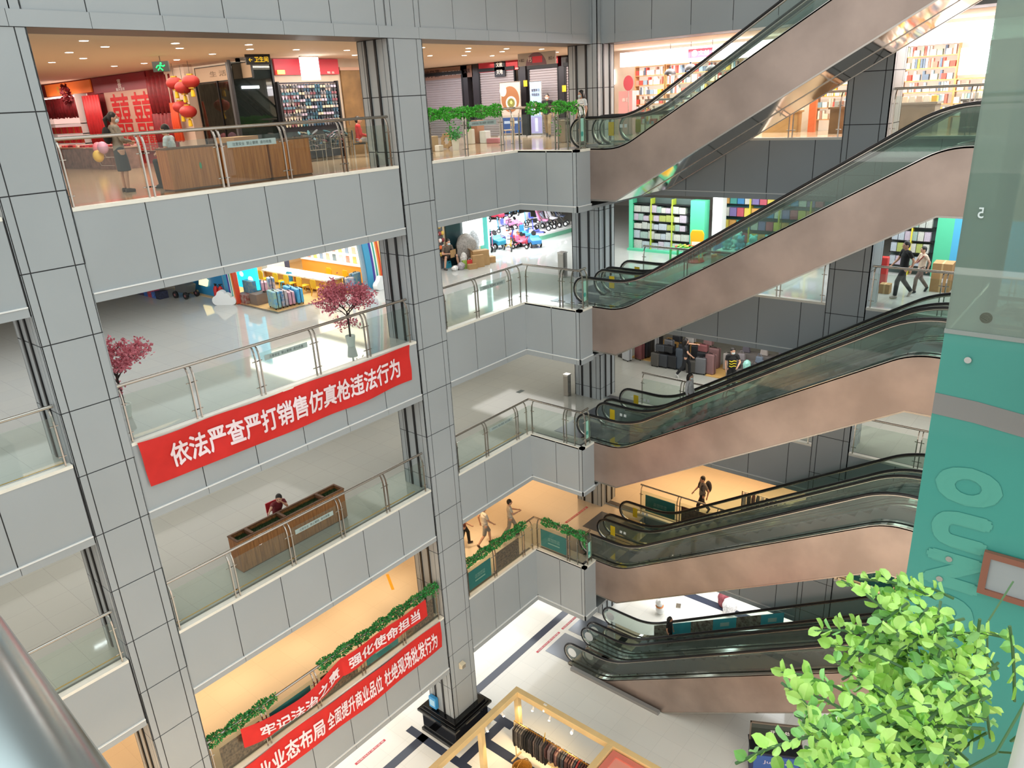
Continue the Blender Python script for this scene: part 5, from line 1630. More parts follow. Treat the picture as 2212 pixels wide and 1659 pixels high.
t = board('poster_lightbox', 'bright white poster lightbox with faint drawing by the teal pillar', 'lightbox', (23.45, 6.5, f4 + .55), '-y', 1.15, 1.6, .1, mat('lightbox_soft', 'f6faf6', .5, emit=3))
MB().tube([(-.2, -.01, .42), (-.08, -.01, .36), (.05, -.01, .38)], .008, 5).tube([(.2, -.01, .4), (.3, -.01, .52)], .008, 5).tube([(-.25, -.01, 1.4), (-.2, -.01, 1.5), (-.1, -.01, 1.47), (.05, -.01, 1.52)], .012, 5).build('line_drawing', mat('drawing_ink', '5a6068', .6), t)
TEAL = mat('pillar_teal', '5ec4bc', .4)
t = thing('shop_pillar', 'pale teal shop pillar with glowing edge right of the poster lightbox', 'column', (24.2, 6.5, f4), 0)
MB().box(-.18, 0, 0, .12, .4, 2.9).build('pillar_core', TEAL, t)
MB().box(.12, -.02, .05, .2, .1, 2.9).build('edge_light', mat('edge_glow', 'd8fff8', .5, emit=2.5), t)
MB().box(-.2, -.04, 0, .24, .42, .06).build('base', WHITE, t)
box_thing('dark_doorway', 'dark glazed doorway behind the sacks', 'door', (22.4, 6.64, f4), (1.0, .06, 2.3), mat('door_dark', '1e3438', .2))
t = thing('toy_rack', 'rack of orange and white soft toys left of the dark doorway', 'rack', (21.3, 6.6, f4), 0)
MB().box(-.4, 0, 0, .4, .06, 2.2).build('rack_back', mat('rack_grey', '5a5a5c', .6), t)
for i in range(24):
    MB().ball((-.32 + .16 * (i % 5), -.06, .6 + .28 * (i // 5)), .09, (1, .7, 1), 8).build('soft_toy', mat('toy_%d' % (i % 4), ('e06a3a', 'e8e0d8', '8a3a3a', 'd8b050')[i % 4], .7), t, smooth=True)
# ---- ride-on toys, scooters and strollers in a heap
TP = ['c83a50', '5a64c8', '3c8ac8', 'e0b438', 'b8c4dc', '2a2c34', 'd87aa0', '7a6ab8', 'e0dce4', '3aa0c0', 'd8603a', '46506a']
def toy_mat(i):
    c = TP[i % len(TP)]
    return mat('toy_' + c, c, .4)
def wheel_mesh(r, wd):
    return MB().lathe([(r * .55, -wd / 2), (r, -wd / 2 * .8), (r, wd / 2 * .8), (r * .55, wd / 2)], n=16).xf(Matrix.Rotation(R(90), 4, 'X')).mesh('wheel', RUBBER)
WM, WS = wheel_mesh(.11, .05), wheel_mesh(.15, .04)
HUBM = MB().lathe([(.06, -.03), (.06, .03)], n=12).xf(Matrix.Rotation(R(90), 4, 'X')).mesh('hub', mat('hub_white', 'dad8d4', .5))
def trike(label, loc, rz, m, m2, kind, s=1.0):
    g = 'children ride on toys heaped in the toy shop'
    t = thing({'trike': 'tricycle', 'scoot': 'toy_scooter', 'car': 'toy_car', 'stroll': 'stroller'}[kind], label, {'trike': 'tricycle', 'scoot': 'scooter', 'car': 'toy car', 'stroll': 'stroller'}[kind], loc, rz, g)
    t.scale = (s, s, s)
    def wh(ps, me):
        for p in ps:
            w_ = again('wheel', me, t, p)
            again('hub', HUBM, w_, (0, 0, 0))
    if kind == 'trike':
        MB().tube([(0, .0, .3), (.3, 0, .32), (.42, 0, .55)], .025, 8).tube([(0, 0, .3), (-.28, .14, .13)], .02, 6).tube([(0, 0, .3), (-.28, -.14, .13)], .02, 6).tube([(.36, 0, .42), (.34, 0, .13)], .02, 6).build('frame', m, t)
        MB().prism([(-.16, .3), (.1, .3), (.06, .36), (-.12, .36)], -.11, .11, 'y').box(-.18, -.1, .34, -.13, .1, .6).build('seat', m2, t, bevel=.015)
        MB().tube([(.42, -.18, .58), (.42, .18, .58)], .018, 8).build('handlebar', DARK, t)
        wh([(-.28, -.17, .11), (-.28, .17, .11), (.34, 0, .11)], WM)
    elif kind == 'scoot':
        MB().box(-.3, -.06, .09, .22, .06, .12).build('footboard', m, t, bevel=.01)
        MB().tube([(.24, 0, .1), (.18, 0, .75)], .02, 8).build('stem', m2, t)
        MB().tube([(.18, -.2, .76), (.18, .2, .76)], .018, 8).build('handlebar', DARK, t)
        wh([(.26, -.09, .11), (.26, .09, .11), (-.3, 0, .11)], WM)
    elif kind == 'car':
        MB().prism([(-.4, .14), (.42, .14), (.44, .3), (.2, .34), (.1, .46), (-.05, .3), (-.25, .3), (-.34, .48), (-.42, .46)], -.2, .2, 'y').build('car_body', m, t, bevel=.03)
        MB().lathe([(.1, -.012), (.1, .012)], n=16).xf(Matrix.Translation((.06, 0, .52)) @ Matrix.Rotation(R(60), 4, 'Y')).build('steering_wheel', DARK, t)
        MB().box(-.24, -.13, .3, -.02, .13, .34).build('seat', m2, t, bevel=.01)
        wh([(-.26, -.2, .11), (-.26, .2, .11), (.28, -.2, .11), (.28, .2, .11)], WM)
    else:
        MB().tube([(-.3, -.2, .12), (.05, -.2, .5), (-.25, -.2, .95)], .016, 6).tube([(-.3, .2, .12), (.05, .2, .5), (-.25, .2, .95)], .016, 6).tube([(.3, -.2, .12), (-.08, -.2, .55)], .016, 6).tube([(.3, .2, .12), (-.08, .2, .55)], .016, 6).tube([(-.25, -.2, .95), (-.25, .2, .95)], .018, 6).build('frame', STEEL, t)
        MB().prism([(-.12, .42), (.22, .38), (.24, .42), (-.06, .47), (-.2, .8), (-.24, .78)], -.18, .18, 'y').build('seat', m, t, bevel=.015)
        MB().prism([(-.24, .8), (-.2, .95), (-.05, 1.02), (.1, .95), (.12, .9), (-.05, .96), (-.16, .9), (-.2, .78)], -.2, .2, 'y').build('hood', m2, t, bevel=.01)
        wh([(-.3, -.2, .11), (-.3, .2, .11), (.3, -.2, .11), (.3, .2, .11)], WM)
    return t
CN = {'c83a50': 'red', '5a64c8': 'violet blue', '3c8ac8': 'blue', 'e0b438': 'yellow', 'b8c4dc': 'pale blue', '2a2c34': 'black', 'd87aa0': 'pink', '7a6ab8': 'purple', 'e0dce4': 'white', '3aa0c0': 'turquoise', 'd8603a': 'orange', '46506a': 'slate'}
toys = [(25.75, 6.55, 'trike', 3, 8, 'yellow tricycle at the very front of the toy heap'), (25.4, 7.25, 'scoot', 8, 6, 'white scooter at the left front of the toy heap'), (25.9, 7.6, 'car', 9, 5, 'turquoise toy car at the left edge of the toy heap'), (26.3, 6.35, 'trike', 0, 6, 'red tricycle with white hub at the front of the toy heap'),
        (27.0, 6.15, 'car', 2, 11, 'blue toy car at the right front of the toy heap'), (26.4, 7.0, 'scoot', 6, 8, 'pink scooter in the front row of the toy heap'), (26.9, 6.8, 'car', 0, 5, 'red toy car in the middle of the toy heap'), (25.35, 7.75, 'stroll', 5, 5, 'black stroller at the left of the toy heap'),
        (26.8, 7.6, 'trike', 1, 4, 'violet blue tricycle in the toy heap'), (27.7, 6.75, 'trike', 0, 8, 'red and white tricycle in the toy heap'), (27.4, 7.7, 'car', 10, 5, 'orange toy car in the toy heap'), (28.0, 7.2, 'scoot', 7, 1, 'purple scooter in the toy heap'), (27.2, 7.35, 'trike', 3, 4, 'yellow tricycle at the back of the toy heap'),
        (28.1, 7.6, 'trike', 9, 2, 'turquoise tricycle by the curved counter'), (24.9, 7.5, 'stroll', 5, 11, 'black stroller with slate hood behind the toy heap'), (28.6, 7.3, 'car', 1, 4, 'violet blue toy car behind the heap'), (30.6, 8.4, 'stroll', 4, 6, 'pale blue stroller behind the toy heap'), (25.0, 9.0, 'stroll', 5, 8, 'black and white stroller by the teal pillar')]
for i, (x, y, kind, a, b, lab) in enumerate(toys):
    trike(lab, (x, y, f4), random.uniform(-2.4, -.9), toy_mat(a), toy_mat(b), kind, 1.0 + .35 * (i % 3) / 2)
for i, (x, y, a, b, lab) in enumerate(((29.2, 7.3, 6, 6, 'pink stroller on the curved counter'), (29.9, 7.3, 8, 11, 'white stroller on the curved counter'), (30.6, 7.3, 11, 8, 'slate stroller at the end of the curved counter'))):
    trike(lab, (x, y, f4 + .32), random.uniform(-2, -1), toy_mat(a), toy_mat(b), 'stroll', 1.15)
# upper layer of hanging toys on a display frame
t = thing('bike_rack', 'tall metal frame carrying hanging bikes behind the toy heap', 'rack', (27.2, 9.4, f4), 0)
for x in (-1.6, 1.6):
    MB().tube([(x, 0, 0), (x, 0, 2.3)], .025, 8).build('upright', STEEL, t)
for z in (1.3, 2.2):
    MB().tube([(-1.6, 0, z), (1.6, 0, z)], .02, 8).build('cross_bar', STEEL, t)
for i in range(10):
    trike('%s %s hanging on the frame above the toy heap, %s row' % (CN[TP[(i * 5 + 1) % 12]], ('tricycle', 'scooter')[i % 2], ('lower', 'upper')[i // 5]), (25.8 + (i % 5) * .68, 9.2, f4 + (1.25, 1.95)[i // 5]), random.uniform(-2.2, -1), toy_mat(i * 5 + 1), toy_mat(i * 3), ('trike', 'scoot')[i % 2], .95)
t = thing('stepped_stand', 'white two step stand carrying more ride on toys behind the heap', 'stand', (27.4, 8.3, f4), 0)
MB().box(-2.3, -.35, 0, 2.6, .35, .5).build('lower_step', WHITE, t)
MB().box(-2.3, .35, 0, 2.6, .62, 1.0).build('upper_step', WHITE, t)
for i in range(13):
    up = i >= 7
    trike('%s %s on the %s white step behind the toy heap, %s' % (CN[TP[(i * 7 + 2) % 12]], ('tricycle', 'toy car', 'scooter')[i % 3], ('lower', 'upper')[up], ('far left', 'second', 'third', 'middle', 'fifth', 'sixth', 'far right')[i % 7]), (25.35 + (i % 7) * .72, 8.3 if not up else 8.78, f4 + (.5, 1.0)[up]), random.uniform(-2.3, -.9), toy_mat(i * 7 + 2), toy_mat(i * 4 + 1), ('trike', 'car', 'scoot')[i % 3], .92)
t = thing('curved_counter', 'low white and mint counter with rounded end right of the toy heap', 'counter', (28.6, 6.75, f4), 0)
MB().box(0, 0, .2, 4, .9, .3).lathe([(.45, .2), (.45, .3)], (0, .45, 0), 24).build('counter_top', WHITE, t)
MB().box(0, .04, 0, 4, .86, .2).lathe([(.41, 0), (.41, .2)], (0, .45, 0), 24).build('counter_base', mat('mint_base', '7cc8a8', .4), t)
t = thing('steel_bollard', 'tall square steel bin beside the corner pillar on the toy shop floor', 'bin', (22.55, 1.25, f4), 0)
MB().box(-.13, -.13, 0, .13, .13, .9).build('bin_body', STEEL, t, bevel=.015)
MB().box(-.14, -.14, .9, .14, .14, .94).build('bin_lid', CHROME, t)
area('shop_fill_light', (27, 7, f4 + 2.9), 4, 3, 420, COOL)
# ---- green toy shelves behind the escalators
GRE, LIME = mat('shelf_green', '50b890', .45), mat('lime_green', 'a8b83a', .5)
t = thing('toy_shelf', 'green framed wall of boxed toys behind the escalator railing', 'shelf', (28.2, .0, f4), RZ['-x'])
MB().box(-1.75, .3, 0, 1.1, .34, 2.2).build('back_panel', mat('shelf_back_dark', '4a5a58', .6), t)
MB().box(-1.8, -.05, 0, -1.62, .34, 2.2).build('left_upright', GRE, t)
MB().box(-1.8, -.2, 0, 1.7, .34, .09).build('plinth', GRE, t)
MB().box(1.08, -.08, 0, 1.7, .34, 2.2).build('green_column', GRE, t)
for z in (.5, .9, 1.25, 1.6, 1.95):
    MB().box(-1.62, .0, z, 1.08, .3, z + .025).build('shelf_board', DARK, t)
for x in (-.78, .2):
    MB().box(x, -.03, .09, x + .04, .3, 2.2).build('divider', LIME, t)
tbx = [MB().box(-.5, -.12, 0, .5, .12, 1).mesh('toy_box', mat('tbox_' + c, c, .5, var=.18, scale=11)) for c in ('a8aca6', '98a058', 'a0a8b0', '8aa098', 'aca0ae', 'b4b4ac')]
for r, (z0, z1) in enumerate(((.09, .5), (.525, .9), (.925, 1.25), (1.275, 1.6), (1.625, 1.95))):
    x = -1.6
    while x < 1.0:
        w_ = random.uniform(.2, .42)
        if x + w_ > 1.06:
            break
        o = bpy.data.objects.new('toy_box', random.choice(tbx))
        C.objects.link(o)
        o.location, o.rotation_euler, o.scale = (28.34, -(x + w_ / 2), f4 + z0 + .001), (0, 0, RZ['-x']), (w_ * .94, 1, (z1 - z0) * random.uniform(.6, .92))
        tag(o, 'boxed toy on the green framed shelf wall', 'toy box', 'boxed toys on the green shelf wall')
        x += w_
t = thing('toy_shelf', 'yellow framed shelves of bright toys right of the green column', 'shelf', (29.6, -3.4, f4), RZ['-x'])
MB().box(-1.7, .3, 0, 2.6, .34, 2.6).build('back_panel', mat('shelf_back_teal', '4a8a94', .6), t)
for x in (-1.7, -.5, .7, 1.9):
    MB().box(x, -.02, 0, x + .06, .3, 2.6).build('divider', mat('shelf_yellow', 'd8c83a', .5), t)
for z in (.4, .9, 1.4, 1.9):
    MB().box(-1.7, 0, z, 2.6, .3, z + .03).build('shelf_board', DARK, t)
for r in range(4):
    for i in range(13):
        o = bpy.data.objects.new('toy_box', MB().box(-.14, -.1, 0, .14, .1, .34).mesh('toy_box', mat('tb3_%d' % ((r * 5 + i * 3) % 7), ('4a90c8', 'd8a05a', 'c85a6a', 'd8d4cc', '58a8a0', 'e0c85a', '8a78b0')[(r * 5 + i * 3) % 7], .5)) if r + i < 99 else None)
        C.objects.link(o)
        o.location, o.rotation_euler = (29.72, -1.9 - i * .31, f4 + (.431, .931, 1.431, 1.931)[r]), (0, 0, RZ['-x'])
        tag(o, 'bright carton on the yellow framed toy shelves', 'toy box', 'bright cartons on the yellow framed shelves')
# yellow high chair, play table, plush pile
t = thing('child_high_chair', 'yellow and red child seat standing before the green column', 'chair', (27.1, -1.85, f4), R(100))
MB().box(-.25, -.2, .45, .25, .22, .52).build('seat', mat('seat_red', 'c83a34', .4), t, bevel=.03)
MB().prism([(-.24, .55), (.24, .55), (.28, 1.05), (.2, 1.2), (-.2, 1.2), (-.28, 1.05)], -.26, -.18, 'y').build('backrest', KY, t, bevel=.03)
MB().box(-.2, -.178, .6, .2, -.17, .75).build('back_print', mat('print_white', 'e0e4d8', .5), t)
for x in (-.2, .2):
    for y in (-.2, .2):
        MB().tube([(x * 1.25, y * 1.25, 0), (x, y, .46)], .025, 8).build('leg', KY, t)
MB().lathe([(.34, .0), (.38, .03), (.3, .1)], n=22).build('base_ring', mat('seat_red', 'c83a34'), t)
t = thing('play_table', 'green play table with colourful food toys beside the yellow seat', 'table', (27.25, -1.2, f4), 0)
MB().box(-.35, -.4, .44, .35, .4, .5).build('table_top', mat('play_green', '3aa858', .4), t, bevel=.02)
for x in (-.3, .3):
    for y in (-.34, .34):
        MB().box(x - .03, y - .03, 0, x + .03, y + .03, .44).build('leg', mat('play_green', '3aa858'), t)
for i in range(9):
    o = MB().ball((0, 0, .05), .06, (1.3, .9, .8), 10).build('toy_food', mat('tf_%d' % (i % 4), ('6a8a2a', 'd8b83a', 'c85040', '8aa84a')[i % 4], .5), loc=(27.05 + .17 * (i % 3), -1.45 + .2 * (i // 3), f4 + .5), smooth=True)
    tag(o, 'little plastic food toy on the green play table', 'toy', 'food toys on the green play table')
def plush(label, loc, c, s, rz):
    t = thing('plush_toy', label, 'plush toy', loc, rz, 'plush toys on the low stand')
    m_ = mat('plush_' + c, c, .85, var=.1, scale=20)
    mb = MB().ball((0, 0, .16), .15, (1, .85, 1.05), 12).ball((0, .02, .36), .13, (1, .9, .9), 12)
    for q in (-1, 1):
        mb.ball((q * .09, 0, .47), .05, n=8).ball((q * .15, .06, .2), .05, (.8, 1, 1.3), 8).ball((q * .09, .12, .06), .06, (1, 1.3, .8), 8)
    mb.xf(Matrix.Scale(s, 4))
    remesh(mb.build('plush_body', m_, t), .02)
    e = MB()
    for q in (-1, 1):
        e.ball((q * .045 * s, .13 * s, .38 * s), .014 * s, n=6)
    e.build('eyes', EYE, t)
    return t
t = thing('plush_stand', 'low dark stand carrying plush toys behind the escalator glass', 'stand', (27.3, -4.3, f4), 0)
MB().box(-.5, -1.4, 0, .5, 1.4, .55).build('stand_body', mat('stand_teal', '5a8a84', .6), t)
MB().box(-.52, -1.42, .55, .52, 1.42, .6).build('stand_top', mat('stand_mint', 'a8d8cc', .5), t)
for i, (dx, dy, c, nm) in enumerate(((-.25, 1.1, '58b0ac', 'teal'), (-.2, .6, '3c9ab0', 'blue green'), (-.25, .1, '6ac4bc', 'mint'), (-.2, -.4, '48a0c4', 'sky blue'), (-.25, -.95, 'd0c4b4', 'cream'), (.2, .9, '8ac8c0', 'pale mint'), (.2, .3, '58a8c8', 'pale blue'), (.2, -.3, '78c0c8', 'aqua'), (.2, -.9, 'c8b8a8', 'beige'))):
    plush('%s plush toy sitting on the low plush stand' % nm, (27.3 + dx, -4.3 + dy, f4 + .6), c, 1.0 + .12 * (i % 3), R(90))
box_thing('toy_rack', 'blue child play kitchen beside the white column', 'toy', (27.6, -2.75, f4), (.4, .6, 1.0), mat('kitchen_blue', '3a9ac8', .5), bevel=.03)
carton('brown woven toy crate on the floor left of the plush stand', (27.0, -2.95, f4), (.5, .5, .4))
box_thing('small_toy_house', 'little orange and red toy house by the rear pillar', 'toy', (26.0, -7.75, f4), (.35, .45, .32), mat('house_orange', 'c87a3a', .5, col2='c83a2a', scale=6), .2, bevel=.03)
box_thing('wall_column', 'white shop column between the green shelf wall and the yellow shelves', 'column', (28.6, -2.1, f4), (.4, .4, 2.9), WHITE)
# right of the rear pillar
t = thing('toy_shelf', 'dark shelf of boxed toys behind the walking people', 'shelf', (28.2, -9.3, f4), RZ['-x'])
MB().box(-.7, .25, 0, .62, .3, 2.4).build('back_panel', mat('shelf_back_dark', '4a5a58'), t)
for z in (.3, .75, 1.15, 1.6, 2.0):
    MB().box(-.7, 0, z, .62, .25, z + .03).build('shelf_board', DARK, t)
MB().box(-.08, -.02, 0, -.04, .25, 2.4).build('divider', mat('shelf_yellow', 'd8c83a'), t)
for r in range(4):
    for i in range(6):
        o = bpy.data.objects.new('toy_box', random.choice(tbx))
        C.objects.link(o)
        o.location, o.rotation_euler, o.scale = (28.32, -9.3 + .58 - i * .2, f4 + (.331, .781, 1.181, 1.631)[r]), (0, 0, RZ['-x']), (.18, .8, .3)
        tag(o, 'boxed toy on the dark shelf behind the walkers', 'toy box', 'boxed toys on the dark shelf')
struct(MB().box(28.3, -10.45, f4, 28.5, -9.95, f4 + 2.9).build('wall_right', GRE), 'green wall strip')
struct(MB().box(28.3, -13, f4, 28.5, -10.45, f4 + 2.9).build('wall_right', mat('wall_sky', '4aa0c8', .5)), 'sky blue wall strip')
carton('stack base brown carton by the sky blue wall', (26.5, -10.65, f4), (.6, .55, .9), .05)
carton('second brown carton right of the tall one', (26.9, -11.4, f4), (.6, .6, 1.0), -.1)
box_thing('red_cylinder_bin', 'red box bin beside the rear pillar on the toy shop floor', 'bin', (26.1, -9.0, f4), (.26, .26, 1.0), mat('bin_red', 'b8302c', .5), bevel=.03)
person('person in a black shirt and dark trousers walking past the boxed toys', (25.0, -9.85, f4), R(40), 1.74, dict(WALK), cloth('tee_black', '17181a'), cloth('trousers_dark', '26282a'), 'a8a098', 'short')
def red_strap(t, J):
    MB().tube([J['shL'] + Vector((0, .08, 0)), J['waist'] + Vector((.1, .14, 0))], .02, 6).build('shoulder_strap', cloth('strap_red', '9a4038'), t)
person('shorter person in a cream top and grey trousers walking by the cartons', (25.9, -10.15, f4), R(40), 1.45, dict(WALK), cloth('top_cream', 'd2bda8'), cloth('trousers_grey2', '6a5c54'), '2a2c30', 'short', female=True, extra=red_strap)
carton('flat white carton on the floor behind the walking person', (25.4, -9.3, f4), (.3, .3, .3))
area('shop_fill_light', (27.2, -2, f4 + 2.9), 1.5, 5, 200, (.95, 1, .97))
area('shop_fill_light', (27, -10.5, f4 + 2.9), 1.5, 3, 60, (.95, 1, .97))
# ceiling tube lamps over the walkways (they mirror in the polished floors)
TUBE = mat('tube_glow', 'f4f8ff', .5, emit=22)
for k, nm, pts in ((4, 'toy shop', [(7.5, 2.6), (9.5, 4.6), (11.8, 2.6), (13.0, 4.8), (16.0, 3.2), (6.0, 5.4), (17.6, 3.8), (20.5, 3.4), (22.6, 4.2), (25.5, 3.6), (25.4, -2.2), (25.6, -5.5)]), (3, 'luggage', [(7.4, 3.6), (9.6, 2.8), (11.6, 4.0), (14.2, 2.8), (13.2, 5.2), (6.0, 5.6), (17.5, 3.0), (25.4, -2.0), (25.4, -5.0)])):
    z = BOT[k + 1]
    for i, (x, y) in enumerate(pts):
        t = thing('ceiling_lamp', 'slim white tube lamp under the ceiling of the %s floor' % nm, 'lamp', (x, y, z), R(90) if i % 3 == 1 else 0, 'tube lamps of the %s floor' % nm)
        MB().box(-.6, -.03, -.05, .6, .03, -.02).build('tube', TUBE, t)
        MB().box(-.62, -.06, -.02, .62, .06, 0).build('housing', WHITE, t)
# ---------------------------------------------------------------- third floor
f3 = F[3]
def apron(t, J):
    pass
P = dict(elL=(-.30, .16, 1.16), wrL=(-.20, .42, 1.08), elR=(.24, .14, 1.18), wrR=(.06, .34, 1.30), neck=(0, .10, 1.42), head=(0, .19, 1.54), chest=(0, .06, 1.26), shL=(-.165, .09, 1.37), shR=(.165, .09, 1.37), look=(-.6, 1, -.25))
person('woman in a dark red top seated behind the long planter leaning on it', (9.75, 1.95, f3 - .30), R(160), 1.62, P, cloth('top_darkred', '6e2028'), cloth('trousers_black', '18191c'), '2a2624', 'tail', female=True) if 0 else None
P = sit(.43, .36)
P.update(neck=(0, .16, 1.02), head=(0, .25, 1.13), chest=(0, .12, .86), shL=(-.17, .15, .97), shR=(.17, .15, .97), elR=(.36, .36, .98), wrR=(.50, .52, 1.0), elL=(-.16, .34, .86), wrL=(-.02, .36, 1.04), look=(.65, .8, -.2))
person('woman in a dark red top seated behind the long planter leaning on it', (9.72, 1.98, f3), R(178), 1.66, P, cloth('top_darkred', '6e2028'), cloth('trousers_black', '18191c'), '2a2624', 'tail', female=True, seat=True)
t = side_chair('red plastic chair behind the woman in dark red', (9.72, 2.02, f3), R(178), mat('chair_red', 'c83a44', .4), mat('chair_red', 'c83a44'), .43)
# luggage shop
box_thing('wood_platform', 'tan wood platform under the luggage by the dark cases', 'platform', (29.4, .45, f3), (3.4, 1.9, .04), mat('platform_tan', 'd4aa66', .45, var=.06, scale=3))
box_thing('wood_platform', 'tan wood platform peeping out behind the walking woman', 'platform', (28.2, -3.2, f3), (1.8, 1.6, .04), mat('platform_tan', 'd4aa66'))
CP = ['2a2c30', '3c4046', '6a6c70', '54524e', 'a8a4a0', '46505c', '8a6a6a', '7a4a4c', 'b4b8bc', '32302e']
n_ = 0
for i, (x, y, z, w_, h, c) in enumerate(((27.3, -.1, 0, .4, .62, 3), (27.35, -.45, 0, .42, .6, 1), (27.4, -.85, 0, .45, .6, 0), (27.45, -1.2, 0, .4, .95, 5), (27.35, -1.75, 0, .42, .55, 3), (27.4, -2.15, 0, .44, .72, 2), (27.55, -2.5, 0, .4, .9, 6), (27.75, -.2, 0, .42, .7, 9), (27.8, -.7, 0, .42, .72, 0), (27.85, -2.0, 0, .42, .8, 1),
                                        (28.2, -.3, 0, .45, .8, 0), (28.3, -.9, 0, .45, .85, 1), (28.3, -1.5, 0, .45, .9, 0), (28.35, -2.3, 0, .45, .9, 6), (28.4, -2.9, 0, .4, .75, 4))):
    suitcase('%s suitcase on the floor of the luggage heap, %s' % (('dark', 'slate', 'black', 'blue grey', 'taupe', 'silver', 'dusty pink', 'charcoal', 'black', 'dark grey', 'black', 'slate', 'big black', 'rose', 'pale grey')[i], ('front left corner', 'second from the left', 'third from the left', 'tall one', 'right of the tall one', 'front right', 'by the right edge', 'second row left', 'second row middle', 'second row right', 'third row left', 'third row middle', 'third row centre right', 'third row right', 'far right end')[i]), (x, y, f3), R(90) + random.uniform(-.15, .15), mat('lug_' + CP[c], CP[c], .4), w_, .26, h, 'luggage heap')
for i, (x, y, z, c) in enumerate(((27.35, -.28, .66, 1), (27.4, -.68, .66, 0), (27.8, -.45, .78, 2), (28.25, -.6, .9, 0), (28.3, -1.2, .95, 4), (27.45, -2.2, .95, 7), (28.35, -2.0, .95, 6))):
    suitcase('%s small suitcase stacked on top of the luggage heap, %s' % (('slate', 'black', 'grey', 'black', 'white', 'maroon', 'rose')[i], ('front left', 'front middle', 'second row', 'back left', 'back middle', 'front right', 'back right')[i]), (x, y, f3 + z), R(90) + random.uniform(-.2, .2), mat('lug_' + CP[c], CP[c], .4), .4, .24, .34, 'luggage heap')
for i, (x, y, h, c, lab) in enumerate(((27.3, 1.35, .62, 8, 'silver white suitcase standing alone by the dark cases'), (27.55, 1.75, .5, 9, 'small black suitcase at the far left of the luggage shop'), (27.7, .95, .95, 7, 'maroon suitcase beside the silver one'), (28.0, .85, 1.1, 0, 'tall black case left of the tan platform'), (28.3, .8, 1.1, 9, 'second tall black case by the tan platform'), (28.6, .75, 1.15, 8, 'tall pale blue case by the tan platform'), (28.9, .7, 1.2, 0, 'third tall black case at the back of the tan platform'))):
    suitcase(lab, (x, y, f3 + (.04 if i > 2 else 0)), R(70), mat('lug_' + CP[c], CP[c], .4), .42, .26, h, 'cases standing left of the luggage heap')
# bags behind the man in the patterned shirt
for i in range(12):
    x, y = 27.6 + (i % 3) * .45, -3.6 - (i // 3) * .75
    c = ('3a3c44', '8a8488', '5a5660', '44484c', '6e7a8a', 'a09894')[i % 6]
    t = thing('handbag', '%s bag on the display stand behind the man in the patterned shirt, %s' % (('dark', 'pale', 'purple grey', 'charcoal', 'steel blue', 'beige')[i % 6], ('first row', 'second row', 'third row', 'fourth row')[i // 3]), 'bag', (x, y, f3 + .5 + .2 * (i % 3)), R(90), 'bags on the display stands')
    MB().prism([(-.16, 0), (.16, 0), (.13, .26), (-.13, .26)], -.07, .07, 'y').build('bag_body', mat('hb_' + c, c, .5), t, bevel=.02)
    MB().tube([(-.08, 0, .25), (-.06, 0, .38), (.06, 0, .38), (.08, 0, .25)], .01, 6).build('handle', mat('hb_' + c, c), t)
t = thing('display_stand', 'stepped grey display stand under the bags', 'stand', (28.05, -4.75, f3), 0)
for i in range(3):
    MB().box(-.65 + i * .45, -1.5, 0, -.2 + i * .45, 1.5, .49 + .2 * i).build('step', mat('stand_grey', '6a6664', .6), t)
sack('mint green round backpack on the bag display', (27.55, -4.05, f3 + .5), (.34, .3, .42), '9ad8cc', 8, 'backpack')
person('woman in dark clothes walking with one arm stretched out before the luggage', (26.75, -1.75, f3), R(-145), 1.66, dict(WALK, elL=(-.28, .22, 1.38), wrL=(-.22, .48, 1.36)), cloth('tee_dark', '1c1d20'), cloth('trousers_ink', '1a1c20'), 'c8c8c8', 'long', female=True)
def stripes(t, J):
    for z in (1.0, 1.1, 1.2):
        MB().tube([(-.13, .10, z), (-.04, .125, z + .03), (.05, .125, z - .01), (.13, .10, z + .02)], .022, 6).build('yellow_lettering', mat('yellow_print', 'c8b828', .6), t)
person('masked man in a black shirt with yellow pattern leaning on the railing', (26.35, -3.95, f3), R(125), 1.74, dict(elL=(-.27, .10, 1.16), wrL=(-.14, .32, 1.05), look=(-.2, 1, -.3)), cloth('tee_black', '17181a'), cloth('trousers_black', '18191c'), '33302e', 'short', mask=True, extra=stripes)
person('masked person in a white shirt riding the farther middle escalator', (21.75, -4.5, f3 + .64), R(180), 1.60, dict(look=(.3, 1, -.1)), cloth('shirt_white', 'c8c4c4'), cloth('trousers_tan', '8a6a50'), '2a2624', 'long', mask=True, female=True, sleeve='long')
t = thing('litter_bin', 'tall slim steel bin beside the corner pillar on the luggage shop floor', 'bin', (22.5, 1.15, f3), 0)
MB().box(-.11, -.11, 0, .11, .11, .85).build('bin_body', STEEL, t, bevel=.015)
MB().box(-.12, -.12, .85, .12, .12, .9).build('bin_lid', CHROME, t)
box_thing('floor_sticker', 'small dark rectangular sticker on the grey floor of the middle storey', 'sticker', (21.8, 3.0, f3), (.34, .2, .003), mat('sticker_dark', '3a4a44', .4))
TAPE = mat('floor_tape_yellow', 'c89a30', .5)
struct(MB().box(-4, .42, f3 - .002, 13.5, .46, f3 + .003).box(15.2, .42, f3 - .002, 18.7, .46, f3 + .003).build('floor', TAPE), 'yellow tape line on the floor')
struct(MB().box(-4, .42, F[4] - .002, 5.0, .46, F[4] + .003).build('floor', TAPE), 'yellow tape line on the floor')
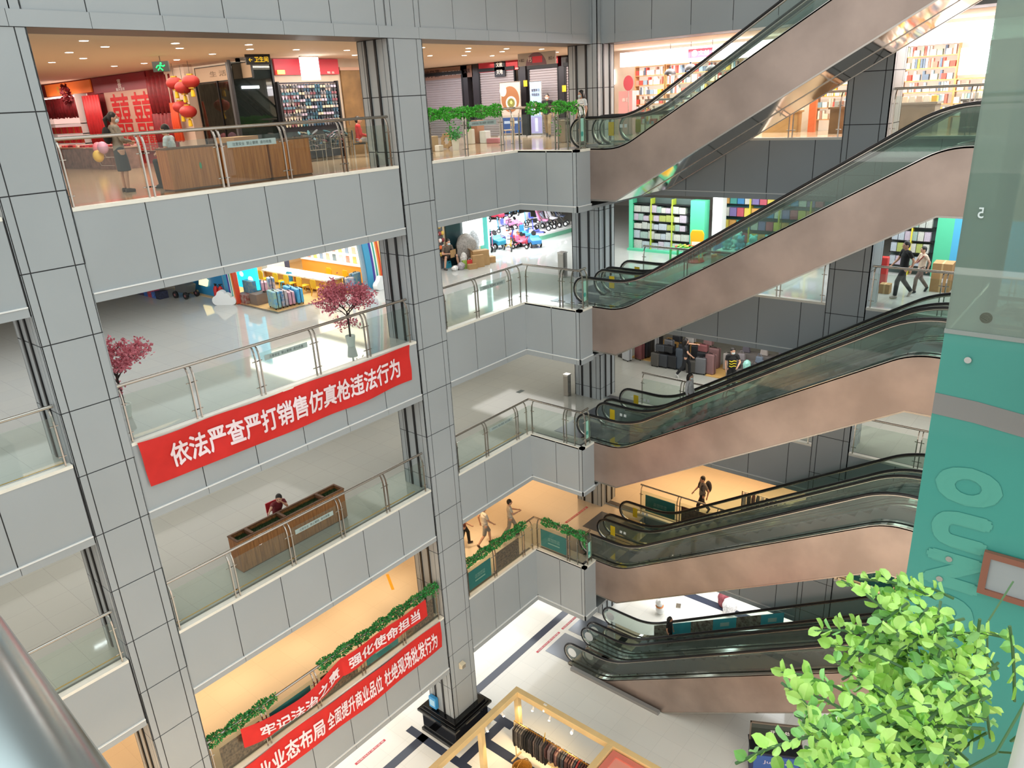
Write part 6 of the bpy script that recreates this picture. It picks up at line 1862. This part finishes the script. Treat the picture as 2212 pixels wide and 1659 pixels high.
# ---------------------------------------------------------------- second floor
f2 = F[2]
TEA, BRN = mat('poster_teal', '2f7f80', .4), mat('poster_brown_art', '4a3226', .4, col2='8c6a54', scale=14)
def rail_poster(label, loc, rz, w, h, m, text=None, group='posters fixed inside the orange floor railings'):
    t = thing('rail_poster', label, 'poster', loc, rz, group)
    MB().box(0, 0, 0, w, .012, h).build('sheet', m, t)
    if text:
        lettering(text, mat('poster_text', 'a8c4b8', .5), t, face_m((w / 2, -.004, h * .55), '-y'), w * .45, h * .22, bold=0)
        MB().box(w * .28, -.004, h * .28, w * .72, -.001, h * .34).build('text_line', mat('poster_text', 'a8c4b8'), t)
    return t
zp = L[2] + .14
WEL = '文明商场\n欢迎光临'
for x, w_, m, tx, lab in ((15.15, 1.15, TEA, WEL, 'teal poster right of the middle pillar on the orange floor'), (16.6, 1.25, BRN, None, 'brown picture poster between teal poster and the corner'), (5.95, 1.15, BRN, None, 'brown picture poster at the foot of the large left pillar'), (7.4, 1.3, TEA, WEL, 'teal poster half covered by the sagging banner'), (9.05, 1.25, BRN, None, 'brown picture poster behind the middle of the sagging banner'), (10.65, 1.25, TEA, WEL, 'teal poster behind the right half of the sagging banner'), (12.25, 1.2, BRN, None, 'dark picture poster at the right end of the sagging banner')):
    rail_poster(lab, (x, .105, zp), 0, w_, .72, m, tx)
rail_poster('teal poster on the return railing by the orange floor escalator', (XC + .105, -.18, zp), R(-90), 1.2, .72, TEA, WEL)
for y, w_, m, tx, lab in ((-2.05, 1.3, TEA, WEL, 'teal poster behind the orange floor escalators'), (-3.62, 1.3, mat('poster_redbrown', '7a3428', .4, col2='a8685a', scale=10), None, 'red brown picture poster behind the orange floor escalators'), (-9.6, 1.6, TEA, WEL, 'teal poster right of the rear pillar on the orange floor'), (-11.5, 1.3, mat('poster_redbrown', '7a3428'), None, 'red brown poster beside the lift on the orange floor')):
    rail_poster(lab, (XB + .105, y, zp), R(-90), w_, .72, m, tx)
PINKT = mat('floor_sticker_red', 'c84450', .5)
def floor_text(label, x, y, w, z, n=12):
    t = thing('floor_sticker', label, 'sticker', (x, y, z), 0, 'red lettered floor stickers')
    MB().box(-w / 2, -.05, .004, w / 2, .05, .007).build('strip', PINKT, t)
    lettering('站稳扶好请勿逗留', mat('ink_white', 'efeae6'), t, Matrix.Translation((0, 0, .0085)), w * .9, .07, bold=0)
    return t
floor_text('red floor sticker before the orange floor escalators', 21.65, .22, 1.5, f2)
floor_text('red floor sticker before the nearer ground floor escalator', 19.95, .60, 1.55, 0)
floor_text('red floor sticker before the farther ground floor escalator', 21.6, .62, 1.3, 0)
floor_text('pink floor sticker by the dark stripe left of the middle pillar', 11.7, 2.2, 1.35, 0)
struct(MB().cbox((14.1, 3.0, f2 + .002), (.10, 1.0, .003), R(-30)).build('floor', mat('tape_bright', 'e0a020', .5)), 'yellow tape mark on the orange floor')
person('person in a red brown shirt and black trousers half hidden by the middle pillar', (17.35, 2.4, f2), R(-120), 1.66, dict(WALK), cloth('shirt_rust', '8a5040'), cloth('trousers_black', '18191c'), '3a3030', 'short')
def carry(t, J):
    MB().box(-.35, .02, .62, -.17, .14, .86).build('white_carrier_bag', cloth('bag_white', 'd8d4cc'), t, bevel=.03)
person('man in a white shirt and grey shorts walking with a white bag', (17.85, 1.75, f2), R(-115), 1.72, dict(WALK), cloth('tee_white2', 'd0c8bc'), cloth('shorts_grey', '8c8884'), '5a4a40', 'short', legs='short', extra=carry)
person('person in a pale shirt walking and looking at a held object', (18.85, 1.35, f2), R(-130), 1.64, dict(WALK, elR=(.24, .10, 1.15), wrR=(.12, .34, 1.18), elL=(-.24, .10, 1.15), wrL=(-.06, .36, 1.16)), cloth('shirt_pale', 'c4bcae'), cloth('trousers_pale', '9a9080'), '5a4a40', 'short')
def rucksack(t, J):
    o = MB().ball((0, -.24, 1.22), .2, (.85, .6, 1.25), 14).build('rucksack', cloth('rucksack_dark', '2a2a30'), t, smooth=True)
    for q in (-1, 1):
        MB().tube([(q * .11, -.12, 1.43), (q * .13, .10, 1.36), (q * .13, .12, 1.2), (q * .12, -.08, 1.02)], .02, 6).build('strap', cloth('rucksack_dark', '2a2a30'), t)
person('man in a grey shirt with a dark rucksack on the orange lit floor', (24.45, -3.85, f2), R(50), 1.72, dict(WALK, look=(0, 1, -.2)), cloth('tee_grey', '77706a'), cloth('trousers_navy', '22242c'), '2a2624', 'short', extra=rucksack)
for x in (6.8, 9.0, 11.2, 13.4, 17.2):
    l = bpy.data.lights.new('orange_downlight', 'SPOT')
    l.energy, l.color, l.spot_size, l.shadow_soft_size, l.spot_blend = 260, (1, .74, .44), R(75), .1, 1.0
    o = bpy.data.objects.new('orange_downlight', l)
    C.objects.link(o)
    o.location = (x, 2.6 + .5 * math.sin(x), BOT[3] - .06)
# goods stand seen through the orange floor escalator glass
t = thing('goods_rack', 'rack of hanging dark and white goods seen through the orange floor escalator glass', 'rack', (24.6, -6.6, f2), R(-90))
for x in (-1.2, 1.2):
    MB().tube([(x, 0, 0), (x, 0, 1.5)], .02, 6).build('upright', DARK, t)
MB().tube([(-1.2, 0, 1.5), (1.2, 0, 1.5)], .018, 6).build('rail', STEEL, t)
for i in range(14):
    o = MB().prism([(-.14, 0), (.14, 0), (.12, .75), (.04, .85), (-.04, .85), (-.12, .75)], -.03, .03, 'y').build('hanging_shirt', cloth('hs_%d' % (i % 4), ('d8d4d0', '2c2a2c', '6a3a36', '4a4a50')[i % 4]), loc=(24.6, -5.5 - i * .17, f2 + .62), rz=0.0)
    tag(o, '%s garment hanging on the rack behind the orange floor escalator' % ('white', 'black', 'maroon', 'grey')[i % 4], 'garment', '%s garments on the rack' % ('white', 'black', 'maroon', 'grey')[i % 4])
# ---------------------------------------------------------------- ground floor
WK = mat('kiosk_wood', 'e2c48c', .5, var=.05, scale=2)
t = thing('market_kiosk', 'pale wood kiosk frame standing beside the black plinth', 'kiosk', (15.19, -1.74, 0), 0)
h = 2.5
for nm, a in (('top_beam', (-7, -.2, h - .22, 0, 0, h)), ('top_beam', (-.2, -9.4, h - .22, 0, -.2, h)), ('cross_beam', (-4, -4.0, h - .22, -.2, -3.8, h)), ('top_beam', (-4.2, -9.4, h - .22, -4.0, -.2, h))):
    MB().box(*a).build(nm, WK, t, bevel=.008)
for x, y in ((-.19, -.19), (-2.05, -.19), (-4.19, -.19), (-.19, -3.99), (-.19, -8.2), (-6.9, -.19), (-4.19, -3.99)):
    MB().box(x, y, 0, x + .18, y + .18, h - .22).build('post', WK, t, bevel=.008)
MB().box(-.16, -3.8, 0, -.06, -.3, .5).build('low_panel', WK, t)
CAN = mat('canopy_salmon', 'd87a6a', .55)
CAN2 = mat('canopy_light', 'e49a88', .55)
t2 = thing('kiosk_canopy', 'salmon red stepped canopy panel set in the kiosk frame', 'canopy', (13.08, -7.0, h - .12), 0)
MB().box(-1.84, -1.9, -.06, 1.84, 1.2, 0).build('canopy_panel', CAN2, t2)
MB().box(-1.86, -1.95, -.06, -1.68, 1.22, .05).box(1.68, -1.95, -.06, 1.86, 1.22, .05).box(-1.68, 1.02, -.06, 1.68, 1.22, .05).build('raised_border', CAN, t2)
MB().box(-1.25, -1.9, 0, 1.25, .9, .02).build('inner_panel', mat('canopy_rose', 'e8aea0', .55), t2)
SPW = mat('spotlight_white', 'e8e6e0', .4)
sp = thing('track_spotlight', 'small white spotlight clipped to the kiosk beam', 'lamp', (15.05, -2.6, h - .22), 0, 'white spotlights on the kiosk beams')
MB().tube([(0, 0, 0), (-.03, 0, -.07), (-.09, 0, -.16)], [.02, .045, .05], 10).build('lamp_head', SPW, sp)
MB().box(-.03, -.06, 0, .03, .06, .02).build('clip', SPW, sp)
MB().lathe([(.04, -.004), (.04, .004)], n=12).xf(Matrix.Translation((-.093, 0, -.165)) @ Matrix.Rotation(R(-35), 4, 'Y')).build('lens', GLOWW, sp)
for p, rz in (((15.05, -3.3, h - .22), 0), ((15.05, -4.2, h - .22), 0), ((14.2, -1.88, h - .22), R(90)), ((13.4, -1.88, h - .22), R(90)), ((15.1, -3.05, h), 0)):
    dup(sp, p, rz)
# clothes rails under the kiosk
HANG = mat('hanger_wood', 'b0783c', .5)
def garment(label, loc, c, lng, group, rz=0.0, wd=.2):
    t = thing('hanging_garment', label, 'garment', loc, rz, group)
    MB().prism([(-wd, -.08), (-.05, 0), (.05, 0), (wd, -.08), (wd * 1.1, -lng * .7), (wd * .85, -lng), (-wd * .85, -lng), (-wd * 1.1, -lng * .7)], -.028, .028, 'y').build('cloth', cloth('gm_' + c, c, .2), t, bevel=.012)
    MB().tube([(0, 0, .0), (0, 0, .06), (.015, 0, .09), (.0, 0, .11)], .006, 5).build('hanger_hook', HANG, t)
    return t
for nm, x, y0, y1, z, lab in (('clothes_rail', 14.62, -2.05, -5.6, 1.62, 'long clothes rail under the right beam of the kiosk'), ('clothes_rail', 13.35, -3.1, -5.6, 1.35, 'short clothes rail in the middle of the kiosk')):
    t = thing(nm, lab, 'rail', (x, y0, 0), 0, 'kiosk clothes rails')
    MB().tube([(0, 0, z), (0, y1 - y0, z)], .016, 8).build('rail_bar', mat('brass', 'c8963c', .3, .9), t)
    for y in (0, y1 - y0):
        MB().tube([(0, y, 0), (0, y, z)], .02, 8).build('upright', WK, t)
        MB().box(-.25, y - .03, 0, .25, y + .03, .04).build('foot', WK, t)
gp = ['33302e', '4a4642', '5c5650', '242220', '3e3a3a', '6a5c54', '5a3a36', '8a6a60', '44484e', 'a03a38', '7a6a6a', 'a89890']
gn = ['dark brown', 'grey brown', 'taupe', 'black', 'charcoal', 'khaki', 'maroon', 'rose brown', 'slate', 'red', 'mauve grey', 'beige']
for i in range(40):
    k = (0, 1, 2, 1, 2, 3, 3, 3, 4, 0, 5, 1, 4, 2, 5, 0)[i] if i < 16 else random.choice((6, 7, 8, 10, 11, 4, 6, 9 if i == 30 else 6))
    garment('%s garment on the long kiosk clothes rail' % gn[k], (14.62, -2.15 - i * .085, 1.51), gp[k], random.uniform(.72, .85) if i < 16 else random.uniform(.5, .65), '%s garments on the long kiosk rail' % gn[k], random.uniform(-.12, .12))
for i in range(22):
    k = random.choice((7, 10, 11, 6, 5, 11))
    garment('%s garment on the short kiosk clothes rail' % gn[k], (13.35, -3.2 - i * .1, 1.24), gp[k], random.uniform(.5, .65), '%s garments on the short kiosk rail' % gn[k], random.uniform(-.15, .15))
YT = mat('tag_yellow', 'e0b020', .5)
for p, lab in (((14.55, -3.4, 1.78), 'yellow price card standing on the long kiosk rail'), ((14.2, -3.9, .95), 'yellow price card hanging low by the long kiosk rail')):
    tag(MB().cbox((0, 0, 0), (.16, .015, .26), .6, 0, .2).build('price_card', YT, loc=p), lab, 'price card')
t = thing('basket', 'round woven basket under the long kiosk rail', 'basket', (14.1, -2.75, 0), 0)
MB().lathe([(.24, 0), (.32, .45), (.34, .46), (.3, .44), (.22, .05)], n=22).build('basket_wall', mat('wicker', 'a8762c', .6, var=.3, scale=30), t)
MB().tube([(.33 * math.cos(a), 0, .45 + .28 * math.sin(a)) for a in [R(q) for q in range(0, 181, 15)]], .015, 6).build('handle', mat('wicker', 'a8762c'), t)
for p, pw in (((14.9, -2.2, 2.15), 45), ((14.9, -4.2, 2.2), 45), ((13.6, -2.2, 2.1), 35), ((13.2, -4.4, 2.2), 40)):
    l = bpy.data.lights.new('kiosk_lamp', 'SPOT')
    l.energy, l.color, l.spot_size, l.shadow_soft_size, l.spot_blend = pw * 3.2, (1, .74, .40), R(95), .06, .7
    o = bpy.data.objects.new('kiosk_lamp', l)
    C.objects.link(o)
    o.location = p
# column kit: blue dispenser, white wall sensor
t = thing('wall_dispenser', 'bright blue box fixed to the left face of the middle pillar above the plinth', 'box', (13.78, .9, 1.22), RZ['-x'])
MB().box(-.17, -.14, 0, .17, 0, .46).build('case', mat('dispenser_blue', '3a9ad8', .4), t, bevel=.015)
MB().box(-.12, -.145, .1, .12, -.138, .36).build('front_label', mat('dispenser_pale', 'a8d4ee', .5), t)
t = thing('wall_loudspeaker', 'small cream box loudspeaker on the front of the middle pillar', 'loudspeaker', (14.32, -.02, 3.02), 0)
MB().prism([(0, 0), (-.12, .03), (-.16, .2), (0, .24)], -.1, .1, 'x').build('case', mat('cream_plastic', 'd8ccb0', .5), t, bevel=.01)
MB().box(-.07, -.165, .06, .07, -.14, .18).build('front_grille', mat('grille_grey', '8a8478', .6), t)
# cyan and brown colour panels along the far ground escalator glass
AC = mat('colour_panel_cyan', '3cc4e6', .35)
AB = mat('colour_panel_brown', '6a4a44', .4, col2='b4a49c', scale=9)
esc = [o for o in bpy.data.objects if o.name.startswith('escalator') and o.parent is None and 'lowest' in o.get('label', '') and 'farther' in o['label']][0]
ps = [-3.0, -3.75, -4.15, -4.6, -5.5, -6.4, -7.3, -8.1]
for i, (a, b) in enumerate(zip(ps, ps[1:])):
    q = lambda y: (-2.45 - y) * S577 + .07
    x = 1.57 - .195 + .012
    gl_ = MB().prism([(a, q(a) + .08), (b, q(b) + .08), (b, q(b) + .60), (a, q(a) + .60)], x, x + .006, 'x').build('colour_panel', (AB, AC, AC, AB, AC, AB, AC)[i], esc)
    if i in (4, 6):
        MB().prism([((a * .68 + b * .32), q(a * .68 + b * .32) + .25), ((a * .3 + b * .7), q(a * .3 + b * .7) + .25), ((a * .3 + b * .7), q(a * .3 + b * .7) + .42), ((a * .68 + b * .32), q(a * .68 + b * .32) + .42)], x - .004, x - .001, 'x').build('colour_panel_inset', mat('colour_panel_pale', 'c8e4ec', .5), gl_)
HR = [o for o in bpy.data.objects if 0]
person('dark haired person in black riding the farther ground floor escalator', (21.77, -4.0, .81), R(180), 1.42, None, cloth('tee_black', '17181a'), cloth('trousers_black', '18191c'), '33302e', 'long')
# low steel kerb beside the ground escalator
struct(MB().box(19.14, -5.0, 0, 19.3, -1.1, .13).build('baseboard_1', mat('kerb_grey', '8c8a88', .4)), 'grey kerb along the foot of the ground escalator')
t = thing('lucky_cat_figure', 'white round figure with orange collar on the floor behind the far ground escalator', 'figure', (24.3, -2.2, 0), .6)
MB().ball((0, 0, .22), .22, (1, .9, 1), 14).ball((0, .04, .55), .19, (1, .9, .9), 14).ball((-.12, .03, .72), .06, n=8).ball((.12, .03, .72), .06, n=8).build('figure_body', WHITE, t, smooth=True)
MB().tube([(.17 * math.cos(a), .03 + .15 * math.sin(a), .4) for a in [R(q) for q in range(0, 360, 30)]], .03, 6, closed=True).build('collar', mat('collar_orange', 'd8803a', .5), t)
for x, y, c, lab in ((26.4, -4.2, '8a4048', 'maroon bag of goods on the white floor behind the escalators'), (26.0, -4.6, 'd8d4d4', 'white bag of goods on the white floor behind the escalators')):
    sack(lab, (x, y, 0), (.7, .6, .8), c, 3 + int(x * 3) % 5)
box_thing('floor_socket', 'small framed plate lying on the white ground floor', 'plate', (25.2, -2.6, 0), (.3, .2, .03), STEEL, .4)
# ticket stand partly behind the plant
NAVY = mat('stand_navy', '2c3258', .5)
t = thing('service_kiosk', 'navy service counter with tilted glass screen reading in white characters', 'counter', (19.35, -9.2, 0), R(-62))
MB().box(-.8, -.3, 0, .8, .3, 1.0).build('counter_body', NAVY, t, bevel=.01)
MB().box(-.84, -.36, 1.0, .84, .36, 1.05).build('counter_top', mat('counter_black', '1a1d22', .25), t)
MB().box(-.7, -.312, .3, .7, -.302, .88).build('poster_frame', mat('poster_blue2', '3a5a9a', .5), t)
lettering('Jubilee', mat('ink_lilac', 'c8bcd0', .5), t, face_m((0, -.316, .62), '-y'), .8, .16)
MB().box(-.78, .16, 1.05, .78, .19, 1.75).build('screen_glass', glass('smoke_glass', '8a948c', .06, body=.45, bodycol='50564e'), t)
MB().box(-.82, .14, 1.05, -.78, .21, 1.79).box(.78, .14, 1.05, .82, .21, 1.79).box(-.82, .14, 1.75, .82, .21, 1.79).build('screen_frame', mat('frame_bronze', '8a7c70', .4, .6), t)
lettering('开 票 处', INKW, t, face_m((.12, .155, 1.45), '-y'), .62, .15)
MB().cbox((-.35, -.05, 1.1), (.25, .2, .1)).build('terminal', DARK, t)
# ---------------------------------------------------------------- glass lift at right
XE, YE = 7.5, -14.12
LT = mat('lift_teal_film', '469c90', .3, coat=.3)
t = thing('glass_lift_shaft', 'glass lift shaft with teal printed panels at the right', 'lift', (XE, YE, 0), 0)
LG = glass('lift_glass', 'c4d4ca', .06, body=.42, bodycol='a4b8ac')
MB().box(0, -1.75, 19.06, .015, 0, 24.5).build('front_glass', LG, t)
MB().box(.015, -.015, 19.06, 2.2, 0, 24.5).build('side_glass', LG, t)
MB().box(-.002, -1.75, 12.0, .02, 0, 19.02).build('teal_panel', LT, t)
MB().box(.02, -.02, 12.0, 2.2, 0, 19.02).build('teal_side_panel', LT, t)
MB().box(-.01, -1.75, 19.02, .03, .004, 19.06).build('joint_trim', mat('joint_grey', '9aa09c', .4), t)
# curved grey stripe and big letters on the teal film
st_ = MB()
ys = [-.0 - i * .07 for i in range(26)]
top = [18.42 + .06 * math.sin(1.2 + i * .13) - .012 * i for i in range(26)]
top = [18.40 + .05 * (1 - abs(i - 5) / 20) - .006 * i for i in range(26)]
for i in range(25):
    st_.add([(-.006, ys[i], top[i]), (-.006, ys[i + 1], top[i + 1]), (-.006, ys[i + 1], top[i + 1] - .21), (-.006, ys[i], top[i] - .21)], [(0, 1, 2, 3)])
st_.build('grey_stripe', mat('stripe_grey', '8c8a88', .4), t)
LTX = mat('lift_lettering', '58a898', .35)
for ch, z, w_ in (('O', 17.56, .56), ('U', 17.08, .5), ('N', 16.62, .5), ('O', 16.15, .5)):
    M = Matrix.Translation((-.008, -.40, z)) @ Matrix.Rotation(R(-90), 4, 'Z') @ Matrix.Rotation(R(90), 4, 'X') @ Matrix.Rotation(R(-90), 4, 'Z')
    lettering(ch, LTX, t, M, .40, w_, bold=.085)
GST = mat('lift_frame', 'a8aca0', .4, .3)
MB().box(.55, -.62, 12, .66, -.52, 24.5).build('guide_column', GST, t)
MB().box(2.15, -.1, 12, 2.25, 0, 24.5).build('corner_post', DARK, t)
MB().box(1.3, -1.75, 12, 2.2, -.62, 24.5).build('shaft_core', mat('core_green', '84948a', .6), t)
for z in (19.2, 22.0):
    MB().tube([(.02, -.3, z), (.3, -.4, z + .05)], .02, 8).tube([(.3, -.4, z + .05), (.55, -.55, z)], .028, 8).build('spider_arm', GST, t)
    MB().lathe([(.05, -.02), (.05, .03)], n=14).xf(Matrix.Translation((.02, -.3, z)) @ Matrix.Rotation(R(90), 4, 'Y')).build('glass_clamp', CHROME, t)
for y, z in ((-.22, 18.8), (-.35, 16.75), (-.3, 16.5)):
    MB().lathe([(.03, -.012), (.025, .008)], n=14).xf(Matrix.Translation((-.01, y, z)) @ Matrix.Rotation(R(90), 4, 'Y')).build('fixing_stud', CHROME, t)
MB().lathe([(.06, 0), (.05, .08), (.02, .1)], n=14).xf(Matrix.Translation((.35, -.52, 19.12))).build('buffer', mat('buffer_tan', '9a8a78', .5), t)
lettering('5', mat('mark_white', 'e8f0f0', .5), t, Matrix.Translation((-.006, -.13, 20.1)) @ Matrix.Rotation(R(-90), 4, 'Z') @ Matrix.Rotation(R(90), 4, 'X') @ Matrix.Scale(-1, 4, (1, 0, 0)), .045, .09)
# brown framed grey panel on the lift corner
t = thing('framed_panel', 'brown framed grey panel low on the teal lift panel', 'sign', (XE - .05, -14.95, 16.55), RZ['-x'])
MB().box(-.16, 0, 0, .34, .03, .38).build('panel_face', mat('panel_face_grey', '9aa2a4', .4), t)
BF = mat('frame_brown', '8a5a48', .5)
MB().box(-.2, -.02, -.04, -.14, .03, .42).box(.32, -.02, -.04, .38, .03, .42).box(-.14, -.02, -.04, .32, .03, .02).box(-.14, -.02, .36, .32, .03, .42).build('frame', BF, t)
# ---------------------------------------------------------------- camera side balcony: rails, slab, faux plant
f5 = F[5]
struct(MB().box(-6, -16.6, f5 - .3, .02, 6, f5).box(.02, -20, f5 - .3, 7.4, -15.55, f5).build('floor', FL[5]), 'top floor walkway on the near side')
for k in (2, 3, 4):
    struct(MB().box(-6, -20, F[k] - .3, -.05, 6, F[k]).box(-.05, -20, F[k] - .3, 7.4, -15.6, F[k]).build('floor', FL[k]), 'walkway on the near side')
    struct(MB().box(-.06, -15.6, F[k] - 1.75, -.03, 6, F[k]).box(-.03, -15.63, F[k] - 1.75, 7.4, -15.6, F[k]).build('wall_front', PANEL), 'near slab edges')
struct(MB().box(.02, -15.55, f5 - 1.6, .04, 6, f5).box(.04, -15.57, f5 - 1.6, 7.4, -15.55, f5).build('wall_front', PANEL), 'near slab edges')
t = thing('glass_railing', 'near steel handrail crossing the lower left corner of the view', 'railing', (.02, -14.0, f5), 0, 'near balcony rails')
MB().tube([(.004, -1.25, 1.24), (0.026, -.84, 1.24), (0.034, -.4, 1.24), (0.034, 6, 1.24)], .045, 24).build('handrail', mat('near_rail_steel', 'b4bec0', .22, 1.0), t, smooth=True)
MB().tube([(-.06, -1.25, 1.1), (-.06, 6, 1.1)], .02, 14).build('lower_rail', STEEL, t, smooth=True)
for y in (.2, 1.9, 3.6, 5.3):
    MB().box(-.06, y, 0, -.02, y + .03, 1.1).build('post', STEEL, t)
MB().box(-.035, -.5, .06, -.025, 6, 1.0).build('glass_panel', GLASS, t)
t = thing('glass_railing', 'near pale handrail under the bright green faux plant', 'railing', (.25, -15.415, f5), 0, 'near balcony rails')
MB().tube([(.02, 0, 1.245), (6.8, 0, 1.245)], .05, 20).build('handrail', mat('rail_reflection_pale', 'dcdcd6', .3), t, smooth=True)  # pale base colour stands for the bright reflection on this tube
for x in (.9, 2.5, 4.1):
    MB().box(x, -.02, 0, x + .03, .02, 1.18).build('post', STEEL, t)
MB().box(.9, -.006, .06, 6.8, .006, 1.0).build('glass_panel', GLASS, t)
PL1 = mat('boxwood_bright', 'c6f080', .4, var=.15, scale=40)
PL2 = mat('boxwood_deep', '9cd480', .45, var=.2, scale=40)
PST = mat('boxwood_stem', '4f7448', .6)
t = thing('faux_plant', 'bright green faux boxwood plant with small round leaves in the lower right foreground', 'plant', (.61, -15.29, f5 + .98), 0)
rnd = random.Random(4)
lv, st2 = MB(), MB()
def rleaf(mb, p, d, u, s, m):
    d = d.normalized()
    a = d.cross(u)
    a = a.normalized() if a.length > 1e-4 else Vector((1, 0, 0))
    n = a.cross(d)
    pts = [p]
    prof = ((.18, .24), (.42, .38), (.68, .36), (.88, .2))
    L_, Rr = [], []
    for f, w_ in prof:
        L_.append(p + d * s * f + a * s * w_ + n * s * .16)
        Rr.append(p + d * s * f - a * s * w_ + n * s * .16)
    mid = [p + d * s * f for f, _ in prof]
    tip = p + d * s * 1.0
    vs = [p] + L_ + mid + Rr + [tip]
    fs = [(0, 1, 5), (0, 5, 9)]
    for i in range(3):
        fs += [(1 + i, 2 + i, 6 + i, 5 + i), (5 + i, 6 + i, 10 + i, 9 + i)]
    fs += [(4, 13, 8), (8, 13, 12)]
    mb.add(vs, fs, m)
PLANT_STEMS = []
for k in range(260):
    o = Vector((rnd.uniform(-.13, .24), rnd.uniform(-.05, .05), rnd.uniform(-.15, .05)))
    d = Vector((rnd.gauss(-.25, .55), rnd.gauss(.55, .45), rnd.gauss(.1, .4))).normalized()
    ln = rnd.uniform(.045, .095)
    pts = [o + d * ln * f + Vector((0, 0, -.03 * f * f)) for f in (0, .33, .66, 1)]
    st2.tube(pts, .0016, 5)
    n = int(ln / .011)
    for i in range(n):
        f = .15 + .85 * i / n
        p = o + d * ln * f + Vector((0, 0, -.03 * f * f))
        side = d.cross(Vector((0, 0, 1))).normalized()
        up = side.cross(d)
        ang = i * 1.57 + rnd.gauss(0, .4)
        for q in (0, math.pi):
            w_ = side * math.cos(ang + q) + up * math.sin(ang + q)
            rleaf(lv, p, (w_ + d * .7 + Vector((rnd.gauss(0, .2), rnd.gauss(0, .2), rnd.gauss(.1, .2)))), Vector((rnd.gauss(0, .4), rnd.gauss(0, .4), 1)).cross(w_) if rnd.random() < .5 else up, rnd.uniform(.011, .018), 0 if rnd.random() < .72 else 1)
o = lv.build('leaves', [PL1, PL2], t, smooth=True)
o['kind'] = 'stuff'
for k in range(16):
    a = Vector((rnd.uniform(-.1, .3), rnd.uniform(-.14, -.02), rnd.uniform(-.16, .08)))
    b = a + Vector((rnd.uniform(-.12, .12), rnd.uniform(-.12, .1), rnd.uniform(-.12, .12)))
    st2.tube([a, (a + b) / 2 + rv(.03), b], .0012, 6)
st2.build('stems', PST, t)
